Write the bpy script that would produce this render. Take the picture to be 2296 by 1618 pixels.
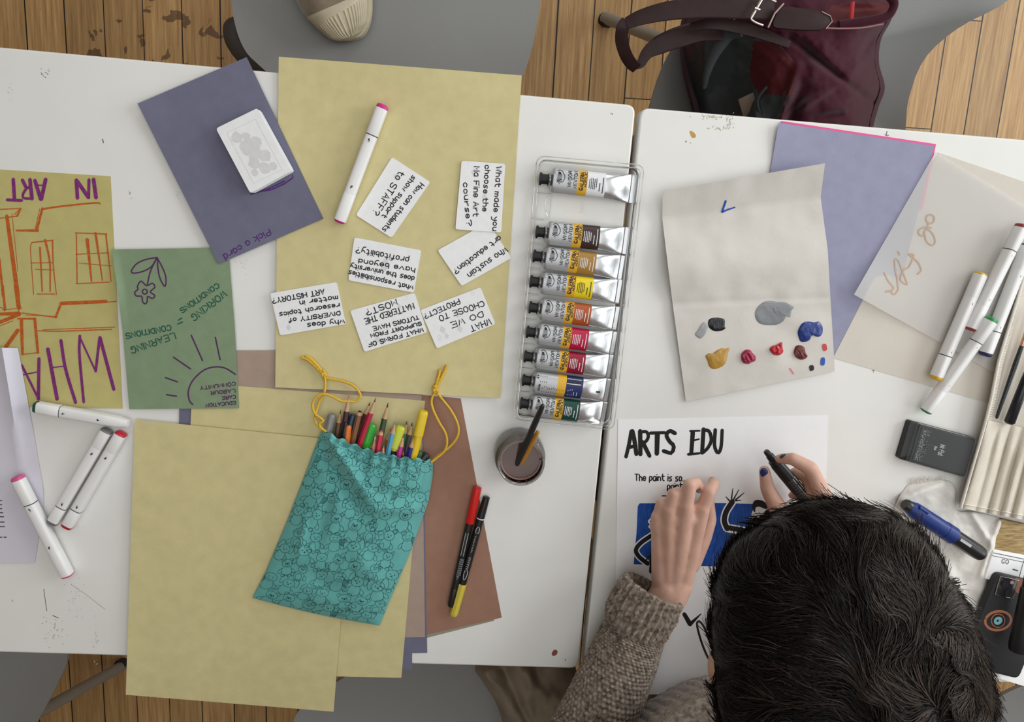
import bpy, math, random
import numpy as np
from mathutils import Matrix

for _o in list(bpy.data.objects):
    bpy.data.objects.remove(_o)
SC = bpy.context.scene
COL = SC.collection
rng = np.random.default_rng(7)
random.seed(7)

# ------------------------------------------------------------------ camera
W, H, FPX = 2296, 1618, 1660.0
ZT = 0.74                                   # table top height
CAMZ = ZT + 0.985
_dn = np.array([-99.0, 328.0, -FPX]); _dn /= np.linalg.norm(_dn)
_Z = -_dn
_X = np.array([1.0, 0, 0]) - _Z[0] * _Z; _X /= np.linalg.norm(_X)
_Y = np.cross(_Z, _X)
RC = np.array([_X, _Y, _Z])                 # camera -> world


def P(px, py, z):
    """world point at height z seen at photo pixel (px, py)"""
    r = RC @ np.array([px - W / 2, H / 2 - py, -FPX])
    return np.array([0, 0, CAMZ]) + r * ((z - CAMZ) / r[2])


def PA(px, py, z):
    """array version of P"""
    px, py, z = np.broadcast_arrays(np.asarray(px, float), np.asarray(py, float), np.asarray(z, float))
    r = np.stack([px - W / 2, H / 2 - py, np.full(px.shape, -FPX)], -1) @ RC.T
    return np.array([0, 0, CAMZ]) + r * ((z - CAMZ) / r[..., 2])[..., None]


cam_d = bpy.data.cameras.new('camera')
cam_d.sensor_width = 36.0
cam_d.lens = FPX / W * 36.0
cam_d.clip_start = 0.02
cam = bpy.data.objects.new('camera', cam_d)
COL.objects.link(cam)
M = Matrix.Identity(4)
for i in range(3):
    for j in range(3):
        M[i][j] = RC[i, j]
M[2][3] = CAMZ
cam.matrix_world = M
SC.camera = cam

# ------------------------------------------------------------------ light
world = bpy.data.worlds.new('room_light')
SC.world = world
world.use_nodes = True
world.node_tree.nodes['Background'].inputs[0].default_value = (1.0, 0.96, 0.90, 1)
world.node_tree.nodes['Background'].inputs[1].default_value = 0.30


def window_light(name, loc, target, sx, sy, watts, col):
    d = bpy.data.lights.new(name, 'AREA')
    d.shape = 'RECTANGLE'; d.size = sx; d.size_y = sy; d.energy = watts; d.color = col
    o = bpy.data.objects.new(name, d); COL.objects.link(o)
    o.location = loc
    v = np.array(target, float) - np.array(loc, float)
    from mathutils import Vector
    o.rotation_euler = Vector(v).to_track_quat('-Z', 'Y').to_euler()
    return o


window_light('daylight_near_window', (3.22, -1.05, 1.98), (0.2, -0.3, 0.8), 1.25, 1.85, 18, (0.93, 0.975, 1.0))
window_light('daylight_far_window', (3.22, 0.85, 1.98), (0.1, -0.1, 0.75), 1.55, 1.85, 62, (0.93, 0.975, 1.0))
window_light('added_back_window_fill', (1.45, 2.92, 1.98), (0.1, -0.2, 0.75), 1.35, 1.85, 28, (0.93, 0.975, 1.0))  # unseen window added to brighten the near part of the tables
window_light('added_skylight_fill', (0.3, -0.1, 3.05), (0.3, -0.1, 0), 2.4, 2.2, 23, (0.95, 0.98, 1.0))  # unseen skylight invented as soft overhead fill
SC.view_settings.view_transform = 'Standard'
SC.view_settings.look = 'None'
SC.view_settings.exposure = 0.0
SC.view_settings.gamma = 1.0
SC.view_settings.use_curve_mapping = False


# ------------------------------------------------------------------ helpers
def lin(c):
    c = np.asarray(c, float) / 255.0
    return tuple(np.where(c <= 0.04045, c / 12.92, ((c + 0.055) / 1.055) ** 2.4))


MATS = {}


def mat(name, col, rough=0.6, spec=0.35, metal=0.0, var=0.0, vscale=40.0, bump=0.0, bscale=300.0, coat=0.0,
        alpha=None, sheen=0.0, stretch=None):
    """procedural principled material; col is linear albedo"""
    if name in MATS:
        return MATS[name]
    m = bpy.data.materials.new(name); m.use_nodes = True
    nt = m.node_tree; b = nt.nodes['Principled BSDF']
    b.inputs['Base Color'].default_value = (*col, 1)
    b.inputs['Roughness'].default_value = rough
    b.inputs['Specular IOR Level'].default_value = spec
    b.inputs['Metallic'].default_value = metal
    b.inputs['Coat Weight'].default_value = coat
    b.inputs['Sheen Weight'].default_value = sheen
    tc = nt.nodes.new('ShaderNodeTexCoord')
    src = tc.outputs['Object']
    if stretch:
        mp = nt.nodes.new('ShaderNodeMapping'); mp.inputs['Scale'].default_value = stretch
        nt.links.new(src, mp.inputs[0]); src = mp.outputs[0]
    if var > 0:
        n = nt.nodes.new('ShaderNodeTexNoise'); n.inputs['Scale'].default_value = vscale
        n.inputs['Detail'].default_value = 5
        nt.links.new(src, n.inputs['Vector'])
        r = nt.nodes.new('ShaderNodeMapRange')
        r.inputs['From Min'].default_value = 0.3; r.inputs['From Max'].default_value = 0.7
        r.inputs['To Min'].default_value = 1 - var; r.inputs['To Max'].default_value = 1 + var
        nt.links.new(n.outputs['Fac'], r.inputs['Value'])
        mx = nt.nodes.new('ShaderNodeMix'); mx.data_type = 'RGBA'; mx.blend_type = 'MULTIPLY'
        mx.inputs['Factor'].default_value = 1.0
        mx.inputs['A'].default_value = (*col, 1)
        nt.links.new(r.outputs[0], mx.inputs['B'])
        nt.links.new(mx.outputs['Result'], b.inputs['Base Color'])
    if bump > 0:
        n2 = nt.nodes.new('ShaderNodeTexNoise'); n2.inputs['Scale'].default_value = bscale
        n2.inputs['Detail'].default_value = 4
        nt.links.new(src, n2.inputs['Vector'])
        bp = nt.nodes.new('ShaderNodeBump'); bp.inputs['Strength'].default_value = bump
        bp.inputs['Distance'].default_value = 0.001
        nt.links.new(n2.outputs['Fac'], bp.inputs['Height'])
        nt.links.new(bp.outputs[0], b.inputs['Normal'])
    if alpha is not None:
        b.inputs['Alpha'].default_value = alpha
    MATS[name] = m
    return m


def clear_mat(name, col, t=0.85, rough=0.05, gloss=0.35):
    """thin clear plastic or glass: see-through plus a fresnel gloss"""
    m = bpy.data.materials.new(name); m.use_nodes = True
    nt = m.node_tree; nt.nodes.clear()
    o = nt.nodes.new('ShaderNodeOutputMaterial')
    tr = nt.nodes.new('ShaderNodeBsdfTransparent'); tr.inputs[0].default_value = (*col, 1)
    gl = nt.nodes.new('ShaderNodeBsdfGlossy'); gl.inputs['Roughness'].default_value = rough
    df = nt.nodes.new('ShaderNodeBsdfDiffuse'); df.inputs[0].default_value = (0.75, 0.75, 0.72, 1)
    lw = nt.nodes.new('ShaderNodeLayerWeight'); lw.inputs['Blend'].default_value = gloss
    m1 = nt.nodes.new('ShaderNodeMixShader'); m1.inputs[0].default_value = 1 - t
    m2 = nt.nodes.new('ShaderNodeMixShader')
    nt.links.new(tr.outputs[0], m1.inputs[1]); nt.links.new(df.outputs[0], m1.inputs[2])
    nt.links.new(lw.outputs['Fresnel'], m2.inputs[0])
    nt.links.new(m1.outputs[0], m2.inputs[1]); nt.links.new(gl.outputs[0], m2.inputs[2])
    nt.links.new(m2.outputs[0], o.inputs[0])
    MATS[name] = m
    return m


WL = {}


def empty(name, loc):
    o = bpy.data.objects.new(name, None); COL.objects.link(o)
    o.empty_display_size = 0.02
    o.location = tuple(loc); WL[o] = np.array(loc, float)
    return o


def obj(name, V, F, m, par=None, loc=None, smooth=True, fm=None, sharp=48):
    V = np.asarray(V, float)
    if par is not None:
        o0 = WL[par]
    elif loc is not None:
        o0 = np.array(loc, float)
    else:
        o0 = np.array([V[:, 0].mean(), V[:, 1].mean(), V[:, 2].min()])
    me = bpy.data.meshes.new(name)
    me.from_pydata((V - o0).tolist(), [], [list(map(int, f)) for f in F])
    for mm in (m if isinstance(m, (list, tuple)) else [m]):
        me.materials.append(mm)
    if smooth:
        me.polygons.foreach_set('use_smooth', np.ones(len(me.polygons), bool))
        me.set_sharp_from_angle(angle=math.radians(sharp))
    if fm is not None:
        me.polygons.foreach_set('material_index', np.asarray(fm, np.int32))
    me.update()
    o = bpy.data.objects.new(name, me); COL.objects.link(o)
    if par is not None:
        o.parent = par
    else:
        o.location = tuple(o0)
    WL[o] = o0
    return o


def tag(o, label=None, cat=None, group=None, kind=None):
    if label: o['label'] = label
    if cat: o['category'] = cat
    if group: o['group'] = group
    if kind: o['kind'] = kind
    return o


def join(parts):
    V, F, n = [], [], 0
    for v, f in parts:
        V.append(np.asarray(v, float)); F += [[i + n for i in q] for q in f]; n += len(v)
    return np.concatenate(V), F


def slab(G, th):
    """closed slab whose top surface is the point grid G (n,m,3)"""
    G = np.asarray(G, float); n, m = G.shape[:2]
    T = G.reshape(-1, 3); B = T - np.array([0, 0, th])
    V = np.concatenate([T, B]); k = n * m; F = []
    for i in range(n - 1):
        for j in range(m - 1):
            a = i * m + j
            F.append((a, a + m, a + m + 1, a + 1))
            F.append((k + a, k + a + 1, k + a + m + 1, k + a + m))
    edge = [(i, 0) for i in range(n)] + [(n - 1, j) for j in range(1, m)] + \
           [(i, m - 1) for i in range(n - 2, -1, -1)] + [(0, j) for j in range(m - 2, 0, -1)]
    e = [i * m + j for i, j in edge]
    for a, b in zip(e, e[1:] + e[:1]):
        F.append((a, k + a, k + b, b))
    return V, F


def orient(V, F):
    return V, F


def prism(poly, z0, z1):
    """poly: (n,2|3) ring, extruded z0..z1"""
    p = np.asarray(poly, float)[:, :2]; n = len(p)
    V = np.concatenate([np.c_[p, np.full(n, z0)], np.c_[p, np.full(n, z1)]])
    F = [tuple(range(n - 1, -1, -1)), tuple(range(n, 2 * n))]
    F += [(i, (i + 1) % n, n + (i + 1) % n, n + i) for i in range(n)]
    return V, F


def round_poly(p, r, k=5):
    """round the corners of a 2-D polygon"""
    p = [np.asarray(q, float)[:2] for q in p]; out = []
    for i in range(len(p)):
        a, b, c = p[i - 1], p[i], p[(i + 1) % len(p)]
        u = (a - b) / np.linalg.norm(a - b); v = (c - b) / np.linalg.norm(c - b)
        for t in np.linspace(0, 1, k):
            out.append((1 - t) ** 2 * (b + u * r) + 2 * t * (1 - t) * b + t * t * (b + v * r))
    return np.array(out)


def bevel_prism(poly, z0, z1, b):
    """prism with a small chamfer at its top edge"""
    p = np.asarray(poly, float)[:, :2]; n = len(p); c = p.mean(0)
    nrm = []
    for i in range(n):
        d = p[(i + 1) % n] - p[i - 1]; q = np.array([d[1], -d[0]]); q /= np.linalg.norm(q) + 1e-12
        if q @ (p[i] - c) < 0: q = -q
        nrm.append(q)
    nrm = np.array(nrm)
    L = [(p, z0), (p, z1 - b), (p - nrm * b * 0.3, z1 - b * 0.3), (p - nrm * b, z1)]
    V = np.concatenate([np.c_[q, np.full(n, z)] for q, z in L])
    F = [tuple(range(n - 1, -1, -1)), tuple(range(3 * n, 4 * n))]
    for k in range(3):
        F += [(k * n + i, k * n + (i + 1) % n, (k + 1) * n + (i + 1) % n, (k + 1) * n + i) for i in range(n)]
    return V, F


def frames(path, up=(0, 0, 1)):
    p = np.asarray(path, float)
    T = np.gradient(p, axis=0); T /= np.linalg.norm(T, axis=1)[:, None] + 1e-12
    S, U = [], []
    u = np.array(up, float)
    for t in T:
        u = u - (u @ t) * t
        if np.linalg.norm(u) < 1e-6:
            u = np.array([0, 1.0, 0]) - t[1] * t
        u /= np.linalg.norm(u)
        S.append(np.cross(t, u)); U.append(u.copy())
    return T, np.array(S), np.array(U)


def sweep(path, w, h=None, n=12, power=1.0, up=(0, 0, 1), caps=True, phase=0.0):
    """tube with half sizes w (sideways) and h (along up) along a path"""
    p = np.asarray(path, float); k = len(p)
    w = np.broadcast_to(np.asarray(w, float), (k,)); h = w if h is None else np.broadcast_to(np.asarray(h, float), (k,))
    T, S, U = frames(p, up)
    a = np.linspace(0, 2 * np.pi, n, endpoint=False) + phase
    ca, sa = np.cos(a), np.sin(a)
    ca = np.sign(ca) * np.abs(ca) ** power; sa = np.sign(sa) * np.abs(sa) ** power
    V = (p[:, None] + S[:, None] * (w[:, None] * ca)[..., None] + U[:, None] * (h[:, None] * sa)[..., None]).reshape(-1, 3)
    F = []
    for i in range(k - 1):
        for j in range(n):
            F.append((i * n + j, i * n + (j + 1) % n, (i + 1) * n + (j + 1) % n, (i + 1) * n + j))
    if caps:
        F.append(tuple(range(n - 1, -1, -1))); F.append(tuple(range((k - 1) * n, k * n)))
    return V, F


def rod(p0, p1, prof, n=12, power=1.0, hscale=1.0, up=(0, 0, 1), phase=0.0):
    """straight loft; prof = [(t in metres or 0..1 fraction, radius)] with t as fraction of p0->p1"""
    p0 = np.asarray(p0, float); p1 = np.asarray(p1, float)
    t = np.array([q[0] for q in prof]); r = np.array([q[1] for q in prof])
    path = p0 + (p1 - p0) * t[:, None]
    d = (p1 - p0) / np.linalg.norm(p1 - p0)
    u = np.array(up, float) - (np.array(up, float) @ d) * d; u /= np.linalg.norm(u)
    s = np.cross(d, u); a = np.linspace(0, 2 * np.pi, n, endpoint=False) + phase
    ca, sa = np.cos(a), np.sin(a)
    ca = np.sign(ca) * np.abs(ca) ** power; sa = np.sign(sa) * np.abs(sa) ** power
    V = (path[:, None] + s * (r[:, None] * ca)[..., None] + u * (r[:, None] * hscale * sa)[..., None]).reshape(-1, 3)
    k = len(t); F = []
    for i in range(k - 1):
        for j in range(n):
            F.append((i * n + j, i * n + (j + 1) % n, (i + 1) * n + (j + 1) % n, (i + 1) * n + j))
    F.append(tuple(range(n - 1, -1, -1))); F.append(tuple(range((k - 1) * n, k * n)))
    return V, F


def spline(pts, n):
    """Catmull-Rom through pts, n samples"""
    p = np.asarray(pts, float)
    q = np.concatenate([[2 * p[0] - p[1]], p, [2 * p[-1] - p[-2]]])
    t = np.linspace(0, len(p) - 1 - 1e-9, n); i = t.astype(int); f = (t - i)[:, None]
    a, b, c, d = q[i], q[i + 1], q[i + 2], q[i + 3]
    return 0.5 * (2 * b + (c - a) * f + (2 * a - 5 * b + 4 * c - d) * f ** 2 + (3 * b - a - 3 * c + d) * f ** 3)


def closed_spline(pts, n):
    p = np.asarray(pts, float); m = len(p)
    t = np.linspace(0, m, n, endpoint=False); i = t.astype(int); f = (t - i)[:, None]
    a, b, c, d = p[(i - 1) % m], p[i % m], p[(i + 1) % m], p[(i + 2) % m]
    return 0.5 * (2 * b + (c - a) * f + (2 * a - 5 * b + 4 * c - d) * f ** 2 + (3 * b - a - 3 * c + d) * f ** 3)


def vnoise(x, y, seed=0):
    """smooth value noise in -1..1"""
    x = np.asarray(x, float); y = np.asarray(y, float)
    xi, yi = np.floor(x).astype(int), np.floor(y).astype(int)
    fx, fy = x - xi, y - yi
    fx = fx * fx * (3 - 2 * fx); fy = fy * fy * (3 - 2 * fy)

    def h(a, b):
        n = np.sin(a * 127.1 + b * 311.7 + seed * 74.7) * 43758.5453
        return (n - np.floor(n)) * 2 - 1
    return (h(xi, yi) * (1 - fx) + h(xi + 1, yi) * fx) * (1 - fy) + (h(xi, yi + 1) * (1 - fx) + h(xi + 1, yi + 1) * fx) * fy


# ------------------------------------------------------------------ pen strokes and lettering
FONT = {
    'A': '02 28 42|14 34', 'B': '02 08 38 47 46 35 05|35 44 43 32 02', 'C': '47 38 18 06 04 12 32 43',
    'D': '02 08 28 46 44 22 02', 'E': '42 02 08 48|05 35', 'F': '02 08 48|05 35', 'G': '47 38 18 06 04 12 32 44 24',
    'H': '02 08|42 48|05 45', 'I': '02 08', 'K': '02 08|48 05 42', 'L': '08 02 42', 'M': '02 08 24 48 42',
    'N': '02 08 42 48', 'O': '18 06 04 12 32 44 46 38 18', 'P': '02 08 38 47 46 35 05',
    'R': '02 08 38 47 46 35 05|25 42', 'S': '47 38 18 07 06 15 35 44 43 32 12 03', 'T': '08 48|28 22',
    'U': '08 04 12 32 44 48', 'V': '08 22 48', 'W': '08 12 26 32 48', 'Y': '08 25 48|25 22', 'X': '02 48|08 42',
    'a': '36 16 05 03 12 22 33 36 32', 'b': '08 02 22 33 35 26 05', 'c': '35 26 16 05 03 12 22 33',
    'd': '35 26 16 05 03 12 22 33|38 32', 'e': '04 34 35 26 16 05 03 12 22 33', 'f': '38 28 17 12|06 36',
    'g': '36 16 05 04 13 23 34 36 31 20 10 01', 'h': '08 02|05 16 26 35 32', 'i': '02 06|08 08', 'k': '08 02|36 04 32',
    'l': '08 02', 'm': '02 06|05 16 25 22|25 36 45 42', 'n': '02 06|05 16 26 35 32', 'o': '16 05 03 12 22 33 35 26 16',
    'p': '00 06 26 35 33 22 02', 'r': '02 06|04 15 26 36', 's': '36 16 05 14 24 33 22 02', 't': '18 13 22 32|06 36',
    'u': '06 03 12 22 33|36 32', 'v': '06 22 46', 'w': '06 12 25 32 46', 'x': '06 32|02 36', 'y': '06 14 24|36 33 20 00',
    '?': '07 18 38 47 46 25 24|22 22', '.': '02 02', '=': '04 34|06 36', "'": '08 07',
    '&': '42 07 18 27 04 03 12 22 44', 'l.': '08 02',
    '1': '07 18 12', '2': '07 18 38 47 46 02 42', '0': '18 06 04 12 32 44 46 38 18', '6': '38 06 04 12 32 44 35 05',
    '7': '08 48 22', '8': '15 07 18 38 47 35 15 04 12 32 44 35', '5': '48 08 05 35 44 43 32 02', '4': '32 38 04 44',
}
ROUND = set('BCDGOPRSUabcdeghmnopqrstufy?&0268')


def chaikin(p, closed=False):
    p = np.asarray(p, float)
    if len(p) < 3: return p
    out = [p[0]]
    for a, b in zip(p[:-1], p[1:]):
        out += [0.75 * a + 0.25 * b, 0.25 * a + 0.75 * b]
    out.append(p[-1])
    return np.array(out)


class Ink:
    """collects flat pen strokes lying on a surface; mapf turns photo pixels (or surface u, v) into world points"""

    def __init__(self, mapf):
        self.mapf = mapf; self.V = []; self.F = []; self.ns = 0

    def stroke(self, pts, w, w2=None):
        p = np.asarray(pts, float)
        if len(p) == 2 and np.allclose(p[0], p[1]):
            p = p + np.array([[-0.01, 0], [0.01, 0]]) * w
        keep = [0] + [i for i in range(1, len(p)) if np.linalg.norm(p[i] - p[i - 1]) > 1e-9]
        p = p[keep]
        if len(p) < 2: return
        T = np.gradient(p, axis=0); T /= np.linalg.norm(T, axis=1)[:, None] + 1e-12
        N = np.c_[-T[:, 1], T[:, 0]]
        hw = np.linspace(w, w if w2 is None else w2, len(p))[:, None] / 2
        e0 = p[0] - T[0] * hw[0] * 0.8; e1 = p[-1] + T[-1] * hw[-1] * 0.8
        L = np.concatenate([[e0 + N[0] * hw[0] * .45], p + N * hw, [e1 + N[-1] * hw[-1] * .45]])
        R = np.concatenate([[e0 - N[0] * hw[0] * .45], p - N * hw, [e1 - N[-1] * hw[-1] * .45]])
        n = len(self.V); k = len(L)
        self.ns += 1; e = self.ns % 45
        for a_, i_ in zip(np.concatenate([L, R]), list(range(len(L))) * 2): self.V.append((*a_, e + .4 * i_))
        self.F += [(n + i, n + i + 1, n + k + i + 1, n + k + i) for i in range(k - 1)]

    def fill(self, poly):
        n = len(self.V)
        self.ns += 1; e = self.ns % 45
        for a in poly: self.V.append((*a, e))
        self.F.append(tuple(range(n, n + len(poly))))

    def text(self, s, x0, y0, x1, y1, h, w, jit=0.25, slant=0.0, mid=False, yup=False):
        """s written along the baseline (x0,y0)->(x1,y1), capitals h tall, stroke w wide"""
        d = np.array([x1 - x0, y1 - y0], float); Ln = np.linalg.norm(d); d /= Ln; up = np.array([d[1], -d[0]]) * (-1 if yup else 1)
        if mid:
            x0 -= up[0] * h * 0.42; y0 -= up[1] * h * 0.42
        adv = []; x = 0
        for ch in s:
            g = FONT.get(ch)
            gw = 2.2 if g is None else max(int(q[0]) for q in g.replace('|', ' ').split())
            adv.append(x); x += gw + (1.5 if g else 0.9)
        x -= 1.5
        sx = Ln / max(x, 1); sy = h / 6.0
        for ch, ax in zip(s, adv):
            g = FONT.get(ch)
            if not g: continue
            dy = random.uniform(-jit, jit); ks = 1 + random.uniform(-jit, jit) * 0.25
            for st in g.split('|'):
                q = np.array([[int(t[0]), int(t[1]) - 2] for t in st.split()], float)
                if ch in ROUND: q = chaikin(q)
                q = q + np.random.RandomState(len(self.V)).uniform(-1, 1, q.shape) * jit * 0.35
                pp = np.array([x0, y0]) + ((ax + q[:, 0] + slant * q[:, 1]) * sx)[:, None] * d + ((q[:, 1] * ks + dy) * sy)[:, None] * up
                self.stroke(pp, w)

    def build(self, name, m, par):
        """one part per separate drawing or block of writing"""
        V = np.array([self.mapf(a[0], a[1]) for a in self.V]) + np.array([[0, 0, a[2] * 2e-6] for a in self.V])
        lo = np.array([V[list(f)].min(0) for f in self.F]); hi = np.array([V[list(f)].max(0) for f in self.F])
        cells = {}
        root = list(range(len(self.V)))

        def find(i):
            while root[i] != i:
                root[i] = root[root[i]]; i = root[i]
            return i
        for f in self.F:
            for i in f[1:]: root[find(i)] = find(f[0])
        cl = {}
        for k, f in enumerate(self.F): cl.setdefault(find(f[0]), []).append(k)
        isl = [(ks, lo[ks].min(0), hi[ks].max(0)) for ks in cl.values()]
        L_ = np.array([g[1] for g in isl]); H_ = np.array([g[2] for g in isl]); sz = (H_ - L_).max(1)
        lab = list(range(len(isl)))

        def fnd(i):
            while lab[i] != i: i = lab[i]
            return i
        for i in range(len(isl)):
            gap = np.sqrt((np.maximum(0, np.maximum(L_[i] - H_[i + 1:], L_[i + 1:] - H_[i])) ** 2).sum(1))
            for j in np.nonzero(gap <= 0.97 * np.maximum(.02, .5 * np.maximum(sz[i], sz[i + 1:])))[0]:
                lab[fnd(i + 1 + j)] = fnd(i)
        gd = {}
        for i, g in enumerate(isl): gd.setdefault(fnd(i), []).extend(g[0])
        groups = [(ks, 0, 0) for ks in gd.values()]
        o = None
        for ks, _a, _b in groups:
            ids = sorted({i for k in ks for i in self.F[k]}); mp = {i: n for n, i in enumerate(ids)}
            o = obj(name, V[ids], [[mp[i] for i in self.F[k]] for k in ks], m, par, smooth=False)
        return o


def on(z):
    return lambda x, y: P(x, y, z)

# ------------------------------------------------------------------ setting: floor
def floor_material():
    m = bpy.data.materials.new('worn_floorboards'); m.use_nodes = True
    nt = m.node_tree; N = nt.nodes; L = nt.links; b = N['Principled BSDF']
    r = RC @ np.array([704 - W / 2, H / 2 - 8830, -FPX]); a = math.atan2(-r[1], -r[0])   # along the boards
    d = np.array([math.cos(a), math.sin(a)]); nrm = np.array([-d[1], d[0]])
    g0 = P(143, 0, 0)[:2] @ nrm; g4 = P(493, 0, 0)[:2] @ nrm
    bw = abs(g4 - g0) / 4
    tc = N.new('ShaderNodeTexCoord')
    sep = N.new('ShaderNodeSeparateXYZ'); L.new(tc.outputs['Object'], sep.inputs[0])

    def mth(op, x, y=None):
        n = N.new('ShaderNodeMath'); n.operation = op
        for k, v in ((0, x), (1, y)):
            if v is None: continue
            if isinstance(v, (int, float)): n.inputs[k].default_value = v
            else: L.new(v, n.inputs[k])
        return n.outputs[0]
    u = mth('DIVIDE', mth('SUBTRACT', mth('ADD', mth('MULTIPLY', sep.outputs[0], float(nrm[0])), mth('MULTIPLY', sep.outputs[1], float(nrm[1]))), float(g0)), float(bw))
    v = mth('ADD', mth('MULTIPLY', sep.outputs[0], float(d[0])), mth('MULTIPLY', sep.outputs[1], float(d[1])))
    idx = mth('FLOOR', u); fr = mth('FRACT', u)
    wn = N.new('ShaderNodeTexWhiteNoise'); wn.noise_dimensions = '1D'; L.new(idx, wn.inputs['W'])
    # end joints
    vj = mth('ADD', mth('DIVIDE', v, 1.35), mth('MULTIPLY', wn.outputs['Value'], 7.3))
    jf = mth('FRACT', vj)
    jo = mth('LESS_THAN', jf, 0.0016)
    e = mth('MINIMUM', fr, mth('SUBTRACT', 1.0, fr))
    gw = mth('ADD', 0.012, mth('MULTIPLY', wn.outputs['Value'], 0.016))
    gap = mth('MAXIMUM', mth('LESS_THAN', e, gw), jo)
    wn2 = N.new('ShaderNodeTexWhiteNoise'); wn2.noise_dimensions = '2D'
    cb0 = N.new('ShaderNodeCombineXYZ'); L.new(idx, cb0.inputs[0]); L.new(mth('FLOOR', vj), cb0.inputs[1])
    L.new(cb0.outputs[0], wn2.inputs['Vector'])
    cb = N.new('ShaderNodeCombineXYZ')
    L.new(mth('MULTIPLY', u, 9.0), cb.inputs[0]); L.new(mth('MULTIPLY', v, 4.0), cb.inputs[1]); L.new(mth('MULTIPLY', wn2.outputs['Value'], 31.0), cb.inputs[2])
    gr = N.new('ShaderNodeTexNoise'); gr.inputs['Scale'].default_value = 1.6; gr.inputs['Detail'].default_value = 7; gr.inputs['Roughness'].default_value = 0.65
    L.new(cb.outputs[0], gr.inputs['Vector'])
    cr = N.new('ShaderNodeValToRGB')
    cr.color_ramp.elements[0].position = 0.30; cr.color_ramp.elements[0].color = (0.345, 0.18, 0.064, 1)
    cr.color_ramp.elements[1].position = 0.72; cr.color_ramp.elements[1].color = (0.68, 0.43, 0.185, 1)
    L.new(gr.outputs['Fac'], cr.inputs[0])
    hue = N.new('ShaderNodeHueSaturation'); L.new(cr.outputs[0], hue.inputs['Color'])
    L.new(mth('ADD', 0.78, mth('MULTIPLY', wn2.outputs['Value'], 0.36)), hue.inputs['Value'])
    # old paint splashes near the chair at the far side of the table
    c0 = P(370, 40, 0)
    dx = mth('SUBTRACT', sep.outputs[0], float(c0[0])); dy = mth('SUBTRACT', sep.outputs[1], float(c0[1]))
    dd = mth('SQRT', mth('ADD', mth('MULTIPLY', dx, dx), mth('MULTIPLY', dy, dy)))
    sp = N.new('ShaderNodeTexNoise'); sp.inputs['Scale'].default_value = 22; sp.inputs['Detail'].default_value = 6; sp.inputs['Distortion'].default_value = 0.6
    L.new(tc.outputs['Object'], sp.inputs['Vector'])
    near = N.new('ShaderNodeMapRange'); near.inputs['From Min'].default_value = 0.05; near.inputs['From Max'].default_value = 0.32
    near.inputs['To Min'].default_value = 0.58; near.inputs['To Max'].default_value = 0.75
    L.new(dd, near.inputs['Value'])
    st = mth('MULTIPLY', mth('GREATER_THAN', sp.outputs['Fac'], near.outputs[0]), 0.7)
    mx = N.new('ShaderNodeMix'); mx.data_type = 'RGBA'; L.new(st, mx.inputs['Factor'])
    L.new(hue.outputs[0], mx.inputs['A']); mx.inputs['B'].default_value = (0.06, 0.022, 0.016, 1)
    mg = N.new('ShaderNodeMix'); mg.data_type = 'RGBA'; L.new(gap, mg.inputs['Factor'])
    L.new(mx.outputs['Result'], mg.inputs['A']); mg.inputs['B'].default_value = (0.012, 0.008, 0.006, 1)
    L.new(mg.outputs['Result'], b.inputs['Base Color'])
    b.inputs['Roughness'].default_value = 0.5
    bp = N.new('ShaderNodeBump'); bp.inputs['Strength'].default_value = 0.25; bp.inputs['Distance'].default_value = 0.002
    L.new(mth('SUBTRACT', gr.outputs['Fac'], mth('MULTIPLY', gap, 2.0)), bp.inputs['Height']); L.new(bp.outputs[0], b.inputs['Normal'])
    return m


fl = obj('floor', [(-3.1, -3.1, 0), (3.4, -3.1, 0), (3.4, 3.1, 0), (-3.1, 3.1, 0), (-3.1, -3.1, -.05), (3.4, -3.1, -.05), (3.4, 3.1, -.05), (-3.1, 3.1, -.05)],
         [(0, 1, 2, 3), (7, 6, 5, 4), (0, 4, 5, 1), (1, 5, 6, 2), (2, 6, 7, 3), (3, 7, 4, 0)], floor_material(), loc=(0, 0, 0), smooth=False)
tag(fl, kind='structure')

# ------------------------------------------------------------------ setting: the room round the tables, with two windows, an added back window and an added skylight
def boxes(L):
    out = []
    for a, b in L:
        x0, y0, z0 = a; x1, y1, z1 = b
        out.append((np.array([(x0, y0, z0), (x1, y0, z0), (x1, y1, z0), (x0, y1, z0), (x0, y0, z1), (x1, y0, z1), (x1, y1, z1), (x0, y1, z1)], float),
                    [(3, 2, 1, 0), (4, 5, 6, 7), (0, 1, 5, 4), (1, 2, 6, 5), (2, 3, 7, 6), (3, 0, 4, 7)]))
    return join(out)


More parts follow.
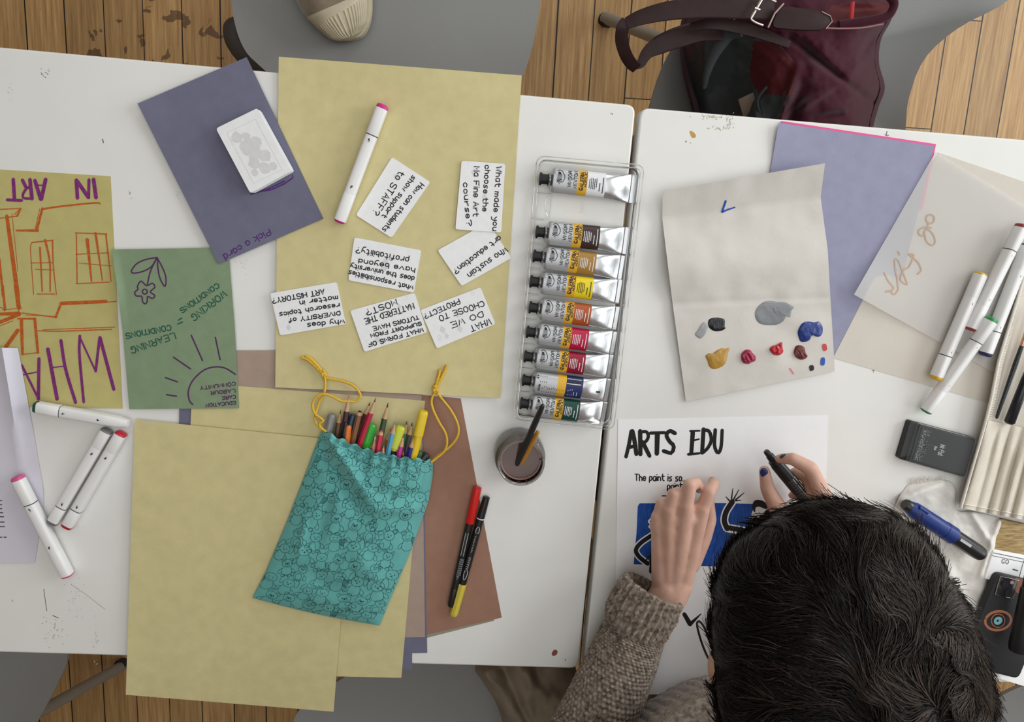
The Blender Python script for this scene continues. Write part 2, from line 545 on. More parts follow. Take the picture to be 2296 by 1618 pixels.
damping_wall = mat('light_damping_wall_paint', (0.30, 0.24, 0.19), rough=0.9, var=.15, vscale=12)  # dark finish invented for two unseen walls, to cut bounced light
plaster = mat('white_wall_paint', (0.80, 0.80, 0.79), rough=0.9)
for nm, L in (('wall_left', [((-3.1, -3, 0), (-3, 3, 3.1))]), ('wall_back', [((-3.1, 3, 0), (.75, 3.1, 3.1)), ((2.15, 3, 0), (3.4, 3.1, 3.1)), ((.75, 3, 0), (2.15, 3.1, 1.0)), ((.75, 3, 2.95), (2.15, 3.1, 3.1))]), ('wall_front', [((-3.1, -3.1, 0), (3.4, -3, 3.1))]),  # back wall opening made for the added window
              ('wall_right', [((3.3, -3, 0), (3.4, 3, 1.0)), ((3.3, -3, 2.95), (3.4, 3, 3.1)), ((3.3, -3, 1.0), (3.4, -1.7, 2.95)), ((3.3, -.4, 1.0), (3.4, 0.0, 2.95)), ((3.3, 1.7, 1.0), (3.4, 3, 2.95))]),
              ('ceiling', [((-3.1, -3.1, 3.1), (-.9, 3.1, 3.2)), ((1.5, -3.1, 3.1), (3.4, 3.1, 3.2)), ((-.9, -3.1, 3.1), (1.5, -1.2, 3.2)), ((-.9, 1.0, 3.1), (1.5, 3.1, 3.2))])):  # ceiling opening made for the added skylight
    tag(obj(nm, *boxes(L), damping_wall if nm in ('wall_left', 'wall_front') else plaster, loc=(0, 0, 0), smooth=False), kind='structure')
pane_m = clear_mat('window_glass', (0.97, 0.98, 0.98), t=0.98, gloss=0.1)
for i, (y, ww_) in enumerate(((-1.7, 1.3), (0.0, 1.7))):
    w = tag(obj('window_%d' % (i + 1), *boxes([((3.31, y, 1.0), (3.39, y + .05, 2.95)), ((3.31, y + ww_ - .05, 1.0), (3.39, y + ww_, 2.95)), ((3.31, y, 1.0), (3.39, y + ww_, 1.05)), ((3.31, y, 2.9), (3.39, y + ww_, 2.95)), ((3.33, y, 1.73), (3.37, y + ww_, 1.77))]), plaster, loc=(3.35, y, 1), smooth=False), kind='structure')
    obj('pane', *boxes([((3.345, y + .04, 1.04), (3.351, y + ww_ - .04, 2.91))]), pane_m, w, smooth=False)

w = tag(obj('window_4', *boxes([((-.9, -1.2, 3.11), (-.85, 1.0, 3.19)), ((1.45, -1.2, 3.11), (1.5, 1.0, 3.19)), ((-.9, -1.2, 3.11), (1.5, -1.15, 3.19)), ((-.9, .95, 3.11), (1.5, 1.0, 3.19)), ((.28, -1.2, 3.12), (.32, 1.0, 3.18))]), plaster, loc=(.3, -.1, 3.1), smooth=False), kind='structure')  # frame added to go with the invented overhead fill
obj('pane', *boxes([((-.86, -1.16, 3.145), (1.46, .96, 3.151))]), pane_m, w, smooth=False)
w = tag(obj('window_3', *boxes([((.75, 3.01, 1.0), (.8, 3.09, 2.95)), ((2.1, 3.01, 1.0), (2.15, 3.09, 2.95)), ((.75, 3.01, 1.0), (2.15, 3.09, 1.05)), ((.75, 3.01, 2.9), (2.15, 3.09, 2.95)), ((.75, 3.03, 1.73), (2.15, 3.07, 1.77))]), plaster, loc=(1.45, 3.05, 1), smooth=False), kind='structure')  # unseen frame added for the extra light from behind
obj('pane', *boxes([((.79, 3.045, 1.04), (2.11, 3.051, 2.91))]), pane_m, w, smooth=False)

# ------------------------------------------------------------------ the two tables
laminate = mat('white_laminate', (0.80, 0.79, 0.76), rough=0.5, spec=0.45, var=0.025, vscale=9)
steel = mat('grey_tube_steel', (0.33, 0.325, 0.31), rough=0.4, metal=0.35)
dirt_dark = mat('table_scuff', (0.10, 0.09, 0.085), rough=0.8)
dirt_faint = mat('faint_scuff', (0.45, 0.43, 0.40), rough=0.8)
dirt_ochre = mat('ochre_stain', (0.55, 0.32, 0.08), rough=0.7)
dirt_brown = mat('brown_stain', (0.25, 0.08, 0.05), rough=0.7)
under_wood = mat('chipped_board', (0.55, 0.47, 0.36), rough=0.8)


def table(name, corners, label, marks):
    c = np.array(corners)[:, :2]
    t = empty(name, (c[:, 0].mean(), c[:, 1].mean(), 0))
    tag(t, label, 'table', 'white tables pushed end to end')
    obj('tabletop', *bevel_prism(round_poly(c, 0.012), ZT - 0.024, ZT, 0.0025), laminate, t, smooth=False)
    ctr = c.mean(0)
    inn = c + (ctr - c) / np.linalg.norm(ctr - c, axis=1)[:, None] * 0.010
    for i in range(4):
        a, b = inn[i], inn[(i + 1) % 4]; d = (b - a) / np.linalg.norm(b - a); nn = np.array([-d[1], d[0]])
        if nn @ (ctr - a) < 0: nn = -nn
        ii, jj = a + d * .03, b - d * .03
        obj('seam_darkening_rail', *prism([ii, jj, jj + nn * .02, ii + nn * .02], ZT - .07, ZT - .0245), steel, t, smooth=False)  # rails added so the seam between the tables looks dark
    for q in c:
        g = q + (ctr - q) * np.array([0.09, 0.16])
        g = q + (ctr - q) / np.linalg.norm(ctr - q) * 0.06
        obj('leg', *sweep([(g[0], g[1], 0), (g[0], g[1], ZT - 0.0245)], 0.02, n=16, power=0.4), steel, t)
    for nm, m, strokes, fills in marks:
        k = Ink(on(ZT + 0.0002))
        for s, w in strokes: k.stroke(s, w)
        for f in fills: k.fill(f)
        k.build(nm, m, t)
    return t


e1 = P(1426, 235, ZT) - P(0, 105, ZT); e1 /= np.linalg.norm(e1)
e2 = P(1280, 1498, ZT) - P(0, 1462, ZT); e2 /= np.linalg.norm(e2)
TR, BR = P(1426, 235.5, ZT), P(1296, 1498.5, ZT)


def specks(x, y, sx, sy, n, r, seed):
    R = np.random.RandomState(seed); out = []
    for i in range(n):
        c = np.array([x, y]) + R.normal(0, 1, 2) * (sx, sy); a = R.uniform(0, 6.3); l = R.uniform(0.6, 2.6) * r
        out.append(([c, c + l * np.array([math.cos(a), math.sin(a)])], R.uniform(0.5, 1.1) * r))
    return out


table('white_table', [TR - e1 * 1.75, BR - e2 * 1.75, BR, TR], 'white laminate table carrying the olive papers, left of the seam',
      [('table_stain', dirt_dark, specks(100, 163, 6, 5, 14, 1.3, 1) + specks(293, 432, 2, 5, 6, 1.3, 2) + [([(230, 312), (232, 320)], 2)] +
        specks(1372, 254, 1, 1, 2, 1.5, 3) + specks(120, 1415, 14, 18, 40, 0.9, 4) + [([(98, 1320), (103, 1355), (105, 1369)], 1.2), ([(118, 1379), (131, 1385)], 1.4)] +
        specks(1267, 1478, 1, 1, 2, 1.6, 5) + specks(28, 1344, 1, 1, 2, 1.5, 6), []),
       ('stain', dirt_brown, [], [closed_spline([(1237, 1464), (1243, 1456), (1250, 1459), (1248, 1467), (1240, 1470)], 14)]),
       ('faint_stain', dirt_faint, specks(170, 1345, 14, 20, 26, 1.2, 8) + specks(215, 1440, 3, 28, 20, 1.3, 9) + [([(160, 1310), (190, 1330), (235, 1365)], 1.0)] +
        specks(20, 200, 4, 12, 8, 1.2, 10) + specks(395, 435, 6, 6, 6, 1.2, 11) + specks(545, 600, 8, 14, 8, 1.1, 12), [])])
TL2, BL2 = P(1437, 241, ZT), P(1308, 1503, ZT)
e3 = P(2296, 313, ZT) - P(1437, 241, ZT); e3 /= np.linalg.norm(e3)
e4 = e3 * 0.5 + e2 * 0.5; e4 /= np.linalg.norm(e4)
table('white_table', [TL2, BL2, BL2 + e4 * 1.5, TL2 + e3 * 1.5], 'white laminate table under the paint palette paper, right of the seam',
      [('chipped_edge', under_wood, specks(1600, 262, 18, 2, 22, 1.8, 21) + specks(1635, 275, 4, 9, 20, 1.8, 22) + specks(1616, 287, 10, 2, 14, 2, 23), []),
       ('table_stain', dirt_dark, specks(1610, 262, 20, 2, 10, 0.9, 24) + specks(1637, 280, 3, 6, 8, 1.0, 25) + specks(1988, 302, 2, 2, 6, 1.6, 26) + specks(1957, 833, 2, 2, 3, 1.3, 27) + specks(1545, 318, 6, 1, 3, 1.2, 28), []),
       ('stain', dirt_ochre, [], [closed_spline([(1547, 293), (1556, 297), (1561, 306), (1553, 309), (1548, 301)], 12)])])


# ------------------------------------------------------------------ grey shell chairs
shell = mat('grey_chair_plastic', (0.28, 0.28, 0.272), rough=0.42, spec=0.4, bump=0.15, bscale=900)
rubber = mat('black_rubber', (0.02, 0.02, 0.02), rough=0.8)
ZS = 0.45


def poly_fill_grid(out, rings=10):
    """concentric rings from outline (n,2) to centre; returns list of rings"""
    c = out.mean(0)
    return [c + (out - c) * t for t in np.linspace(1, 0.02, rings)], c


def chair(label, outline_px, back_dir, feet=(), dish=0.03, lift=None, lip=None):
    """outline_px: seat edge as seen in the photo, at seat height; back_dir: where the backrest stands (world xy)"""
    o = np.array([P(x, y, ZS)[:2] for x, y in outline_px])
    o = closed_spline(o, 72)
    c = o.mean(0)
    t = empty('shell_chair', (c[0], c[1], 0))
    tag(t, label, 'chair', 'grey shell chairs around the tables')
    b = np.array(back_dir, float); b /= np.linalg.norm(b); s = np.array([-b[1], b[0]])
    V = []; rings = 12; n = len(o)
    far = ((o - c) @ b).max()
    for k in range(rings):
        f = 1 - k / (rings - 0.6)
        q = c + (o - c) * f
        z = ZS - dish * (1 - f ** 2.2)
        side = np.abs((q - c) @ s); zz = np.full(n, z) + (0.0 if lift is None else lift) * np.clip(f - 0.6, 0, 1) ** 2 * 6
        V.append(np.c_[q, zz])
    Vt = np.concatenate(V); Vb = Vt - np.array([0, 0, 0.008])
    F = []
    m = rings * n
    for k in range(rings - 1):
        for i in range(n):
            j = (i + 1) % n
            F.append((k * n + i, k * n + j, (k + 1) * n + j, (k + 1) * n + i))
            F.append((m + k * n + i, m + (k + 1) * n + i, m + (k + 1) * n + j, m + k * n + j))
    F.append(tuple((rings - 1) * n + i for i in range(n)))
    F.append(tuple(m + (rings - 1) * n + i for i in range(n - 1, -1, -1)))
    F += [(i, m + i, m + (i + 1) % n, (i + 1) % n) for i in range(n)]
    obj('seat', np.concatenate([Vt, Vb]), F, shell, t)
    # backrest: a curved panel rising from the far end of the seat
    wd = np.ptp((o - c) @ s) * 0.42
    G = []
    for v in np.linspace(0, 1, 14):
        row = []
        for u in np.linspace(-1, 1, 15):
            wv = wd * (1 - 0.25 * max(v - 0.6, 0) ** 2 * 6)
            p = c + b * (far - 0.075 * 1 + 0.075 * (1 - (1 - v) ** 3) + 0.05 * v - 0.07 * u * u) + s * u * wv
            row.append((p[0], p[1], ZS + 0.004 + 0.36 * v ** 1.25))
        G.append(row)
    G = np.array(G)
    nrm = np.array([*(b * 0.008), 0])
    A = G.reshape(-1, 3); B = A + nrm; k0 = len(A); FF = []
    for i in range(13):
        for j in range(14):
            a = i * 15 + j
            FF += [(a, a + 1, a + 16, a + 15), (k0 + a, k0 + a + 15, k0 + a + 16, k0 + a + 1)]
    ed = [i * 15 for i in range(14)] + [13 * 15 + j for j in range(1, 15)] + [i * 15 + 14 for i in range(12, -1, -1)] + [j for j in range(13, 0, -1)]
    FF += [(a, k0 + a, k0 + d, d) for a, d in zip(ed, ed[1:] + ed[:1])]
    obj('backrest', np.concatenate([A, B]), FF, shell, t)
    ft = list(feet)
    for ang in (45, 135, 225, 315):
        if len(ft) >= 4: break
        a = math.radians(ang); dv = b * math.cos(a) + s * math.sin(a)
        ft.append((*(c + dv * 0.30), None))
    for f in ft[:4]:
        p = np.array(f[:2], float); dv = (p - c) / np.linalg.norm(p - c)
        top = c + dv * 0.10 if f[2] is None else np.array(f[2], float)[:2]
        lg = obj('leg', *sweep([(p[0], p[1], 0.012), (top[0], top[1], ZS - dish - 0.012)], 0.0125, n=14), steel, t)
        d3 = np.array([top[0] - p[0], top[1] - p[1], ZS - dish - 0.012]); d3 /= np.linalg.norm(d3)
        obj('foot_cap', *sweep([np.array([p[0], p[1], 0.0]), np.array([p[0], p[1], 0.0]) + d3 * 0.022], 0.0145, n=14), rubber, lg)
    if lip is not None:
        q = np.array([P(x, y, z) for x, y, z in lip[0]])
        q = spline(q, 30)
        obj('underside_rim', *sweep(q, np.interp(np.linspace(0, 1, 30), np.linspace(0, 1, len(lip[1])), lip[1]), 0.012, n=14), mat('brown_grey_rim', (0.075, 0.062, 0.052), rough=0.5), t)
    return t, c


chair('grey shell chair beyond the table, under a beige shoe',
      [(519, -10), (527, 55), (545, 105), (572, 138), (640, 190), (760, 235), (900, 250), (1050, 235), (1150, 195), (1187, 130), (1212, 0),
       (1225, -160), (1195, -380), (1060, -500), (870, -540), (680, -500), (550, -380), (520, -170)], (0.05, 1), dish=0.014,
      lip=([(533, 45, 0.40), (524, 62, 0.40), (528, 88, 0.40), (548, 118, 0.40), (576, 143, 0.40), (620, 180, 0.40)], [0.008, 0.017, 0.018, 0.018, 0.018, 0.014]))
f0 = P(1354, 43, 0)
chair('grey shell chair beyond the table, holding a burgundy bag',
      [(1545, 40), (1500, 120), (1468, 200), (1450, 300), (1500, 400), (1640, 440), (1800, 450), (1940, 430), (2020, 370), (2030, 290), (2038, 220), (2073, 132), (2150, 62),
       (2262, 0), (2330, -90), (2300, -250), (2150, -340), (1900, -360), (1680, -300), (1580, -140)], (0.12, 1), feet=[(f0[0], f0[1], P(1640, 148, .40))], dish=0.04)
f1 = P(279, 1486, 0)
chair('grey shell chair at near edge of table, below pink marker',
      [(-420, 1500), (-300, 1430), (-100, 1400), (60, 1410), (140, 1440), (150, 1480), (120, 1550), (80, 1625), (40, 1720), (-60, 1830), (-260, 1850), (-400, 1760), (-450, 1620)],
      (-0.25, -1), feet=[(f1[0], f1[1], None), (-1.35, -0.62, None), (-1.4, -1.2, None), (-0.85, -1.55, None)], dish=0.03)
chair('grey shell chair at near edge, with beige coat over it',
      [(656, 1630), (690, 1572), (760, 1525), (860, 1470), (1000, 1440), (1120, 1470), (1200, 1540), (1230, 1640), (1200, 1780), (1090, 1880), (930, 1905), (770, 1870), (670, 1760)],
      (0, -1), dish=0.035)
chair('grey shell chair mostly hidden behind the dark hair of the person',
      [(2180, 1640), (2230, 1570), (2330, 1530), (2450, 1550), (2530, 1640), (2550, 1760), (2480, 1880), (2350, 1910), (2230, 1860), (2180, 1750)], (0.1, -1), dish=0.03)

# ------------------------------------------------------------------ papers
def paper_mat(name, col, rough=0.85):
    return mat(name, col, rough=rough, spec=0.2, var=0.05, vscale=55, bump=0.12, bscale=700)


olive_m = paper_mat('olive_sugar_paper', (0.62, 0.545, 0.285))
purple_m = paper_mat('purple_sugar_paper', (0.165, 0.163, 0.235))
lilac_m = paper_mat('lavender_paper', (0.31, 0.31, 0.43))
green_m = paper_mat('green_sugar_paper', (0.225, 0.305, 0.185))
taupe_m = paper_mat('taupe_sugar_paper', (0.40, 0.30, 0.245))
brown_m = paper_mat('brown_sugar_paper', (0.33, 0.18, 0.125))
white_m = mat('white_cartridge_paper', (0.90, 0.90, 0.905), rough=0.8, spec=0.25, var=0.01, vscale=60)
cream_m = mat('newsprint_paper', (0.66, 0.625, 0.575), rough=0.9, spec=0.15, var=0.03, vscale=25, bump=0.25, bscale=120)
pink_m = mat('pink_paper', (0.80, 0.12, 0.33), rough=0.8)
print_m = mat('pale_lilac_copy_paper', (0.66, 0.64, 0.72), rough=0.8, spec=0.2, var=0.01)
beige_m = mat('beige_layout_paper', (0.66, 0.61, 0.54), rough=0.85, spec=0.2, var=0.02, vscale=30)
black_ink = mat('black_pen_ink', (0.012, 0.012, 0.014), rough=0.45)
purple_ink = mat('purple_pen_ink', (0.20, 0.022, 0.17), rough=0.6, var=0.25, vscale=250)
violet_ink = mat('violet_pen_ink', (0.085, 0.02, 0.16), rough=0.6)
orange_ink = mat('orange_pen_ink', (0.50, 0.105, 0.012), rough=0.6, var=0.2, vscale=250)
green_ink = mat('dark_green_pen_ink', (0.01, 0.10, 0.06), rough=0.6)
blue_ink = mat('blue_pen_ink', (0.01, 0.06, 0.45), rough=0.5)


def sheet(name, label, cat, quad, z, m, group=None, n=(10, 10), zf=None, th=0.00028, rows=None):
    """thin sheet; quad TL TR BR BL in photo pixels, or rows = [((xl,yl),(xr,yr),v)] from top to bottom"""
    u = np.linspace(0, 1, n[0]); v = np.linspace(0, 1, n[1])
    U, V_ = np.meshgrid(u, v)
    if rows is None:
        q = np.array(quad, float)
        X = (1 - V_)[..., None] * ((1 - U)[..., None] * q[0] + U[..., None] * q[1]) + V_[..., None] * ((1 - U)[..., None] * q[3] + U[..., None] * q[2])
    else:
        tv = [r[2] for r in rows]
        le = np.stack([np.interp(v, tv, [r[0][k] for r in rows]) for k in (0, 1)], -1)
        ri = np.stack([np.interp(v, tv, [r[1][k] for r in rows]) for k in (0, 1)], -1)
        X = le[:, None] * (1 - U)[..., None] + ri[:, None] * U[..., None]
    Zh = np.full(U.shape, ZT + z) + (0 if zf is None else zf(U, V_))
    G = PA(X[..., 0], X[..., 1], Zh)[:, ::-1][:, ::-1]
    G = G[::-1]                                   # so the top faces look up
    o = obj(name, *slab(G, th), m, smooth=True)
    tag(o, label, cat, group)
    return o


def crop(x0, y0, s):
    return lambda *a: [(x0 + a[i] / s, y0 + a[i + 1] / s) for i in range(0, len(a), 2)]


c2, c6, c5 = crop(580, 100, 3.479), crop(580, 500, 3.518), crop(0, 360, 2.789)
c9, c10, c11 = crop(0, 380, 5.779), crop(0, 640, 5.779), crop(250, 550, 4.373)
c12, c3, c4, c7 = crop(1360, 900, 3.37), crop(1440, 340, 2.79), crop(1860, 460, 3.236), crop(1200, 1080, 2.095)

GP = 'sheets of coloured sugar paper on the tables'
sheet('paper_sheet', 'brown sugar paper sheet under the two fineliner pens', 'paper', [(790, 872), (1033, 893), (1125, 1384), (770, 1465)], 0.0007, brown_m, GP)
sheet('paper_sheet', 'grey-green paper sheet, only a sliver showing beneath the brown sheet', 'paper', [(800, 980), (1020, 985), (1108, 1391), (790, 1472)], 0.0003, mat('grey_green_paper', (0.30, 0.29, 0.22), rough=0.9), GP)
sheet('paper_sheet', 'dark purple sheet at table edge beneath taupe, corner touching the brown sheet', 'paper', [(500, 905), (948, 912), (958, 1463), (505, 1472)], 0.0011, purple_m, GP)
sheet('paper_sheet', 'dark purple sheet whose lowest corner hangs over the table edge by yellow-green sheet', 'paper', [(402, 872), (925, 906), (924, 1500), (398, 1492)], 0.0016, purple_m, GP)
sheet('paper_sheet', 'taupe sugar paper sheet showing beside the green drawing', 'paper', [(506, 785.5), (944, 785), (953, 1428), (515, 1432)], 0.0022, taupe_m, GP)
sheet('paper_sheet', 'yellow-green sugar paper half under the teal pouch', 'paper', [(432, 857), (953, 898), (900, 1519), (398, 1508)], 0.0029, olive_m, GP,
      zf=lambda u, v: 0.0008 * v ** 2)
sheet('paper_sheet', 'olive sugar paper hanging over near table edge, lower left of pouch'.replace(' lower left of', ' beside the'), 'paper', [(302, 940), (795, 990), (748, 1595), (282, 1557)], 0.0064, olive_m, GP, n=(16, 16),
      zf=lambda u, v: 0.004 * np.exp(-(u / 0.08) ** 2) * v - 0.008 * np.clip(v - 0.86, 0, 1) * 3 + 0.0012 * np.sin(u * 9) * v)
big = sheet('paper_sheet', 'large olive sugar paper sheet with handwritten cards laid on it', 'paper', [(625, 127), (1170, 169), (1122, 892), (617, 868)], 0.0048, olive_m, GP, n=(20, 24),
            zf=lambda u, v: 0.004 * np.clip(v - 0.9, 0, 1) * 10 * (0.3 + 0.7 * u) * 0.6 + 0.005 * np.clip(0.13 - v, 0, 1) * 7 * np.sin(u * 3.1) ** 2)
pick = sheet('paper_sheet', 'dark purple sheet lettered Pick a card under the card deck', 'paper', [(308, 232), (553, 128), (725, 490), (490, 592)], 0.0065, purple_m, GP, n=(12, 12),
             zf=lambda u, v: 0.004 * np.exp(-((u / 0.12) ** 2 + (v / 0.12) ** 2)))
k = Ink(on(ZT + 0.00662)); (a, b) = c5(1688, 442, 1402, 602)
k.text('Pick a card', *a, *b, 14, 2.6, mid=True); k.stroke(c5(1570, 210, 1680, 175, 1780, 128), 3.2); k.stroke(c2(-60, 1158, 100, 1130, 200, 1085, 265, 1040, 265, 1022), 3.4)
k.build('lettering', violet_ink, pick)

green = sheet('paper_sheet', 'green drawing of a flower and sun about working and learning conditions', 'drawing', None, 0.0048, green_m, GP, n=(41, 14),
              rows=[((250, 559), (512, 555), 0), ((262, 640), (519, 640), .22), ((275, 740), (527, 740), .5), ((290, 917), (536, 915), 1)],
              zf=lambda u, v: 0.005 * np.exp(-(u / 0.035) ** 2) * np.exp(-((v - 0.22) / 0.16) ** 2))
k = Ink(on(ZT + 0.00495))
w = 3.2
k.stroke(spline(c11(445, 118, 330, 140, 240, 185, 195, 265, 290, 260, 390, 210, 440, 125), 24), w)
k.stroke(spline(c11(447, 118, 510, 240, 535, 330, 522, 402, 475, 320, 455, 220, 450, 130), 24), w)
k.stroke(spline(c11(440, 130, 380, 260, 350, 392), 10), w)
fl_ = closed_spline(c11(255, 400, 290, 350, 345, 395, 400, 370, 425, 410, 380, 455, 425, 490, 400, 520, 355, 500, 350, 550, 330, 572, 305, 550, 297, 500, 245, 495, 228, 460, 260, 430), 60)
k.stroke(np.vstack([fl_, fl_[:1]]), w)
th_ = np.linspace(0, 2 * np.pi, 20); k.stroke(np.c_[250 + (327 + 24 * np.cos(th_)) / 4.373, 550 + (453 + 24 * np.sin(th_)) / 4.373], w)
k.stroke(spline(c11(1217, 1265, 1120, 1205, 1020, 1190, 920, 1215, 840, 1275, 780, 1350, 752, 1440, 765, 1520, 797, 1560), 40), w)
for s_ in ((782, 880, 893, 1130), (1018, 900, 1065, 1120), (607, 1095, 775, 1210), (527, 1295, 650, 1338), (538, 1462, 638, 1478)):
    k.stroke(c11(*s_), w)
k2 = Ink(on(ZT + 0.00495))
for s_, q, h in (('WORKING', (1112, 462, 790, 712), 15), ('CONDITIONS', (1046, 385, 680, 640), 11.5), ('LEARNING', (622, 880, 190, 1022), 14), ('CONDITIONS', (582, 800, 142, 885), 11.5)):
    a, b = c11(*q); k2.text(s_, *a, *b, h, 2.6, mid=True)
k2.stroke(c11(690, 712, 655, 732), 3); k2.stroke(c11(697, 750, 650, 770), 3)
for s_, q in (('COMMUNITY', (1215, 1352, 870, 1396)), ('LABOUR', (1212, 1422, 975, 1442)), ('CARE', (1216, 1478, 1085, 1496)), ('EDUCATION', (1218, 1540, 925, 1566))):
    a, b = c11(*q); k.text(s_, *a, *b, 7.5, 2.0, mid=True)
k.build('flower_drawing_lettering', mat('plum_pen_ink', (0.085, 0.018, 0.10), rough=0.6), green)
k2.build('lettering', green_ink, green)

wha = sheet('paper_sheet', 'olive poster with purple lettering and an orange drawn building', 'drawing', [(-330, 360), (248, 395), (275, 916), (-330, 905)], 0.0008, paper_mat('olive_poster_paper', (0.52, 0.46, 0.185)), GP, n=(12, 12))
k = Ink(on(ZT + 0.00105)); q = 1 / 5.779
for pts, w in (((1212, 125, 1245, 365), 50), ((990, 135, 1004, 370), 48), ((1000, 150, 1148, 362), 50), ((1148, 362, 1153, 130), 40), ((592, 125, 535, 385), 50), ((452, 140, 528, 385), 48), ((460, 202, 565, 205), 18),
               ((388, 128, 415, 380), 48), ((415, 375, 310, 370, 298, 320, 345, 245, 395, 225), 34), ((345, 245, 290, 135), 44), ((172, 125, 187, 372), 46), ((92, 392, 282, 400), 40)):
    k.stroke(spline(c9(*pts), 12) if len(pts) > 4 else c9(*pts), w * q)
for pts, w in (((1295, 670, 1475, 1345), 44), ((1290, 680, 1240, 1110), 36), ((1240, 1110, 1035, 670), 24), ((1035, 650, 1030, 900, 1085, 1510), 36), ((790, 710, 850, 1080, 980, 1515), 42), ((620, 820, 740, 1470), 48),
               ((690, 1060, 820, 1045), 16), ((505, 945, 498, 1470), 42), ((283, 1030, 495, 1460), 30), ((300, 1155, 480, 1120), 18)):
    k.stroke(spline(c10(*pts), 12) if len(pts) > 4 else c10(*pts), w * q)
k.build('lettering', purple_ink, wha)
k = Ink(on(ZT + 0.00093))
for pts, w, w2 in (((1295, 440, 1220, 432, 800, 475, 560, 510), 20, 26), ((550, 500, 475, 790), 30, 34), ((515, 510, 455, 775), 9, 9), ((490, 790, 215, 790), 38, 22), ((-40, 518, 272, 502), 13, 13), ((268, 505, 222, 602), 24, 24),
                   ((232, 602, -40, 635), 13, 13), ((185, 585, 245, 520), 9, 9), ((88, 600, 130, 900, 232, 1640), 44, 56), ((155, 570, 232, 1320), 8, 8), ((-8, 1150, 40, 1640), 26, 34),
                   ((412, 945, 685, 915), 16, 16), ((412, 948, 397, 1050, 436, 1618), 13, 10), ((680, 915, 692, 1250, 732, 1618), 20, 10), ((518, 1010, 548, 1580), 24, 18), ((585, 912, 645, 1200, 650, 1580), 32, 16), ((400, 1210, 690, 1205), 12, 12),
                   ((455, 1290, 705, 1302), 10, 10), ((480, 1612, 710, 1612), 12, 12), ((975, 820, 1385, 835), 14, 18), ((990, 820, 1000, 1480), 14, 16), ((1372, 838, 1440, 1448), 22, 12), ((985, 1478, 1422, 1457), 14, 12),
                   ((1130, 905, 1186, 1445), 46, 20), ((1238, 822, 1327, 1437), 34, 14), ((985, 1097, 1408, 1078), 12, 12), ((1020, 1210, 1450, 1248), 9, 9)):
    k.stroke(spline(c9(*pts), 16) if len(pts) > 4 else c9(*pts), w * q, w2 * q)
for pts, w, w2 in (((205, 0, 246, 292), 52, 56), ((35, 0, 66, 312), 32, 32), ((60, 312, 285, 290), 9, 9), ((-60, 372, 250, 360), 34, 50), ((255, 370, -40, 490), 46, 46), ((-20, 530, 165, 455), 10, 10), ((285, 355, 740, 412), 14, 16), ((330, 382, 720, 398), 8, 8),
                   ((722, 412, 778, 265), 28, 34), ((788, 232, 1375, 205), 48, 44), ((1370, 217, 1512, 204), 13, 11), ((490, 585, 800, 590, 1445, 566), 14, 16), ((560, 572, 1490, 538), 10, 12), ((232, 578, 75, 795), 50, 50), ((277, 440, 292, 890), 44, 36),
                   ((450, 430, 492, 870), 38, 34), ((232, 428, 458, 430), 18, 24), ((280, 892, 505, 868), 14, 14), ((240, 290, 240, 345), 10, 10), ((-30, 285, 20, 285, 60, 330), 10, 10)):
    k.stroke(spline(c10(*pts), 16) if len(pts) > 4 else c10(*pts), w * q, w2 * q)
k.build('building_drawing_lettering', orange_ink, wha)

lil = sheet('paper_sheet', 'creased pale lilac printed sheet partly over the olive poster', 'paper', None, 0.0016, print_m, None, n=(41, 16),
            rows=[((-320, 772), (40, 780), 0), ((-320, 860), (55, 860), .17), ((-320, 1010), (82, 1010), .5), ((-320, 1116), (100, 1116), .7), ((-320, 1262), (78, 1262), 1)],
            zf=lambda u, v: 0.011 * np.exp(-np.abs(u - 0.9) / 0.05) * np.clip(1.1 - 1.5 * v, 0, 1))
k = Ink(on(ZT + 0.0021))
for i, (y, x1) in enumerate(((1122, 3), (1131, 3), (1140, 4), (1149, 6), (1158, 8), (1170, 9), (1180, 10), (1204, 14))):
    for x in np.arange(-200, x1 - 6, 13):
        k.stroke([(x, y), (x + 9, y)], 2.2)
    k.stroke([(x1 - 5, y), (x1, y)], 2.4)
k.build('print_lettering', mat('grey_toner', (0.10, 0.10, 0.11), rough=0.7), lil)

# --- sheets at the other end
sheet('paper_sheet', 'beige layout paper lying beneath the lavender sheet and tracing paper', 'paper', [(2105, 342), (2480, 470), (2290, 925), (1868, 802)], 0.0006, beige_m)
sheet('paper_sheet', 'pink paper edge peeping out behind the lavender sheet', 'paper', [(1752, 271), (2099, 323), (2068, 470), (1720, 420)], 0.0012, pink_m)
sheet('paper_sheet', 'lavender sheet under the paint palette paper', 'paper', [(1746, 275), (2095, 327), (1976, 815), (1660, 772)], 0.0018, lilac_m, None, n=(12, 14),
      zf=lambda u, v: 0.006 * np.exp(-(u / 0.1) ** 2) * np.exp(-(v / 0.12) ** 2) + 0.002 * np.sin(3 * u + 2) * v)
trace_m = mat('tracing_paper', (0.80, 0.78, 0.75), rough=0.6, spec=0.3, alpha=0.36)
TQ_ = np.array([(2098, 340), (2440, 545), (2255, 850), (1915, 660)], float)


def tr_h(x, y):
    return .0005 + 0.013 * np.exp(-(((x - 1915) / 95) ** 2 + ((y - 660) / 75) ** 2))


def tr_zf(u, v):
    X = (1 - v)[..., None] * ((1 - u)[..., None] * TQ_[0] + u[..., None] * TQ_[1]) + v[..., None] * ((1 - u)[..., None] * TQ_[3] + u[..., None] * TQ_[2])
    return tr_h(X[..., 0], X[..., 1])


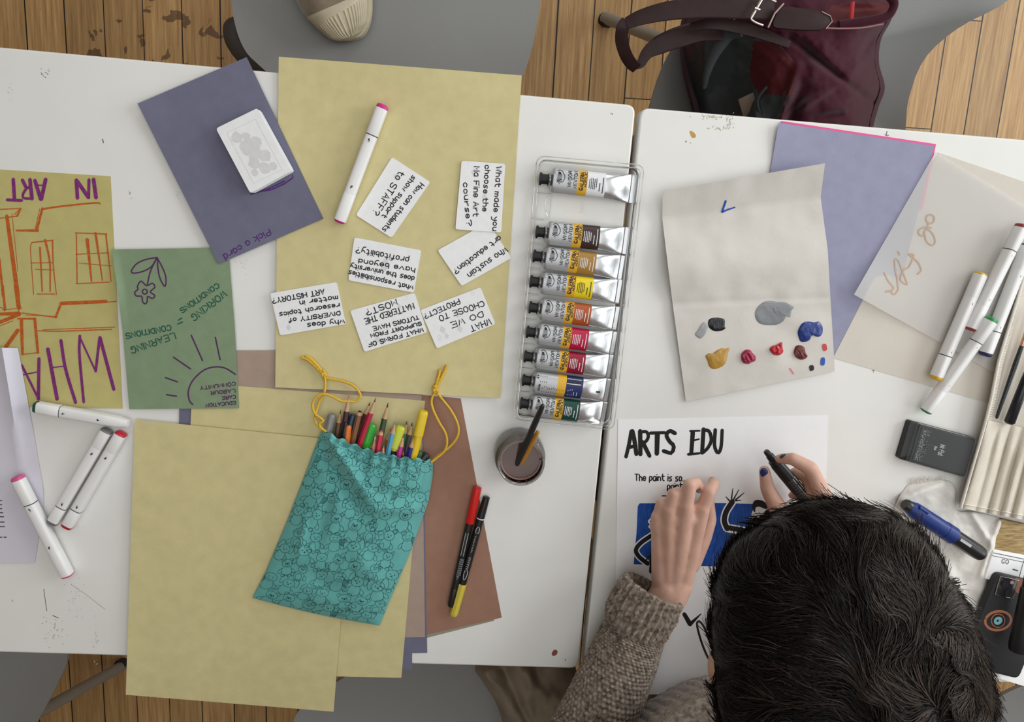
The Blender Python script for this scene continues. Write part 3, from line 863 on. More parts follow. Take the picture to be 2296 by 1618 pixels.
tr_ = sheet('paper_sheet', "translucent paper with the words Let's go in pale brown", 'paper', TQ_, 0.0033, trace_m, None, n=(41, 41), zf=tr_zf)
k = Ink(lambda x, y: P(x, y, ZT + 0.0033 + float(tr_h(x, y)) + .0004))
k.stroke(spline(c4(398, 488, 425, 545, 465, 600, 440, 622, 405, 628, 440, 620, 470, 648, 500, 612), 30), 3.1)
k.stroke(spline(c4(500, 612, 490, 520, 478, 462, 476, 395, 500, 400, 528, 470, 560, 555, 560, 575, 515, 540, 540, 470, 575, 450, 600, 400, 612, 362, 575, 355, 640, 410, 665, 470, 640, 500), 60), 3.1)
k.stroke(c4(500, 335, 512, 360), 3.1)
k.stroke(spline(c4(738, 165, 700, 158, 655, 175, 648, 205, 680, 220, 700, 175, 745, 200, 768, 262, 745, 290, 705, 262, 690, 200), 40), 3.1)
t_ = np.linspace(0, 2 * np.pi, 24); k.stroke(np.c_[1860 + (732 + 30 * np.cos(t_)) / 3.236, 460 + (100 + 32 * np.sin(t_)) / 3.236], 3.1)
k.stroke(c4(720, 130, 705, 175), 3.1)
k.build('lettering', mat('pale_brown_ink', (0.52, 0.35, 0.24), rough=0.7), tr_)

arts = sheet('paper_sheet', 'white sheet painted ARTS EDU with a blue picture panel', 'painting', [(1386, 940), (1857, 930), (1836, 1552), (1377, 1557)], 0.0006, white_m, None, n=(8, 8))
k = Ink(on(ZT + 0.00075)); q = 1 / 3.37; qa = q * 1.14
for pts, w, w2 in (((188, 222, 168, 330, 147, 418), 26, 24), ((195, 222, 212, 300, 226, 398), 30, 28), ((165, 345, 225, 335), 26, 22), ((254, 222, 256, 400), 30, 28), ((256, 230, 300, 228, 316, 262, 298, 300, 262, 318), 22, 22), ((272, 305, 300, 360, 326, 412), 30, 26),
                   ((330, 238, 440, 234), 22, 20), ((384, 240, 380, 395), 34, 30), ((518, 240, 480, 222, 452, 250, 475, 300, 508, 335, 490, 388, 430, 372), 28, 26), ((652, 232, 640, 395), 30, 26), ((632, 222, 705, 220), 14, 12), ((650, 295, 700, 283), 14, 10),
                   ((618, 398, 705, 390), 20, 14), ((733, 208, 722, 388), 28, 26), ((730, 212, 775, 225, 792, 290, 765, 350, 725, 388), 24, 22), ((822, 212, 816, 330, 842, 388, 866, 340, 874, 215), 24, 22)):
    k.stroke(spline(c12(*pts), 14) if len(pts) > 4 else c12(*pts), w * qa, w2 * qa)
for s_, p_, h in (('The paint is so....', (215, 575, 605, 580), 14), ('paint', (460, 640, 572, 640), 13)):
    a, b = c12(*p_); k.text(s_, *a, *b, h, 2.6, mid=True)
k.stroke(c12(420, 712, 450, 712, 450, 725), 2.5)
k.stroke(c7(700, 620, 728, 668), 9, 11); k.stroke(c7(728, 668, 778, 620), 9, 2)
k.build('lettering', black_ink, arts)
k = Ink(on(ZT + 0.00070))
k.fill(c12(205, 1228, 880, 1246, 1180, 1250, 1180, 990, 1112, 772, 860, 766, 250, 768, 236, 790, 226, 1000, 215, 1100))
k.build('blue_panel', mat('ultramarine_gouache', (0.012, 0.075, 0.36), rough=0.5, var=0.35, vscale=60, stretch=(4, 1, 1)), arts)
kw, kb = Ink(on(ZT + 0.00082)), Ink(on(ZT + 0.00094))
for pts, w in (((952, 755, 905, 830, 890, 900, 912, 962), 40), ((905, 950, 1010, 968, 1110, 990), 38), ((350, 1005, 262, 1065, 222, 1120, 245, 1170, 312, 1225), 32), ((352, 1105, 345, 1200, 338, 1285), 34)):
    kb.stroke(spline(c12(*pts), 24), w * q)
    if pts[-1] != 1285: kw.stroke(spline(c12(*pts), 24), (w + 20) * q)
for pts in ((942, 752, 955, 655), (955, 748, 1000, 665), (975, 742, 1040, 688), (932, 752, 902, 718), (975, 748, 1018, 745)):
    kb.stroke(c12(*pts), 3.6, 1.4)
kw.fill(closed_spline(c12(1118, 800, 1092, 862, 1076, 880, 1104, 892, 1094, 918, 1112, 965, 1200, 915, 1235, 850, 1190, 798), 30))
kb.fill(closed_spline(c12(1102, 780, 1120, 748, 1152, 742, 1190, 755, 1222, 790, 1205, 812, 1160, 795, 1128, 800, 1122, 835, 1108, 822), 36))
kb.fill(closed_spline(c12(1120, 985, 1128, 925, 1180, 905, 1250, 900, 1250, 990), 24))
kb.fill(closed_spline(c12(1195, 830, 1228, 812, 1250, 830, 1245, 880, 1205, 870), 20))
kb.stroke(c12(1092, 868, 1132, 868, 1112, 910), 4.5); kb.stroke(spline(c12(1128, 840, 1142, 850, 1155, 838), 6), 1.6)
kw.stroke(spline(c12(345, 875, 318, 905, 335, 925, 322, 945, 345, 965), 14), 4)
kw.stroke(spline(c12(920, 985, 1000, 1000, 1070, 1012), 10), 2.4); kb.stroke(spline(c12(300, 1200, 315, 1175, 345, 1168, 340, 1195, 315, 1215), 14), 3)
kw.build('white_figure_lettering', white_m, arts); kb.build('black_figure_lettering', black_ink, arts)


def pal_z(u, v):
    return 0.020 * np.clip(1 - v / 0.125, 0, 1) + 0.004 + 0.013 * np.exp(-((v - 0.36) / 0.14) ** 2) * (1.1 - 0.6 * u) - 0.003 * np.clip(v - 0.58, 0, 1) / 0.42 + 0.0020 * vnoise(u * 5, v * 6, 3) + .0007 * vnoise(u * 11, v * 15, 8) - 0.004 * np.exp(-((v - 0.55) / 0.012) ** 2) * 0.4


prow = [((1486, 428), (1850, 366), 0), ((1485, 491), (1840, 442), .125), ((1497, 590), (1856, 560), .35), ((1508, 680), (1862, 668), .55), ((1538, 900), (1872, 832), 1)]
pal = sheet('paint_palette_paper', 'creased newsprint sheet with dabs of acrylic paint', 'paper palette', None, 0.003, cream_m, None, n=(45, 73), rows=prow, zf=pal_z)


def pal_map(x, y):
    # invert the row layout for the height under a photo pixel
    v = 0.5
    for _ in range(6):
        l = [np.interp(v, [r[2] for r in prow], [r[0][k] for r in prow]) for k in (0, 1)]; r_ = [np.interp(v, [r[2] for r in prow], [r[1][k] for r in prow]) for k in (0, 1)]
        u = (x - l[0]) / (r_[0] - l[0]); yy = l[1] + (r_[1] - l[1]) * u
        v = float(np.clip(v + (y - yy) / 466, 0, 1))
    return ZT + 0.003 + float(pal_z(np.array(np.clip(u, 0, 1)), np.array(v)))


k = Ink(lambda x, y: P(x, y, pal_map(x, y) + 0.0006)); k.stroke(c3(523, 308, 512, 340, 500, 378), 4.2); k.stroke(c3(500, 378, 535, 362, 580, 348), 4.2, 2.6)
k.build('tick_marking', blue_ink, pal)
for nm, mm, pts in (('swatch_marking', mat('red_swatch', (0.62, 0.06, 0.07)), (1128, 1207, 1150, 1203, 1156, 1238, 1134, 1244)), ('swatch_marking', mat('blue_swatch', (0.02, 0.10, 0.45)), (1120, 1292, 1142, 1290, 1140, 1332, 1117, 1332)),
                    ('swatch_marking', mat('black_swatch', (0.02, 0.015, 0.025)), (1046, 1340, 1070, 1336, 1074, 1362, 1052, 1371))):
    k = Ink(lambda x, y: P(x, y, pal_map(x, y) + 0.0006)); k.fill(closed_spline(c3(*pts), 16)); k.build(nm, mm, pal)
k = Ink(lambda x, y: P(x, y, pal_map(x, y) + 0.0006)); k.stroke(c3(925, 1355, 948, 1388), 3); k.build('swatch_marking', mat('pink_swatch', (0.75, 0.25, 0.30)), pal)


def dab(label, pts, colr, hmax, seed, streak=(0, 1), rough=0.28):
    """a smear of thick paint: domed outline with brush ridges"""
    o = closed_spline(pts, 40); c = o.mean(0); R = 9; V = []
    for kk in range(R):
        f = 1 - kk / (R - 0.5)
        qd = c + (o - c) * f
        zz = np.array([pal_map(*t) for t in qd])
        rid = vnoise((qd[:, 0] * streak[1] - qd[:, 1] * streak[0]) / 3.2, (qd[:, 0] * streak[0] + qd[:, 1] * streak[1]) / 14, seed)
        h = hmax * (1 - f ** 4) + (0.35 * hmax * rid * (1 - f ** 6)) - (0.0006 if kk == 0 else 0)
        V.append(PA(qd[:, 0], qd[:, 1], zz + 0.0004 + np.maximum(h, -0.0006)))
    n = 40; F = []
    for kk in range(R - 1):
        for i in range(n):
            j = (i + 1) % n
            F.append((kk * n + i, kk * n + j, (kk + 1) * n + j, (kk + 1) * n + i))
    F.append(tuple((R - 1) * n + i for i in range(n)))
    o_ = obj('paint_dab', np.concatenate(V), F, mat('wet_' + label.split()[0] + '_paint_%d' % seed, colr, rough=rough, spec=0.5, bump=0.3, bscale=260), pal)
    o_['label'] = label


c8 = crop(1540, 660, 6.753)
dab('grey acrylic smear', c8(1060, 190, 1130, 130, 1210, 90, 1290, 95, 1370, 110, 1460, 110, 1530, 130, 1630, 190, 1590, 240, 1570, 350, 1520, 300, 1470, 400, 1370, 460, 1250, 470, 1110, 450, 1040, 380, 1020, 270), (0.24, 0.255, 0.27), 0.0016, 1, (0.3, 1))
dab('black acrylic dab', c8(320, 420, 350, 365, 450, 345, 530, 360, 575, 380, 575, 480, 590, 510, 540, 545, 450, 560, 380, 540, 330, 490), (0.008, 0.010, 0.012), 0.002, 2)
dab('grey white streak beside black dab', c8(255, 415, 300, 430, 320, 500, 280, 600, 240, 650, 190, 670, 120, 610, 170, 530, 215, 460), (0.33, 0.33, 0.34), 0.0008, 3, (-0.6, 1))
dab('blue acrylic dab', c8(1690, 520, 1740, 440, 1820, 405, 1930, 420, 2010, 410, 2060, 500, 2050, 600, 1990, 645, 1900, 620, 1850, 700, 1730, 720, 1690, 650, 1675, 580), (0.02, 0.045, 0.22), 0.0028, 4, (0.1, 1))
dab('ochre acrylic dab', c8(280, 930, 330, 890, 390, 890, 460, 840, 540, 805, 590, 820, 655, 800, 625, 890, 605, 1000, 540, 1090, 410, 1135, 340, 1090, 310, 1000), (0.46, 0.26, 0.045), 0.0024, 5, (0.3, 1))
dab('crimson acrylic dab', c8(820, 960, 830, 890, 890, 835, 960, 840, 1000, 890, 1040, 930, 1040, 1000, 980, 1030, 930, 1055, 850, 1035), (0.33, 0.012, 0.06), 0.0052, 6, (0.5, 1))
dab('red acrylic dab', c8(1250, 835, 1290, 780, 1360, 760, 1440, 720, 1450, 800, 1460, 870, 1400, 920, 1310, 910), (0.48, 0.008, 0.025), 0.0046, 7, (0.5, 1))
dab('red-brown acrylic dab', c8(1620, 850, 1650, 780, 1710, 765, 1780, 800, 1800, 880, 1830, 930, 1800, 970, 1730, 990, 1660, 960, 1625, 910), (0.14, 0.022, 0.018), 0.0046, 8, (0.7, 1))


# ------------------------------------------------------------------ playing cards painted white, with questions
card_m = mat('whitewashed_card', (0.84, 0.84, 0.85), rough=0.55, spec=0.35, var=0.03, vscale=90)
ghost_m = mat('faded_card_print', (0.68, 0.68, 0.70), rough=0.6)
ghost_l = mat('faint_card_print', (0.68, 0.665, 0.675), rough=0.6, var=0.05, vscale=120)


def playing_card(quad, label, lines, ghosts, z, w=2.35, tilt=None):
    t = obj('playing_card', *prism(round_poly([P(x, y, ZT + z)[:2] for x, y in quad], 0.0032), ZT + z - 0.00045, ZT + z), card_m, smooth=False)
    tag(t, label, 'card', 'handwritten question cards on the olive sheet')
    k = Ink(on(ZT + z + 0.00012))
    qd = np.array(quad, float)
    for (u, v, s, kind) in ghosts:
        p = qd[0] + (qd[1] - qd[0]) * u + (qd[3] - qd[0]) * v
        d = (qd[1] - qd[0]) / np.linalg.norm(qd[1] - qd[0]); e = np.array([-d[1], d[0]])
        if kind == 'spade':
            k.fill([p + d * a * s + e * b * s for a, b in ((0, -1), (.55, -.2), (.75, .3), (.3, .45), (.4, .9), (-.4, .9), (-.3, .45), (-.75, .3), (-.55, -.2))])
        elif kind == 'diamond':
            k.fill([p + d * a * s + e * b * s for a, b in ((0, -1), (.7, 0), (0, 1), (-.7, 0))])
        else:
            d2 = d * s * 0.5
            k.text(kind, *(p - d2), *(p + d2), s * 1.6, 0.8)
    if ghosts: k.build('faded_print', ghost_m, t)
    k = Ink(on(ZT + z + 0.0002))
    for s, a, b, h in lines: k.text(s, *a, *b, h, w, mid=True)
    k.build('lettering', black_ink, t)
    return t


def LN(c, s, x0, y0, x1, y1, h):
    a, b = c(x0, y0, x1, y1); return (s, a, b, h * .93)


playing_card([(879, 352), (965, 408), (878, 533), (798, 482)], 'white card asking How can students show support to STAFF?',
             [LN(c2, 'How can students', 1272, 1085, 975, 1450, 12), LN(c2, 'show support', 1212, 1030, 972, 1345, 11.5), LN(c2, 'to STAFF?', 1118, 995, 905, 1320, 15)], [(.3, .2, 9, 'diamond'), (.7, .8, 9, 'diamond')], 0.0062)
playing_card([(1094, 498), (1147, 578), (1035, 641), (981, 561)], 'white card asking Who sustain art education?',
             [LN(c6, 'Who sustain', 1955, 205, 1655, 415, 13), LN(c6, 'art education?', 1905, 112, 1545, 385, 12)], [(.6, .75, 8, 'spade')], 0.0062)
playing_card([(1035, 360), (1133, 367), (1124, 521), (1021, 514)], 'white card asking What made you choose the Fine Art course?',
             [LN(c2, 'What made you', 1872, 952, 1842, 1450, 12.5), LN(c2, 'choose the', 1785, 942, 1762, 1298, 12), LN(c2, 'Ma Fine Art', 1700, 952, 1692, 1338, 13), LN(c2, 'course?', 1612, 1078, 1640, 1412, 12)],
             [(.14, .06, 8, '7'), (.3, .15, 8, 'spade'), (.6, .5, 9, 'spade')], 0.0075)
playing_card([(794.6, 531.8), (944.7, 561), (928, 656), (781, 628)], 'white card asking what responsibilities does the university have beyond profitability?',
             [LN(c6, 'what responsibilities', 1218, 512, 712, 388, 11), LN(c6, 'does the university', 1226, 438, 728, 336, 11), LN(c6, 'have beyond', 1232, 370, 790, 298, 11), LN(c6, 'profitability?', 1182, 292, 770, 208, 13)], [(.5, .5, 18, 'diamond')], 0.0062)
playing_card([(605.6, 657), (755, 632), (775.6, 726), (628, 752)], 'white card asking why does DIVERSITY of research topics matter in ART HISTORY?',
             [LN(c6, 'why does', 676, 775, 385, 805, 11), LN(c6, 'DIVERSITY of', 642, 706, 238, 768, 9.5), LN(c6, 'research topics', 636, 645, 165, 722, 10.5), LN(c6, 'matter in', 622, 586, 325, 630, 10.5), LN(c6, 'ART HISTORY?', 516, 535, 108, 612, 12)], [(.15, .85, 8, 'diamond')], 0.0062)
playing_card([(785, 696), (929.6, 656), (958, 744.5), (817, 788.5)], 'white card asking WHAT FORMS OF SUPPORT FROM TUTORS HAVE MATTERED THE MOST?',
             [LN(c6, 'WHAT FORMS OF', 1297, 838, 865, 958, 9.5), LN(c6, 'SUPPORT FROM', 1282, 790, 886, 886, 8.5), LN(c6, 'TUTORS HAVE', 1262, 740, 903, 832, 9.5), LN(c6, 'MATTERED THE', 1222, 650, 838, 772, 13.5), LN(c6, 'MOST?', 1087, 620, 848, 705, 14)],
             [(.85, .1, 8, '5'), (.72, .2, 6, 'spade'), (.2, .35, 9, 'spade'), (.25, .8, 9, 'spade'), (.1, .9, 8, '5')], 0.0062)
playing_card([(942.4, 694.7), (1077.4, 643.5), (1111, 726), (979.4, 781)], 'white card asking WHAT DO WE CHOOSE TO PROTECT?',
             [LN(c6, 'WHAT', 1828, 770, 1672, 832, 15), LN(c6, 'DO WE', 1768, 712, 1518, 803, 13), LN(c6, 'CHOOSE TO', 1776, 630, 1425, 748, 13), LN(c6, 'PROTECT?', 1582, 610, 1308, 735, 12)],
             [(.85, .12, 8, '8'), (.1, .85, 8, '8'), (.22, .8, 7, 'spade'), (.2, .62, 9, 'spade'), (.45, .75, 9, 'spade'), (.5, .4, 9, 'spade')], 0.0062, w=2.2)

# the deck: every card is a card of its own, squared up
dq = np.array([(484, 288), (576, 243), (653, 383), (561, 433)], float)
qtop = 0.0068
R_ = np.random.RandomState(5)
N_ = 34
deck_o = None
for i in range(N_):
    z = ZT + qtop + 0.0004 + 0.00042 * i
    jx, jy = (0, 0) if i == N_ - 1 else R_.normal(0, 0.00035, 2)
    base = np.array([P(x, y, ZT + qtop + 0.0148)[:2] for x, y in dq]) + (jx, jy)
    if i < N_ - 1:
        if deck_o is None:
            deck_o = obj('playing_card', *prism(round_poly(base, 0.0034), z, z + 0.00036), card_m, smooth=False)
            tag(deck_o, 'white card in the squared deck on the purple sheet, below its top card', 'card', 'cards stacked under the top of the deck')
            d0 = base[0]; zz0 = z
        else:
            c_ = deck_o.copy(); COL.objects.link(c_)
            c_.location = (deck_o.location[0] + base[0][0] - d0[0], deck_o.location[1] + base[0][1] - d0[1], deck_o.location[2] + z - zz0)
    else:
        t = obj('playing_card', *prism(round_poly(base, 0.0034), z, z + 0.00036), card_m, smooth=False)
        tag(t, 'top card of the deck, court figure whitewashed, on the purple sheet', 'card', 'whitewashed deck')
        zt = z + 0.00036 + 0.00012
        k = Ink(on(zt))
        bq = lambda u, v: dq[0] + (dq[1] - dq[0]) * u + (dq[3] - dq[0]) * v
        for a, b in (((.17, .12), (.86, .12)), ((.86, .12), (.86, .9)), ((.86, .9), (.17, .9)), ((.17, .9), (.17, .12)), ):
            k.stroke([bq(*a), bq(*b)], 0.9)
        k.build('border_print', ghost_m, t)
        k = Ink(on(zt - 0.00004))
        for u, v, s in ((.32, .24, .13), (.5, .28, .10), (.38, .42, .15), (.62, .4, .14), (.5, .52, .17), (.4, .64, .14), (.66, .62, .14), (.55, .78, .13), (.72, .8, .09), (.3, .78, .08)):
            a_ = np.linspace(0, 2 * np.pi, 11)[:-1]; rr = s * (0.75 + 0.35 * R_.rand(10))
            k.fill([bq(u + r * math.cos(x), v + 0.7 * r * math.sin(x)) for r, x in zip(rr, a_)])
        k.build('faded_print', ghost_l, t)

# ------------------------------------------------------------------ twin-tip markers
mk_white = mat('white_marker_plastic', (0.80, 0.79, 0.78), rough=0.28, spec=0.5)
mk_grey = mat('marker_seam_grey', (0.06, 0.06, 0.07), rough=0.5)
emboss = mat('embossed_plastic', (0.70, 0.69, 0.68), rough=0.4)
GM = 'white twin-tip markers lying on the tables'
ZM = ZT + 0.0088


def marker(label, a, b, colr, ring=0.26, za=0.0, zb=0.0, r=0.0077, pointed=False, base=0.0, roll=0.0):
    """white square-bodied double marker from photo pixel a to b; coloured plugs, seam ring near a"""
    p0 = P(*a, ZM + base + za); p1 = P(*b, ZM + base + zb)
    d = (p1 - p0); L = np.linalg.norm(d); d /= L
    t = empty('marker_pen', ((p0 + p1) / 2)[:2].tolist() + [min(p0[2], p1[2]) - r])
    tag(t, label, 'marker', GM)
    pl = mat('plug_' + '_'.join('%d' % round(c * 255) for c in colr), colr, rough=0.35, spec=0.5)
    e = 0.0045 / L
    upv = np.array([math.sin(roll), 0, math.cos(roll)])
    kw = dict(n=20, power=0.55, up=upv)
    k = 1 - ring
    end = [(1 - e, r), (1 - e * 0.5, r * 0.96)] if not pointed else [(1 - 9 * e, r), (1 - 4 * e, r * .93), (1 - e, r * 0.62)]
    obj('barrel', *rod(p0, p1, [(ring + 0.006, r * 0.985), (k + 0.002, r * 0.985)], **kw), mk_white, t)
    obj('cap', *rod(p0, p1, [(e, r * 0.97), (e * 1.4, r), (ring - 0.004, r), (ring, r * 0.97)], **kw), mk_white, t)
    obj('cap', *rod(p0, p1, [(k + 0.002, r * 0.975), (k + 0.006, r)] + end, **kw), mk_white, t)
    obj('seam_ring', *rod(p0, p1, [(ring - 0.001, r * 0.99), (ring + 0.007, r * 0.99)], **kw), mk_grey, t)
    pa = obj('end_plug', *rod(p0, p1, [(-0.2 * e, r * 0.55), (0.0, r * 0.78), (e * 0.25, r * 0.93), (e, r * 0.96)], **kw), pl, t)
    if not pointed:
        obj('end_plug', *rod(p0, p1, [(1 - e, r * 0.95), (1 - 0.25 * e, r * 0.93), (1.0, r * 0.78), (1 + 0.2 * e, r * 0.55)], **kw), pl, t)
    # nib symbols printed on the barrel
    s = np.cross(d, (0, 0, 1)); s /= np.linalg.norm(s)
    top = lambda u, v: p0 + d * (u * L) + s * v + np.array([0, 0, r * 0.985 + 0.00025])
    kk = Ink(lambda x, y: top(x, y))
    for u, sg in ((ring + 0.05, -1), (k - 0.06, 1)):
        q = 0.0022
        kk.fill([(u + sg * 0.022, 0.3 * q), (u, 0.75 * q), (u - sg * .003, -0.75 * q), (u + sg * 0.010, -0.1 * q)])
    kk.build('nib_symbol_print', black_ink, t)
    kk2 = Ink(lambda x, y: top(x, y))
    for u, sg in ((ring + 0.05, -1), (k - 0.06, 1)):
        x = u - sg * 0.008
        kk2.fill([(x, 0.0012), (x + 0.004, 0.0012), (x + 0.004, -0.0012), (x, -0.0012)])
    kk2.build('small_print', mk_grey, t)
    return t


mg = (0.55, 0.02, 0.22)
marker('white marker with magenta ends diagonal on the large olive sheet', (859, 236), (761, 498), mg, 0.25, base=0.006)
marker('white marker with dark green end, its far tip touching the olive sheet', (78, 911), (296, 950), (0.01, 0.09, 0.06), 0.27, pointed=True, base=0.003)
marker('white marker with grey ends touching the red-ended one', (118, 1172), (241, 963), (0.16, 0.16, 0.17), 0.18)
marker('white marker with red ends beside the grey-ended one', (150, 1181), (273, 970), (0.50, 0.012, 0.03), 0.19)
marker('white marker with pale pink ends, half on the lilac printed sheet', (38, 1068), (153, 1291), (0.62, 0.10, 0.26), 0.26, za=0.004, base=0.001)
marker('white marker with yellow ends by the tracing paper', (2097, 850), (2200, 612), (0.70, 0.42, 0.02), 0.225, base=0.0075, roll=.4)
marker('white marker with dark red ends crossing the top of the others', (2292, 504), (2175, 739), (0.28, 0.03, 0.03), 0.235, zb=0.004, za=0.004, base=0.007, roll=.4)
marker('white marker with green ends, longest reach towards the ink pad', (2226, 713), (2075, 923), (0.03, 0.26, 0.08), 0.24, za=0.018, base=0.003, roll=.4)
marker('white marker with navy ends partly beneath the green-ended one', (2208, 797), (2305, 548), (0.02, 0.02, 0.10), 0.22, base=0.0055, roll=.4)

# ------------------------------------------------------------------ fineliner pens
pen_black = mat('black_pen_barrel', (0.012, 0.012, 0.013), rough=0.3, spec=0.5)
pen_label = mat('silver_pen_print', (0.45, 0.45, 0.47), rough=0.5)
red_cap = mat('red_pen_cap', (0.62, 0.02, 0.015), rough=0.3)
yel_cap = mat('yellow_pen_cap', (0.62, 0.50, 0.07), rough=0.35)


def pen(label, a, b, build):
    p0 = P(*a, ZT + 0.0072); p1 = P(*b, ZT + 0.0072)
    t = empty('fineliner_pen', [*((p0 + p1) / 2)[:2], ZT + 0.001]); tag(t, label, 'pen', 'black fineliner pens on the brown sheet')
    build(p0, p1, t); return t


def top_of(p0, p1, r):
    d = p1 - p0; L = np.linalg.norm(d); d = d / L; s = np.cross(d, (0, 0, 1)); s /= np.linalg.norm(s)
    return lambda u, v: p0 + d * u * L + s * v + np.array([0, 0, math.sqrt(max(r * r - v * v, 0)) + 0.0002])


def pen_red(p0, p1, t):
    obj('cap', *rod(p0, p1, [(0, .0040), (.004, .0056), (.02, .0060), (.292, .0062), (.296, .0058)], n=20), red_cap, t)
    obj('barrel', *rod(p0, p1, [(.296, .0055), (.84, .0055)], n=20), pen_black, t)
    obj('end_cap', *rod(p0, p1, [(.842, .0054), (.845, .0056), (.985, .0052), (1, .0046)], n=20), pen_black, t)
    m = top_of(p0, p1, .0055)
    k = Ink(m); k.fill([(.37, -.0016), (.37, .0028), (.56, .0028), (.56, -.0016)]); k.build('barcode_print', pen_label, t)
    k = Ink(m)
    for v in (-.0028, -.0012, .0004, .002):
        for u in np.arange(.585, .585 + .17 - abs(v) * 10, .018): k.stroke([(u, v), (u + .012, v)], .0005)
    k.build('small_print', pen_label, t)


def pen_yellow(p0, p1, t):
    obj('cap', *rod(p0, p1, [(0, .0040), (.004, .0050), (.16, .0056), (.172, .0056)], n=20), pen_black, t)
    obj('white_ring', *rod(p0, p1, [(.172, .0057), (.180, .0057)], n=20), mk_white, t)
    obj('barrel', *rod(p0, p1, [(.180, .0056), (.725, .0056)], n=20), pen_black, t)
    obj('yellow_cap', *rod(p0, p1, [(.725, .0060), (.73, .0064), (.985, .0060), (1, .0050)], n=8), yel_cap, t, smooth=False)
    m = top_of(p0, p1, .0056)
    k = Ink(m)
    o = closed_spline([(.235, 0), (.255, .0022), (.285, .002), (.29, 0), (.285, -.002), (.255, -.0022)], 18); k.stroke(np.vstack([o, o[:1]]), .0006)
    o = closed_spline([(.68, 0), (.655, .0022), (.61, .0022), (.60, 0), (.61, -.0022), (.655, -.0022)], 18); k.stroke(np.vstack([o, o[:1]]), .0006)
    for i, u in enumerate(np.arange(.31, .45, .013)): k.stroke([(u, -.001 + .0006 * (i % 3)), (u + .007, .0014)], .0006)
    for i, u in enumerate(np.arange(.49, .585, .018)): k.stroke([(u, -.0016), (u + .006, .0018), (u + .012, -.0012)], .0009)
    k.build('drop_symbol_print', mat('white_pen_print', (0.75, 0.75, 0.75), rough=0.5), t)


pen('fineliner pen with a red cap on the brown sheet', (1071, 1091), (1011, 1358), pen_red)
pen('fineliner pen with a black cap at top and a yellow cap at bottom', (1091, 1113), (1017, 1379), pen_yellow)

# thick blue marker on the rag
bm0, bm1 = P(2046, 1141, ZT + 0.0265), P(2194, 1238, ZT + 0.0245)
t = empty('marker_pen', [*((bm0 + bm1) / 2)[:2], ZT + 0.014]); tag(t, 'thick marker with a blue cap and black barrel lying on the rag', 'marker')
blue_cap = mat('blue_marker_cap', (0.012, 0.035, 0.19), rough=0.4)
obj('cap', *rod(bm0, bm1, [(-.06, .0085), (-.04, .0098), (0, .0105), (.02, .0118), (.42, .0122), (.46, .0124)], n=24), blue_cap, t)
obj('cap_collar', *rod(bm0, bm1, [(.462, .0128), (.60, .0130)], n=24), blue_cap, t)
obj('cap_clip', *rod(bm0 + [0.004, 0.006, .008], bm0 + (bm1 - bm0) * .12 + [0.004, 0.006, .009], [(0, .003), (1, .003)], n=8), blue_cap, t)
obj('nib_cover', *rod(bm0, bm1, [(-.12, .0070), (-.10, .0085), (-.058, .0088)], n=24), pen_black, t)
obj('barrel', *rod(bm0, bm1, [(.602, .0112), (.97, .0112), (1.03, .0104), (1.06, .008), (1.07, .004)], n=24), pen_black, t)
k = Ink(top_of(bm0, bm1, .0113)); k.fill([(.64, -.0035), (.64, .0005), (.80, .0005), (.80, -.0035)]); k.build('label_print', pen_label, t)

# ------------------------------------------------------------------ ink pad
iq = [P(x, y, ZT + 0.018) for x, y in ((2048, 946), (2197, 986), (2171, 1074), (2022, 1032))]
c = np.mean(iq, 0); t = empty('ink_pad', [c[0], c[1], ZT]); tag(t, 'black stamp ink pad with clear lid, partly under the canvas brush roll', 'ink pad')
ib = mat('black_pad_plastic', (0.012, 0.012, 0.013), rough=0.35, spec=0.5)
pad_poly = round_poly([q[:2] for q in iq], 0.004)
obj('base', *bevel_prism(pad_poly, ZT + 0.0003, ZT + 0.0105, 0.001), ib, t)
lerp = lambda u, v: P(*(np.array((2048, 946)) * (1 - u) * (1 - v) + np.array((2197, 986)) * u * (1 - v) + np.array((2171, 1074)) * u * v + np.array((2022, 1032)) * (1 - u) * v), ZT + 0.018)[:2]
lab = [lerp(u, v) for u, v in ((.19, .07), (.97, .07), (.97, .93), (.19, .93))]
obj('label_card', *prism(lab, ZT + 0.0106, ZT + 0.0114), mat('charcoal_label', (0.032, 0.033, 0.038), rough=0.4), t, smooth=False)
lk = Ink(lambda u, v: np.array([*lerp(u, v), ZT + 0.01165]))
RR = np.random.RandomState(3)
for i in range(240):
    v = RR.rand() * .8 + .1; u = .21 + abs(RR.normal(0, .055)); lk.fill([(u, v), (u + .009, v), (u + .009, v + .010), (u, v + .010)])
lk.build('speckle_print', pen_label, t)
kk = Ink(lambda u, v: np.array([*lerp(u, v), ZT + 0.0117])); kk.text('Ink Pad', .52, .37, .52, .63, .075, .010, jit=0); kk.text('Black', .445, .45, .445, .55, .035, .006, jit=0)
kk.build('lettering', mk_white, t)
kk = Ink(lambda u, v: np.array([*lerp(u, v), ZT + 0.0118]))
for v in (.33, .42, .51): kk.fill([(.285, v), (.325, v + .015), (.30, v + .06), (.275, v + .035)])
kk.build('symbol_print', black_ink, t)
lidm = clear_mat('clear_lid_plastic', (0.93, 0.94, 0.94), t=0.97, rough=0.3, gloss=0.06)
ring_out = round_poly([lerp(u, v) for u, v in ((.09, .0), (1.0, .0), (1.0, 1.0), (.09, 1.0))], 0.003)
obj('lid', *bevel_prism(ring_out, ZT + 0.0125, ZT + 0.018, 0.0012), lidm, t)
obj('lid_ridge', *prism([lerp(u, v) for u, v in ((.145, .03), (.165, .03), (.165, .97), (.145, .97))], ZT + 0.0107, ZT + 0.0122), ib, t, smooth=False)

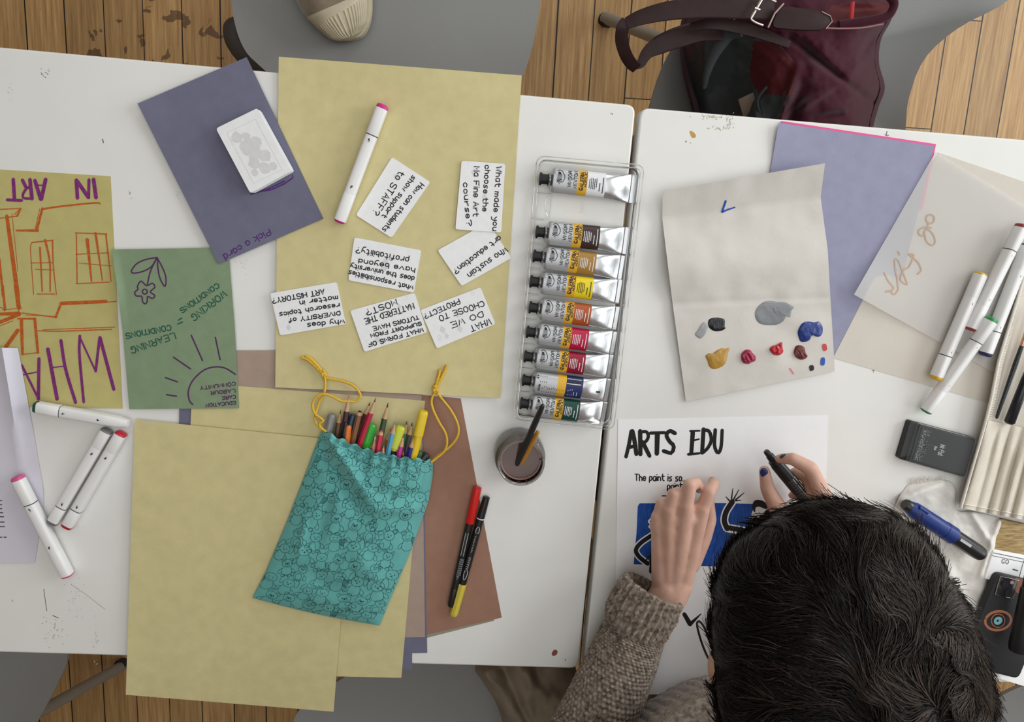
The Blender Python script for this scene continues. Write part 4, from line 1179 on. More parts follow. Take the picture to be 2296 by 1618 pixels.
# ------------------------------------------------------------------ tray of acrylic tubes
plastic = clear_mat('clear_tray_plastic', (0.985, 0.985, 0.98), t=0.96, rough=0.16, gloss=0.14)
TQ = [(1203, 347), (1447, 369), (1377, 965), (1151, 941)]
ZR = ZT + 0.019
tw = [P(x, y, ZR)[:2] for x, y in TQ]; tc_ = np.mean(tw, 0)
t = empty('plastic_tray', [*tc_, ZT]); tag(t, 'clear plastic tray holding silver acrylic paint tubes', 'tray')


def scale_poly(pts, d):
    """inset a quad by d metres"""
    pts = np.array(pts); n = len(pts); out = []
    cen = pts.mean(0)
    for i in range(n):
        a, b, c_ = pts[i - 1], pts[i], pts[(i + 1) % n]
        u = (a - b) / np.linalg.norm(a - b); v = (c_ - b) / np.linalg.norm(c_ - b)
        out.append(b + (u + v) * d / max(abs(u[0] * v[1] - u[1] * v[0]), .3))
    return np.array(out)


prof = [(0.000, ZR - 0.004), (0.0005, ZR - 0.0005), (0.002, ZR), (0.0038, ZR), (0.0046, ZR - 0.001), (0.0062, ZT + 0.003), (0.0082, ZT + 0.0016)]
rings = [np.c_[round_poly(scale_poly(tw, d), 0.012 - d * 0.4, 7), np.full(28, z)] for d, z in prof]
V = np.concatenate(rings); n = 28; F = []
for kk in range(len(rings) - 1):
    F += [(kk * n + i, kk * n + (i + 1) % n, (kk + 1) * n + (i + 1) % n, (kk + 1) * n + i) for i in range(n)]
F.append(tuple((len(rings) - 1) * n + i for i in range(n)))
obj('basin', V, F, plastic, t)
edge = round_poly(scale_poly(tw, 0.0006), 0.012, 7); e3d = np.c_[edge, np.full(len(edge), ZR - 0.001)]
rim_m = clear_mat('bright_plastic_edge', (0.80, 0.80, 0.78), t=0.55, rough=0.15, gloss=0.5)
obj('rim', *sweep(np.vstack([e3d, e3d[:2]]), 0.0007, n=6), rim_m, t)
edge = round_poly(scale_poly(tw, 0.0048), 0.009, 7); e3d = np.c_[edge, np.full(len(edge), ZR - 0.0012)]
obj('inner_rim', *sweep(np.vstack([e3d, e3d[:2]]), 0.0005, n=6), rim_m, t)
tube_lines = [((1206, 400), (1432, 424)), ((1198, 519), (1416, 541)), ((1192, 573), (1406, 602)), ((1185, 630), (1400, 656)), ((1183, 688), (1394, 717)),
              ((1177, 743), (1388, 773)), ((1172, 798), (1380, 825)), ((1168, 851), (1374, 879)), ((1163, 903), (1366, 931))]
slot = [(1203, 458), *[((np.array(tube_lines[i][0]) + np.array(tube_lines[i + 1][0])) / 2) for i in range(1, 8)]]
for x, y in slot[1:] + [(1196, 490)]:
    a = P(x - 6, y - 1, ZT + .0048); b = P(x + 24, y + 2.5, ZT + .0048)
    obj('divider', *sweep([a, b], 0.0007, 0.0009, n=6), rim_m, t)
bx_ = [P(x, y, ZT + .008) for x, y in ((1206, 432), (1237, 434), (1231, 491), (1201, 488))]
obj('moulded_block', *sweep(np.vstack([bx_, bx_[:2]]), 0.0007, 0.0010, n=6), rim_m, t)
arc = [P(1229 + 0 - 7 * math.sin(a_), 462 + 22 * math.cos(a_), ZT + .008) for a_ in np.linspace(0.25, math.pi - .25, 9)]
obj('moulded_finger_notch', *sweep(arc, 0.0005, n=6), rim_m, t)
k = Ink(lambda x, y: P(x, y, ZT + .0019))
for yy, rr in ((452, 3.5), (463, 5), (472, 5.5)):
    a_ = np.linspace(0.6, 5.2, 12); k.stroke(np.c_[1311 + rr * np.cos(a_), yy + rr * .7 * np.sin(a_)], 1.1)
k.build('embossed_print', mk_white, t)

foil = mat('aluminium_foil', (0.62, 0.63, 0.65), rough=0.26, metal=0.85, spec=0.5, bump=0.35, bscale=60)
lab_grey = mat('silver_label', (0.50, 0.505, 0.52), rough=0.42, metal=0.35)
gal_y = mat('golden_label_band', (0.75, 0.42, 0.035), rough=0.45)
cap_m = mat('black_tube_cap', (0.010, 0.010, 0.011), rough=0.5)
ink_k = mat('black_label_ink', (0.02, 0.02, 0.022), rough=0.5)
ink_g = mat('grey_label_ink', (0.16, 0.16, 0.165), rough=0.5)


def paint_tube(label, a, b, band, ink2, hw=0.0148, crimp=0.0165, flip=False, zoff=0.0, roll=0.0):
    za = ZT + 0.0128 + zoff
    a = (a[0] + 3.5, a[1] + .3); b = (b[0] - 6, b[1] - .5)
    p0 = P(*a, za); p1 = P(*b, za)
    d = p1 - p0; d[2] = 0; L = np.linalg.norm(d); d /= L; s = np.array([-d[1], d[0], 0])        # s: towards the top of the photo
    t = empty('paint_tube', [*((p0 + p1) / 2)[:2], ZT + 0.0018]); tag(t, label, 'paint tube', 'silver acrylic tubes in the clear tray')
    zb = ZT + 0.0021 + zoff
    f = lambda mm: mm / 130.0
    us = np.array([14.5, 15.5, 16.5, 17.5, 20, 30, 40, 50, 50.01, 62.5, 62.51, 75, 87.5, 87.51, 95, 103, 110, 116, 121, 124])
    wv = np.interp(us, [14.5, 16.5, 17.5, 20, 95, 124], [0.55 * hw, .86 * hw, .96 * hw, hw, hw * 1.0, crimp])
    hv = np.interp(us, [14.5, 16.5, 17.5, 60, 95, 110, 121, 124], [.0058, .0098, .0108, .0108, .0088, .0058, .0016, .0009])
    na = 28; ang = np.linspace(0, 2 * np.pi, na, endpoint=False)
    cen = zb + hv

    def surf(u, v, e=0.0):
        w = np.interp(u, us, wv); h = np.interp(u, us, hv)
        y = v; q = math.sqrt(max(1 - (y / w) ** 2, 0.0)) ** 0.8
        p = p0 + d * (u / 130.0 * L) + s * y
        return np.array([p[0], p[1], zb + h + h * q + e])
    V = []
    for u, w, h, zc in zip(us, wv, hv, cen):
        pw = 0.8
        ca, sa = np.cos(ang), np.sin(ang)
        dent = 1 - 0.16 * np.exp(-((u - 108) / 9) ** 2) * np.exp(-((ang - 1.2) / .5) ** 2) - 0.12 * np.exp(-((u - 114) / 6) ** 2) * np.exp(-((ang - 2.1) / .4) ** 2)
        pt = p0 + d * (u / 130.0 * L) + s * (w * ca)[:, None]
        pt[:, 2] = zc + h * np.sign(sa) * np.abs(sa) ** pw * dent
        V.append(pt)
    F, fm = [], []
    ms = [foil, lab_grey, gal_y, band]
    for i in range(len(us) - 1):
        um = (us[i] + us[i + 1]) / 2
        mi = 0 if um < 17 or um > 87.5 else 1 if um < 50 else 2 if um < 62.5 else 3
        for j in range(na):
            F.append((i * na + j, i * na + (j + 1) % na, (i + 1) * na + (j + 1) % na, (i + 1) * na + j)); fm.append(mi)
    F.append(tuple(range(na - 1, -1, -1))); fm.append(0); F.append(tuple(range((len(us) - 1) * na, len(us) * na))); fm.append(0)
    obj('tube_body', np.concatenate(V), F, ms, t, fm=fm, sharp=60)
    ax = lambda mm, z: np.array([*(p0 + d * (mm / 130.0 * L))[:2], z])
    zc = zb + .0108
    obj('cap', *rod(ax(0, zc), ax(12, zc), [(0, .0070), (.02, .0082), (.22, .0083), (.25, .0066), (.9, .0063), (.93, .0078), (1, .0078)], n=18), cap_m, t, sharp=30)
    obj('neck', *rod(ax(11.5, zc), ax(15, zc), [(0, .0045), (1, .0055)], n=16), foil, t)
    cr = [ax(124, zb + .0010), ax(125, zb + .0012), ax(130, zb + .0012)]
    obj('crimped_end', *sweep(cr, [crimp, crimp, crimp], [.0009, .0013, .0013], n=16, power=.35, up=(0, 0, 1)), foil, t, smooth=False)
    k = Ink(lambda u, v: surf(u, v, .00018))
    w = hw
    if not flip:
        # emblem: a winged beast over a shield with a scroll beneath, drawn from strokes
        kg = Ink(lambda u, v: surf(u, v, .00016))
        for vv in np.linspace(-.001, .007, 7): kg.stroke([(22 + abs(vv - .003) * 150, vv), (28.5, vv + .0003)], .0009)
        kg.build('emblem_print', ink_g, t)
        # stroke widths mix mm along u and metres across v, so strokes are laid out in scaled space below
        kk = Ink(lambda x, y: surf(x, min((y + 2.5) * 1e-3, hw * .985), .00022))
        kk.stroke(spline([(22, 9), (25, 10.5), (28, 9.5), (30, 7), (32, 3), (31.5, -1), (29, -4.5), (25.5, -4), (25.5, -1.5), (28, -1.5)], 30), .8)
        kk.stroke(spline([(22, -5), (24, -3), (23.5, -1)], 8), .8); kk.stroke(spline([(21.5, -2), (24, -4.5), (26, -7)], 8), .8)
        kk.fill(closed_spline([(24, 8.5), (26.5, 7.5), (27, 5), (25, 4.5), (23.2, 6)], 16))
        kk.build('emblem_print', ink_k, t)
        kk = Ink(lambda x, y: surf(x, y * 1e-3, .00022))
        kk.text('WINSOR', 41.0, -6.5, 41.0, 13.2, 4.3, .78, jit=0, yup=True); kk.text('&', 43.3, 2.6, 43.3, 4.4, 1.7, .4, jit=0, yup=True); kk.text('NEWTON', 48.8, -7.5, 48.8, 13.6, 4.4, .78, jit=0, yup=True)
        kk.text('GALERIA', 57.4, -9.3, 57.4, 13.2, 4.6, 1.1, jit=0, yup=True); kk.text('ACRYLIC', 61.6, -5.0, 61.6, 13.2, 3.0, .75, jit=0, yup=True)
        kk.build('lettering', ink_k, t)
        kk = Ink(lambda x, y: surf(x, y * 1e-3, .00022))
        R = np.random.RandomState(int(a[1]))
        for x, lo in ((65.5, -5), (68, -6), (70.3, -6), (72.6, -6.5), (75, -4)):
            y = lo
            while y < 6.5:
                l = R.uniform(.8, 2.2); kk.stroke([(x, y), (x, min(y + l, 7))], 1.0); y += l + .9
        for x, lo, hi in ((79.5, -8, 2), (84, -10, 9)):
            y = lo
            while y < hi:
                l = R.uniform(.8, 1.8); kk.stroke([(x, y), (x, y + l)], 1.2); y += l + .8
        kk.build('small_print', ink2, t)
    else:
        kk = Ink(lambda x, y: surf(x, y * 1e-3, .00022))
        R = np.random.RandomState(9)
        for x in (24.5, 27.5, 30.5, 33.5): kk.stroke([(x, 3.0), (x, 11)], .8)
        for x in np.arange(29, 50, 2.6): kk.stroke([(x, -11), (x, -11 + R.uniform(6, 11))], .8)
        for x in (52, 54.5, 58, 60.5): kk.stroke([(x, -11), (x, -4)], .5)
        kk.text('GALERIA', 25.5, -9.5, 25.5, 0, 2.6, .6, jit=0, yup=True)
        kk.build('lettering', ink_k, t)
        kk = Ink(lambda x, y: surf(x, y * 1e-3, .0002)); kk.fill([(63.5, 5), (63.5, 12), (84.5, 12), (84.5, 5)])
        kk.build('barcode_label', mk_white, t)
        kk = Ink(lambda x, y: surf(x, y * 1e-3, .0003))
        for x in np.arange(64.5, 84, .95): kk.stroke([(x, 6), (x, 11.5)], R.uniform(.25, .6))
        kk.fill([(110, -3.5), (110, -1.2), (116.5, -1.8), (116.5, -4.1)])
        kk.build('barcode_print', ink_k, t)
        kk = Ink(lambda x, y: surf(x, y * 1e-3, .00022))
        for x in (66.5, 69.5, 72.5, 75.5, 80): kk.stroke([(x, -10.5), (x, -10.5 + R.uniform(4, 9))], .8)
        kk.build('small_print', ink2, t)
        kk = Ink(lambda x, y: surf(x, y * 1e-3, .0002)); kk.fill([(19.5, 7), (19.5, 11.5), (22, 11.5), (22, 7)]); kk.build('blue_tab_print', band, t)
    return t


lw_ = mat('white_label_ink', (0.75, 0.75, 0.76), rough=0.5)
for i, (nm, colr, dark, kw) in enumerate((('white', (0.74, 0.74, 0.77), True, dict(crimp=.0185, hw=.0158)), ('black-brown', (0.042, 0.022, 0.018), False, dict(crimp=.018, hw=.0155)), ('ochre', (0.36, 0.19, 0.04), False, dict(hw=.0152)),
                                          ('yellow', (0.78, 0.60, 0.01), True, {}), ('burnt orange', (0.40, 0.085, 0.02), False, {}), ('bright crimson', (0.46, 0.008, 0.05), False, {}), ('deep red', (0.28, 0.006, 0.03), False, {}),
                                          ('navy blue', (0.022, 0.03, 0.12), False, dict(flip=True)), ('dark green', (0.008, 0.052, 0.04), False, {}))):
    a, b = tube_lines[i]
    paint_tube('silver acrylic tube with %s band%s in clear tray' % (nm, ' turned label side down' if kw.get('flip') else ''), a, b, mat('tube_band_' + nm.replace(' ', '_').replace('-', '_'), colr, rough=0.42), ink_k if dark else lw_, **kw)

# ------------------------------------------------------------------ jar of rinse water with two brushes
ctop = P(1169, 1039, ZT + 0.060)
jc = np.array([ctop[0], ctop[1], 0])
t = empty('glass_jar', [jc[0], jc[1], ZT]); tag(t, 'glass jar of brown rinse water beside the paint tray', 'jar')
glass = clear_mat('jar_glass', (0.93, 0.94, 0.93), t=0.88, rough=0.03, gloss=0.42)


def lathe(prof, c, n=48, cap0=True, cap1=False):
    a = np.linspace(0, 2 * np.pi, n, endpoint=False)
    V = np.concatenate([np.c_[c[0] + r * np.cos(a), c[1] + r * np.sin(a), np.full(n, z)] for r, z in prof]); F = []
    for i in range(len(prof) - 1):
        F += [(i * n + j, i * n + (j + 1) % n, (i + 1) * n + (j + 1) % n, (i + 1) * n + j) for j in range(n)]
    if cap0: F.append(tuple(range(n - 1, -1, -1)))
    if cap1: F.append(tuple(range((len(prof) - 1) * n, len(prof) * n)))
    return V, F


z = ZT
obj('jar_wall', *lathe([(.028, z + .0003), (.0325, z + .003), (.0345, z + .010), (.0345, z + .034), (.033, z + .041), (.0305, z + .045)], jc), glass, t)
obj('jar_neck', *lathe([(.0305, z + .045), (.0300, z + .048), (.0312, z + .050), (.0300, z + .052), (.0312, z + .054), (.0300, z + .0565), (.0310, z + .0590), (.0300, z + .0602), (.0282, z + .0600), (.0272, z + .058)], jc, cap0=False), glass, t)
obj('rinse_water', *lathe([(.026, z + .002), (.0305, z + .006), (.0315, z + .030), (.0255, z + .0440), (.0250, z + .0465)], jc, cap1=True), mat('brown_rinse_water', (0.115, 0.062, 0.05), rough=0.12, spec=0.5), t, sharp=60)
kst = Ink(lambda u, v: jc + np.array([(.0271 - .002 * 0) * math.cos(u), .0271 * math.sin(u), ZT + v]))
RR = np.random.RandomState(12)
for i in range(46):
    u = RR.uniform(3.6, 6.9); v0 = RR.uniform(.048, .0560); kst.fill([(u, v0), (u + .05, v0), (u + .05, v0 + .002), (u, v0 + .0022)])
kst.build('paint_stain', mat('maroon_stain', (0.10, 0.03, 0.035), rough=0.6), t)
ring = np.c_[jc[0] + .0262 * np.cos(np.linspace(0, 6.4, 60)), jc[1] + .0262 * np.sin(np.linspace(0, 6.4, 60)), np.full(60, ZT + .0472)]
obj('water_line_stain', *sweep(ring, 0.0012, 0.0008, n=6), mat('pink_stain_film', (0.30, 0.19, 0.17), rough=0.5), t)
bt0 = P(1161, 1036, ZT + .046); bt1 = P(1218, 906, ZT + .105); dv = (bt1 - bt0) / np.linalg.norm(bt1 - bt0)
t = empty('paintbrush', [bt0[0], bt0[1], ZT + .03]); tag(t, 'brush with a dark handle standing in the rinse jar', 'brush', 'brushes standing in the rinse jar')
obj('handle', *rod(bt0 - dv * .004, bt1, [(0, .0036), (.1, .0040), (.3, .0046), (.75, .0042), (.96, .0032), (.99, .0024), (1, .0012)], n=16), mat('dark_brush_handle', (0.022, 0.02, 0.024), rough=0.3, spec=0.5), t)
obj('ferrule', *rod(bt0 - dv * .016, bt0 - dv * .004, [(0, .0036), (1, .0036)], n=16), foil, t)
bt0 = P(1170, 1032, ZT + .046); bt1 = P(1207, 966, ZT + .080); dv = (bt1 - bt0) / np.linalg.norm(bt1 - bt0)
t = empty('paintbrush', [bt0[0], bt0[1], ZT + .03]); tag(t, 'shorter brush with an orange-yellow handle in the rinse jar', 'brush', 'brushes standing in the rinse jar')
obj('handle', *rod(bt0 - dv * .004, bt1, [(0, .0044), (.5, .0038), (.9, .0028), (.98, .0026), (1, .0014)], n=16), mat('amber_brush_handle', (0.46, 0.20, 0.02), rough=0.3, spec=0.5), t)
obj('ferrule', *rod(bt0 - dv * .014, bt0 - dv * .004, [(0, .0040), (1, .0042)], n=16), foil, t)

# ------------------------------------------------------------------ teal drawstring pouch full of pencils
ZB = ZT + 0.0082
teal = mat('teal_twill', (0.125, 0.405, 0.385), rough=0.85, spec=0.15, sheen=0.2, var=0.08, vscale=30, bump=0.5, bscale=900, stretch=(1, .25, 1))
teal_dark = mat('pouch_print_ink', (0.012, 0.07, 0.07), rough=0.8)
cord_m = mat('yellow_braided_cord', (0.70, 0.43, 0.04), rough=0.55, bump=0.8, bscale=900, var=0.15, vscale=900)
PR = [(0, (722, 963), (966, 1031)), (.04, (716, 977), (971, 1038)), (.12, (704, 1008), (970, 1068)), (.25, (684, 1062), (961, 1122)), (.5, (644, 1166), (921, 1236)), (.8, (596, 1280), (874, 1346)), (1, (566, 1340), (851, 1402))]


def pouch_px(s, t):
    s = np.asarray(s, float); t = np.asarray(t, float); tv = [r[0] for r in PR]
    l = [np.interp(t, tv, [r[1][k] for r in PR]) for k in (0, 1)]; r_ = [np.interp(t, tv, [r[2][k] for r in PR]) for k in (0, 1)]
    x = l[0] + (r_[0] - l[0]) * s; y = l[1] + (r_[1] - l[1]) * s
    y = y + 16 * np.sin(np.pi * s) * np.exp(-t / .15) + 3.2 * np.sin(s * 55) * np.exp(-t / .03) + 5 * np.sin(np.pi * s) * t ** 4
    return x, y


def pouch_h(s, t):
    e = np.clip(1 - np.abs(2 * s - 1) ** 2.8, 0, 1) ** 0.62
    Hh = 0.0265 * (1 - 0.16 * t) * np.clip(1 - t ** 7, 0, 1) ** 0.6
    z = e * Hh
    fold = lambda a, b, wd: np.exp(-((np.abs((s - a[0]) * (b[1] - a[1]) - (t - a[1]) * (b[0] - a[0])) / math.hypot(b[0] - a[0], b[1] - a[1])) / wd) ** 2) * \
        np.clip(1 - (((s - (a[0] + b[0]) / 2) ** 2 + (t - (a[1] + b[1]) / 2) ** 2) / (math.hypot(b[0] - a[0], b[1] - a[1]) / 1.7) ** 2), 0, 1)
    w = 0.0062 * fold((.06, .02), (.62, .34), .035) - 0.0045 * fold((.02, .10), (.56, .40), .04) + 0.004 * fold((.62, .34), (.98, .30), .03) - .003 * fold((.60, .27), (.98, .22), .03) \
        - 0.003 * fold((.22, .25), (.30, .6), .05) + 0.002 * fold((.12, .45), (.2, .7), .03) + .0025 * fold((.55, .55), (.9, .75), .06) - .002 * fold((.3, .75), (.7, .85), .05)
    g = np.exp(-t / .085)
    gath = 0.0030 * np.sin(s * 72 + 2.0 * np.sin(s * 9)) * g * (0.4 + .6 * e) + 0.0022 * np.sin(s * 38 + 1 + 5 * t) * np.exp(-((t - .12) / .1) ** 2)
    lip = -0.004 * np.exp(-((t - .035) / .012) ** 2) * e
    return np.maximum(z + (w + gath + lip + .9 * w + 0.0012 * vnoise(s * 9, t * 12, 4)) * np.minimum(e * 1.6, 1) * np.clip((1 - t) * 14, 0, 1), 0.0006)


ns, nt_ = 131, 121
S_, T_ = np.meshgrid(np.linspace(0, 1, ns), np.linspace(0, 1, nt_))
X_, Y_ = pouch_px(S_, T_)
Ztop = ZB + 0.0006 + pouch_h(S_, T_)
Gt = PA(X_, Y_, Ztop); Gb = PA(X_, Y_, np.full_like(Ztop, ZB))
Gb[0, :, 2] = ZB
V = np.concatenate([Gt.reshape(-1, 3), Gb.reshape(-1, 3)]); k0 = ns * nt_; F = []
for i in range(nt_ - 1):
    for j in range(ns - 1):
        a = i * ns + j
        F.append((a, a + ns, a + ns + 1, a + 1)); F.append((k0 + a, k0 + a + 1, k0 + a + ns + 1, k0 + a + ns))
for i in range(nt_ - 1):
    for j in (0, ns - 1):
        a = i * ns + j; F.append((a, k0 + a, k0 + a + ns, a + ns))
for j in range(ns - 1):
    a = (nt_ - 1) * ns + j; F.append((a, k0 + a, k0 + a + 1, a + 1))
pouch = empty('drawstring_pouch', [*P(770, 1190, ZB)[:2], ZB])
tag(pouch, 'teal drawstring pouch with toy animal line print, full of pencils', 'pouch')
obj('pouch_fabric', V, F, teal, pouch, sharp=80)
kd = Ink(lambda x, y: None)
PWm, PHm = 160.0, 232.0


def pmap(x, y):
    s, t = min(max(x / PWm, .004), .996), min(max(y / PHm, .03), .995)
    px, py = pouch_px(s, t)
    return P(float(px), float(py), ZB + 0.0006 + float(pouch_h(np.array(s), np.array(t))) + 0.00035)


kd.mapf = pmap
TH = np.linspace(0, 2 * np.pi, 22)


def toy(kind, cx, cy, r, rot, flip=1):
    ca, sa = math.cos(rot), math.sin(rot)

    def tr(p):
        p = np.asarray(p, float) * (flip, 1)
        return np.c_[cx + r * (p[:, 0] * ca - p[:, 1] * sa), cy + r * (p[:, 0] * sa + p[:, 1] * ca)]
    lw = 0.42
    ell = lambda x, y, a, b, t0=0, t1=2 * np.pi: kd.stroke(tr(np.c_[x + a * np.cos(np.linspace(t0, t1, 18)), y + b * np.sin(np.linspace(t0, t1, 18))]), lw)
    dot = lambda x, y, q: kd.fill(tr(np.c_[x + q * np.cos(TH[:-1:3]), y + q * np.sin(TH[:-1:3])]))
    crv = lambda *p: kd.stroke(tr(spline(np.array(p).reshape(-1, 2), 14)), lw)
    ell(0, 0, .62, .52)                                       # head
    dot(-.2, -.05, .06); dot(.2, -.05, .06)
    if kind == 'bear':
        ell(-.5, -.42, .2, .2, 2.0, 6.0); ell(.5, -.42, .2, .2, 3.4, 7.4); ell(0, .18, .26, .2); dot(0, .1, .1)
    elif kind == 'bunny':
        crv(-.3, -.45, -.75, -.9, -1.0, -.2, -.85, .3, -.6, .05); crv(.3, -.45, .75, -.9, 1.0, -.2, .85, .3, .6, .05); dot(0, .15, .08)
    elif kind == 'cat':
        crv(-.55, -.25, -.6, -.8, -.2, -.5); crv(.55, -.25, .6, -.8, .2, -.5); dot(0, .12, .06); crv(-.15, .25, 0, .18, .15, .25)
    elif kind == 'penguin':
        crv(-.5, .1, -.25, -.35, 0, -.15, .25, -.35, .5, .1); ell(0, .12, .16, .09); crv(0, -.52, .1, -.7, .2, -.6)
    elif kind == 'dino':
        for a in np.linspace(-.9, .9, 9): crv(.5 + .05 * a, .5 + a * .4, .8, .55 + a * .4, 1.05, .5 + a * .5)
        crv(-.3, .2, 0, .32, .3, .2)
    # body, arms, feet
    crv(-.4, .42, -.62, .9, -.55, 1.35, -.2, 1.6, .2, 1.6, .55, 1.35, .62, .9, .4, .42)
    crv(-.5, .62, -.95, .9, -1.05, 1.25, -.8, 1.3, -.58, 1.05); crv(.5, .62, .95, .9, 1.05, 1.25, .8, 1.3, .58, 1.05)
    if kind in ('bear', 'cat'): ell(-.42, 1.62, .26, .2); ell(.42, 1.62, .26, .2)
    if kind == 'penguin': ell(0, 1.08, .38, .42); crv(-.3, 1.6, -.4, 1.75, -.1, 1.68); crv(.3, 1.6, .4, 1.75, .1, 1.68)


RT = np.random.RandomState(21)
kinds = ['bear', 'bunny', 'penguin', 'cat', 'dino', 'bear', 'bunny', 'cat']
ii = 0
for row in range(10):
    yy = 8 + row * 23.5
    for colm in range(7):
        xx = 9 + colm * 23.5 + (11 if row % 2 else 0) + RT.uniform(-3, 3)
        if xx > 154: continue
        toy(kinds[(ii * 5 + row) % 8], xx, yy + RT.uniform(-4, 4), 11.5 + RT.uniform(-1.5, 1.8), RT.uniform(-.35, .35), RT.choice([-1, 1])); ii += 1
kd.build('toy_line_print', teal_dark, pouch)
# stitched seam at the channel
k = Ink(pmap)
for x in np.arange(3, 157, 3.2): k.stroke([(x, 15 + .6 * math.sin(x)), (x + 1.8, 15 + .6 * math.sin(x + 1))], .4)
k.build('channel_stitching', teal_dark, pouch)

cz = crop(670, 760, 5.0575)


def cordline(pts, z0, z1, r=0.0017, n=70, zmid=None):
    q = np.array([(670 + x / 5.0575, 760 + y / 5.0575) for x, y in pts]); q = spline(q, n)
    zz = np.linspace(z0, z1, n)
    if zmid is not None: zz = zz + zmid * np.sin(np.linspace(0, np.pi, n))
    path = PA(q[:, 0], q[:, 1], ZT + zz)
    rr = r * (1 + 0.10 * np.sin(np.arange(n) * 2.1))
    return sweep(path, rr, n=10)


zc0 = 0.0072
for nm, lines in (('drawstring', [([(290, 420), (300, 480), (290, 600), (230, 720), (190, 850), (185, 920), (235, 1000), (300, 1040)], zc0 + .004, .022, None), ]),
                  ('drawstring', [([(290, 425), (330, 445), (500, 480), (620, 530), (690, 610), (692, 660), (640, 705), (560, 705), (480, 700), (380, 650), (280, 622), (200, 660), (155, 740), (180, 840), (240, 890), (275, 925), (235, 960), (250, 1000), (310, 1050)], zc0, .021, .004)]),
                  ('drawstring', [([(1545, 590), (1505, 690), (1520, 790), (1590, 940), (1660, 1060), (1680, 1170), (1650, 1270), (1560, 1350), (1500, 1395)], zc0 + .001, .017, None)]),
                  ('drawstring', [([(1560, 600), (1625, 680), (1720, 800), (1790, 930), (1812, 1040), (1780, 1140), (1690, 1240), (1580, 1320), (1505, 1390)], zc0, .013, .001)])):
    for pts, z0, z1, zm in lines:
        obj(nm, *cordline(pts, z0, z1, zmid=zm, n=int(40 + len(pts) * 8)), cord_m, pouch)
for ends in (([(285, 410), (200, 320), (110, 240), (30, 205)], [(290, 400), (210, 300), (140, 230), (78, 190)]), ([(1545, 575), (1570, 470), (1590, 400), (1597, 345)], [(1550, 575), (1610, 450), (1650, 370), (1680, 295)])):
    for e_ in ends:
        obj('drawstring_end', *cordline(e_, zc0 + .003, zc0 + .0005, r=.0022, n=24), cord_m, pouch)
for x, y in ((282, 395), (1546, 572)):
    q = P(*cz(x, y)[0], ZT + zc0 + .003)
    a_ = np.linspace(0, 2 * np.pi * 2.2, 40)
    path = np.c_[q[0] + .0022 * np.cos(a_) + np.linspace(-.003, .003, 40) * .4, q[1] + .0024 * np.sin(a_) + np.linspace(.003, -.003, 40), q[2] + .0012 * np.sin(a_ * 1.5)]
    obj('drawstring_knot', *sweep(path, .0017, n=10), cord_m, pouch)

# pencils and pens in the pouch
wood = mat('sharpened_wood', (0.52, 0.33, 0.19), rough=0.6, var=0.1, vscale=200)
G_PC = 'colouring pencils in the teal pouch'
LAY = {0: .0052, 1: .0118, 2: .0178}


def stick(name, label, cat, tip, base, layer, build, r, group=None, ext=26, dz=0.0):
    tip = np.array(cz(*tip)[0]); base = np.array(cz(*base)[0])
    dirn = (base - tip) / np.linalg.norm(base - tip)
    sb = float(np.clip((base[0] - 722) / 250, .03, .97)); hb = min(float(pouch_h(np.array(np.clip(sb + dd_, .02, .98)), np.array(tt_))) for tt_ in (0.0, .03, .06, .1) for dd_ in (-.02, 0, .02)) - .0018
    if sb < .13 or sb > .87: ext = min(ext, 7)
    z0 = ZB + r + .0008 + max(hb - 2 * r - .0016, 0) * (0.0, .5, 1.0)[layer]
    p0 = P(*tip, z0 - .0008); p1 = P(*(base + dirn * ext), z0 + .0004)
    t = empty(name, [*p0[:2], z0 - r]); tag(t, label, cat, group)
    build(p0, p1, np.linalg.norm(p1 - p0), t)
    return t


def pencil(label, tip, base, colr, layer, lead=None, r=0.0036, cone=0.017, blunt=False, rough=0.35):
    nm = 'pencil_paint_%d_%d_%d' % tuple(int(c * 255) for c in colr)
    body_m = mat(nm, colr, rough=rough, spec=0.5); lead_m = body_m if lead is None else mat('lead_%d_%d_%d' % tuple(int(c * 255) for c in lead), lead, rough=0.5)

    def b(p0, p1, L, t):
        f = lambda mm: mm / L
        c = cone if not blunt else 0.006
        obj('lead', *rod(p0, p1, [(0, .0003 if not blunt else .0016), (f(c * .28), r * .30 if not blunt else r * .62)], n=10), lead_m, t)
        obj('wood_cone', *rod(p0, p1, [(f(c * .28), r * .30 if not blunt else r * .62), (f(c), r * .95)], n=18), wood, t)
        obj('shaft', *rod(p0, p1, [(f(c) - f(.0006), r * .97), (f(c) + f(.0008), r), (1, r)], n=6, phase=0.3), body_m, t, smooth=False)
    return stick('colouring_pencil', label, 'pencil', tip, base, layer, b, r, G_PC)


def penlike(label, tip, base, colr, layer, r=0.005, ribs=False, rough=0.3, cap2=None, clear=False, square=False):
    m = mat('penbody_%d_%d_%d' % tuple(int(c * 255) for c in colr), colr, rough=rough, spec=0.5)

    def b(p0, p1, L, t):
        f = lambda mm: mm / L
        o = obj('cap', *rod(p0, p1, [(0, r * .72), (f(.002), r * .95), (f(.005), r), (min(f(.035), .9), r)], n=20, power=.6 if square else 1), m, t)
        obj('barrel', *rod(p0, p1, [(min(f(.035), .9), r * .9), (1, r * .9)], n=16), cap2 or m, t)
        if ribs:
            dd = (p1 - p0) / L; s = np.cross(dd, (0, 0, 1)); s /= np.linalg.norm(s)
            for a in np.linspace(.35, 2.8, 6):
                off = s * math.cos(a) * r * 1.0 + np.array([0, 0, math.sin(a) * r * 1.0])
                obj('cap_rib', *sweep([p0 + off + dd * .002, p0 + off + dd * .03], .0005, n=6), m, t)
    return stick('felt_pen', label, 'pen', tip, base, layer, b, r, 'felt pens and fineliners in the teal pouch')


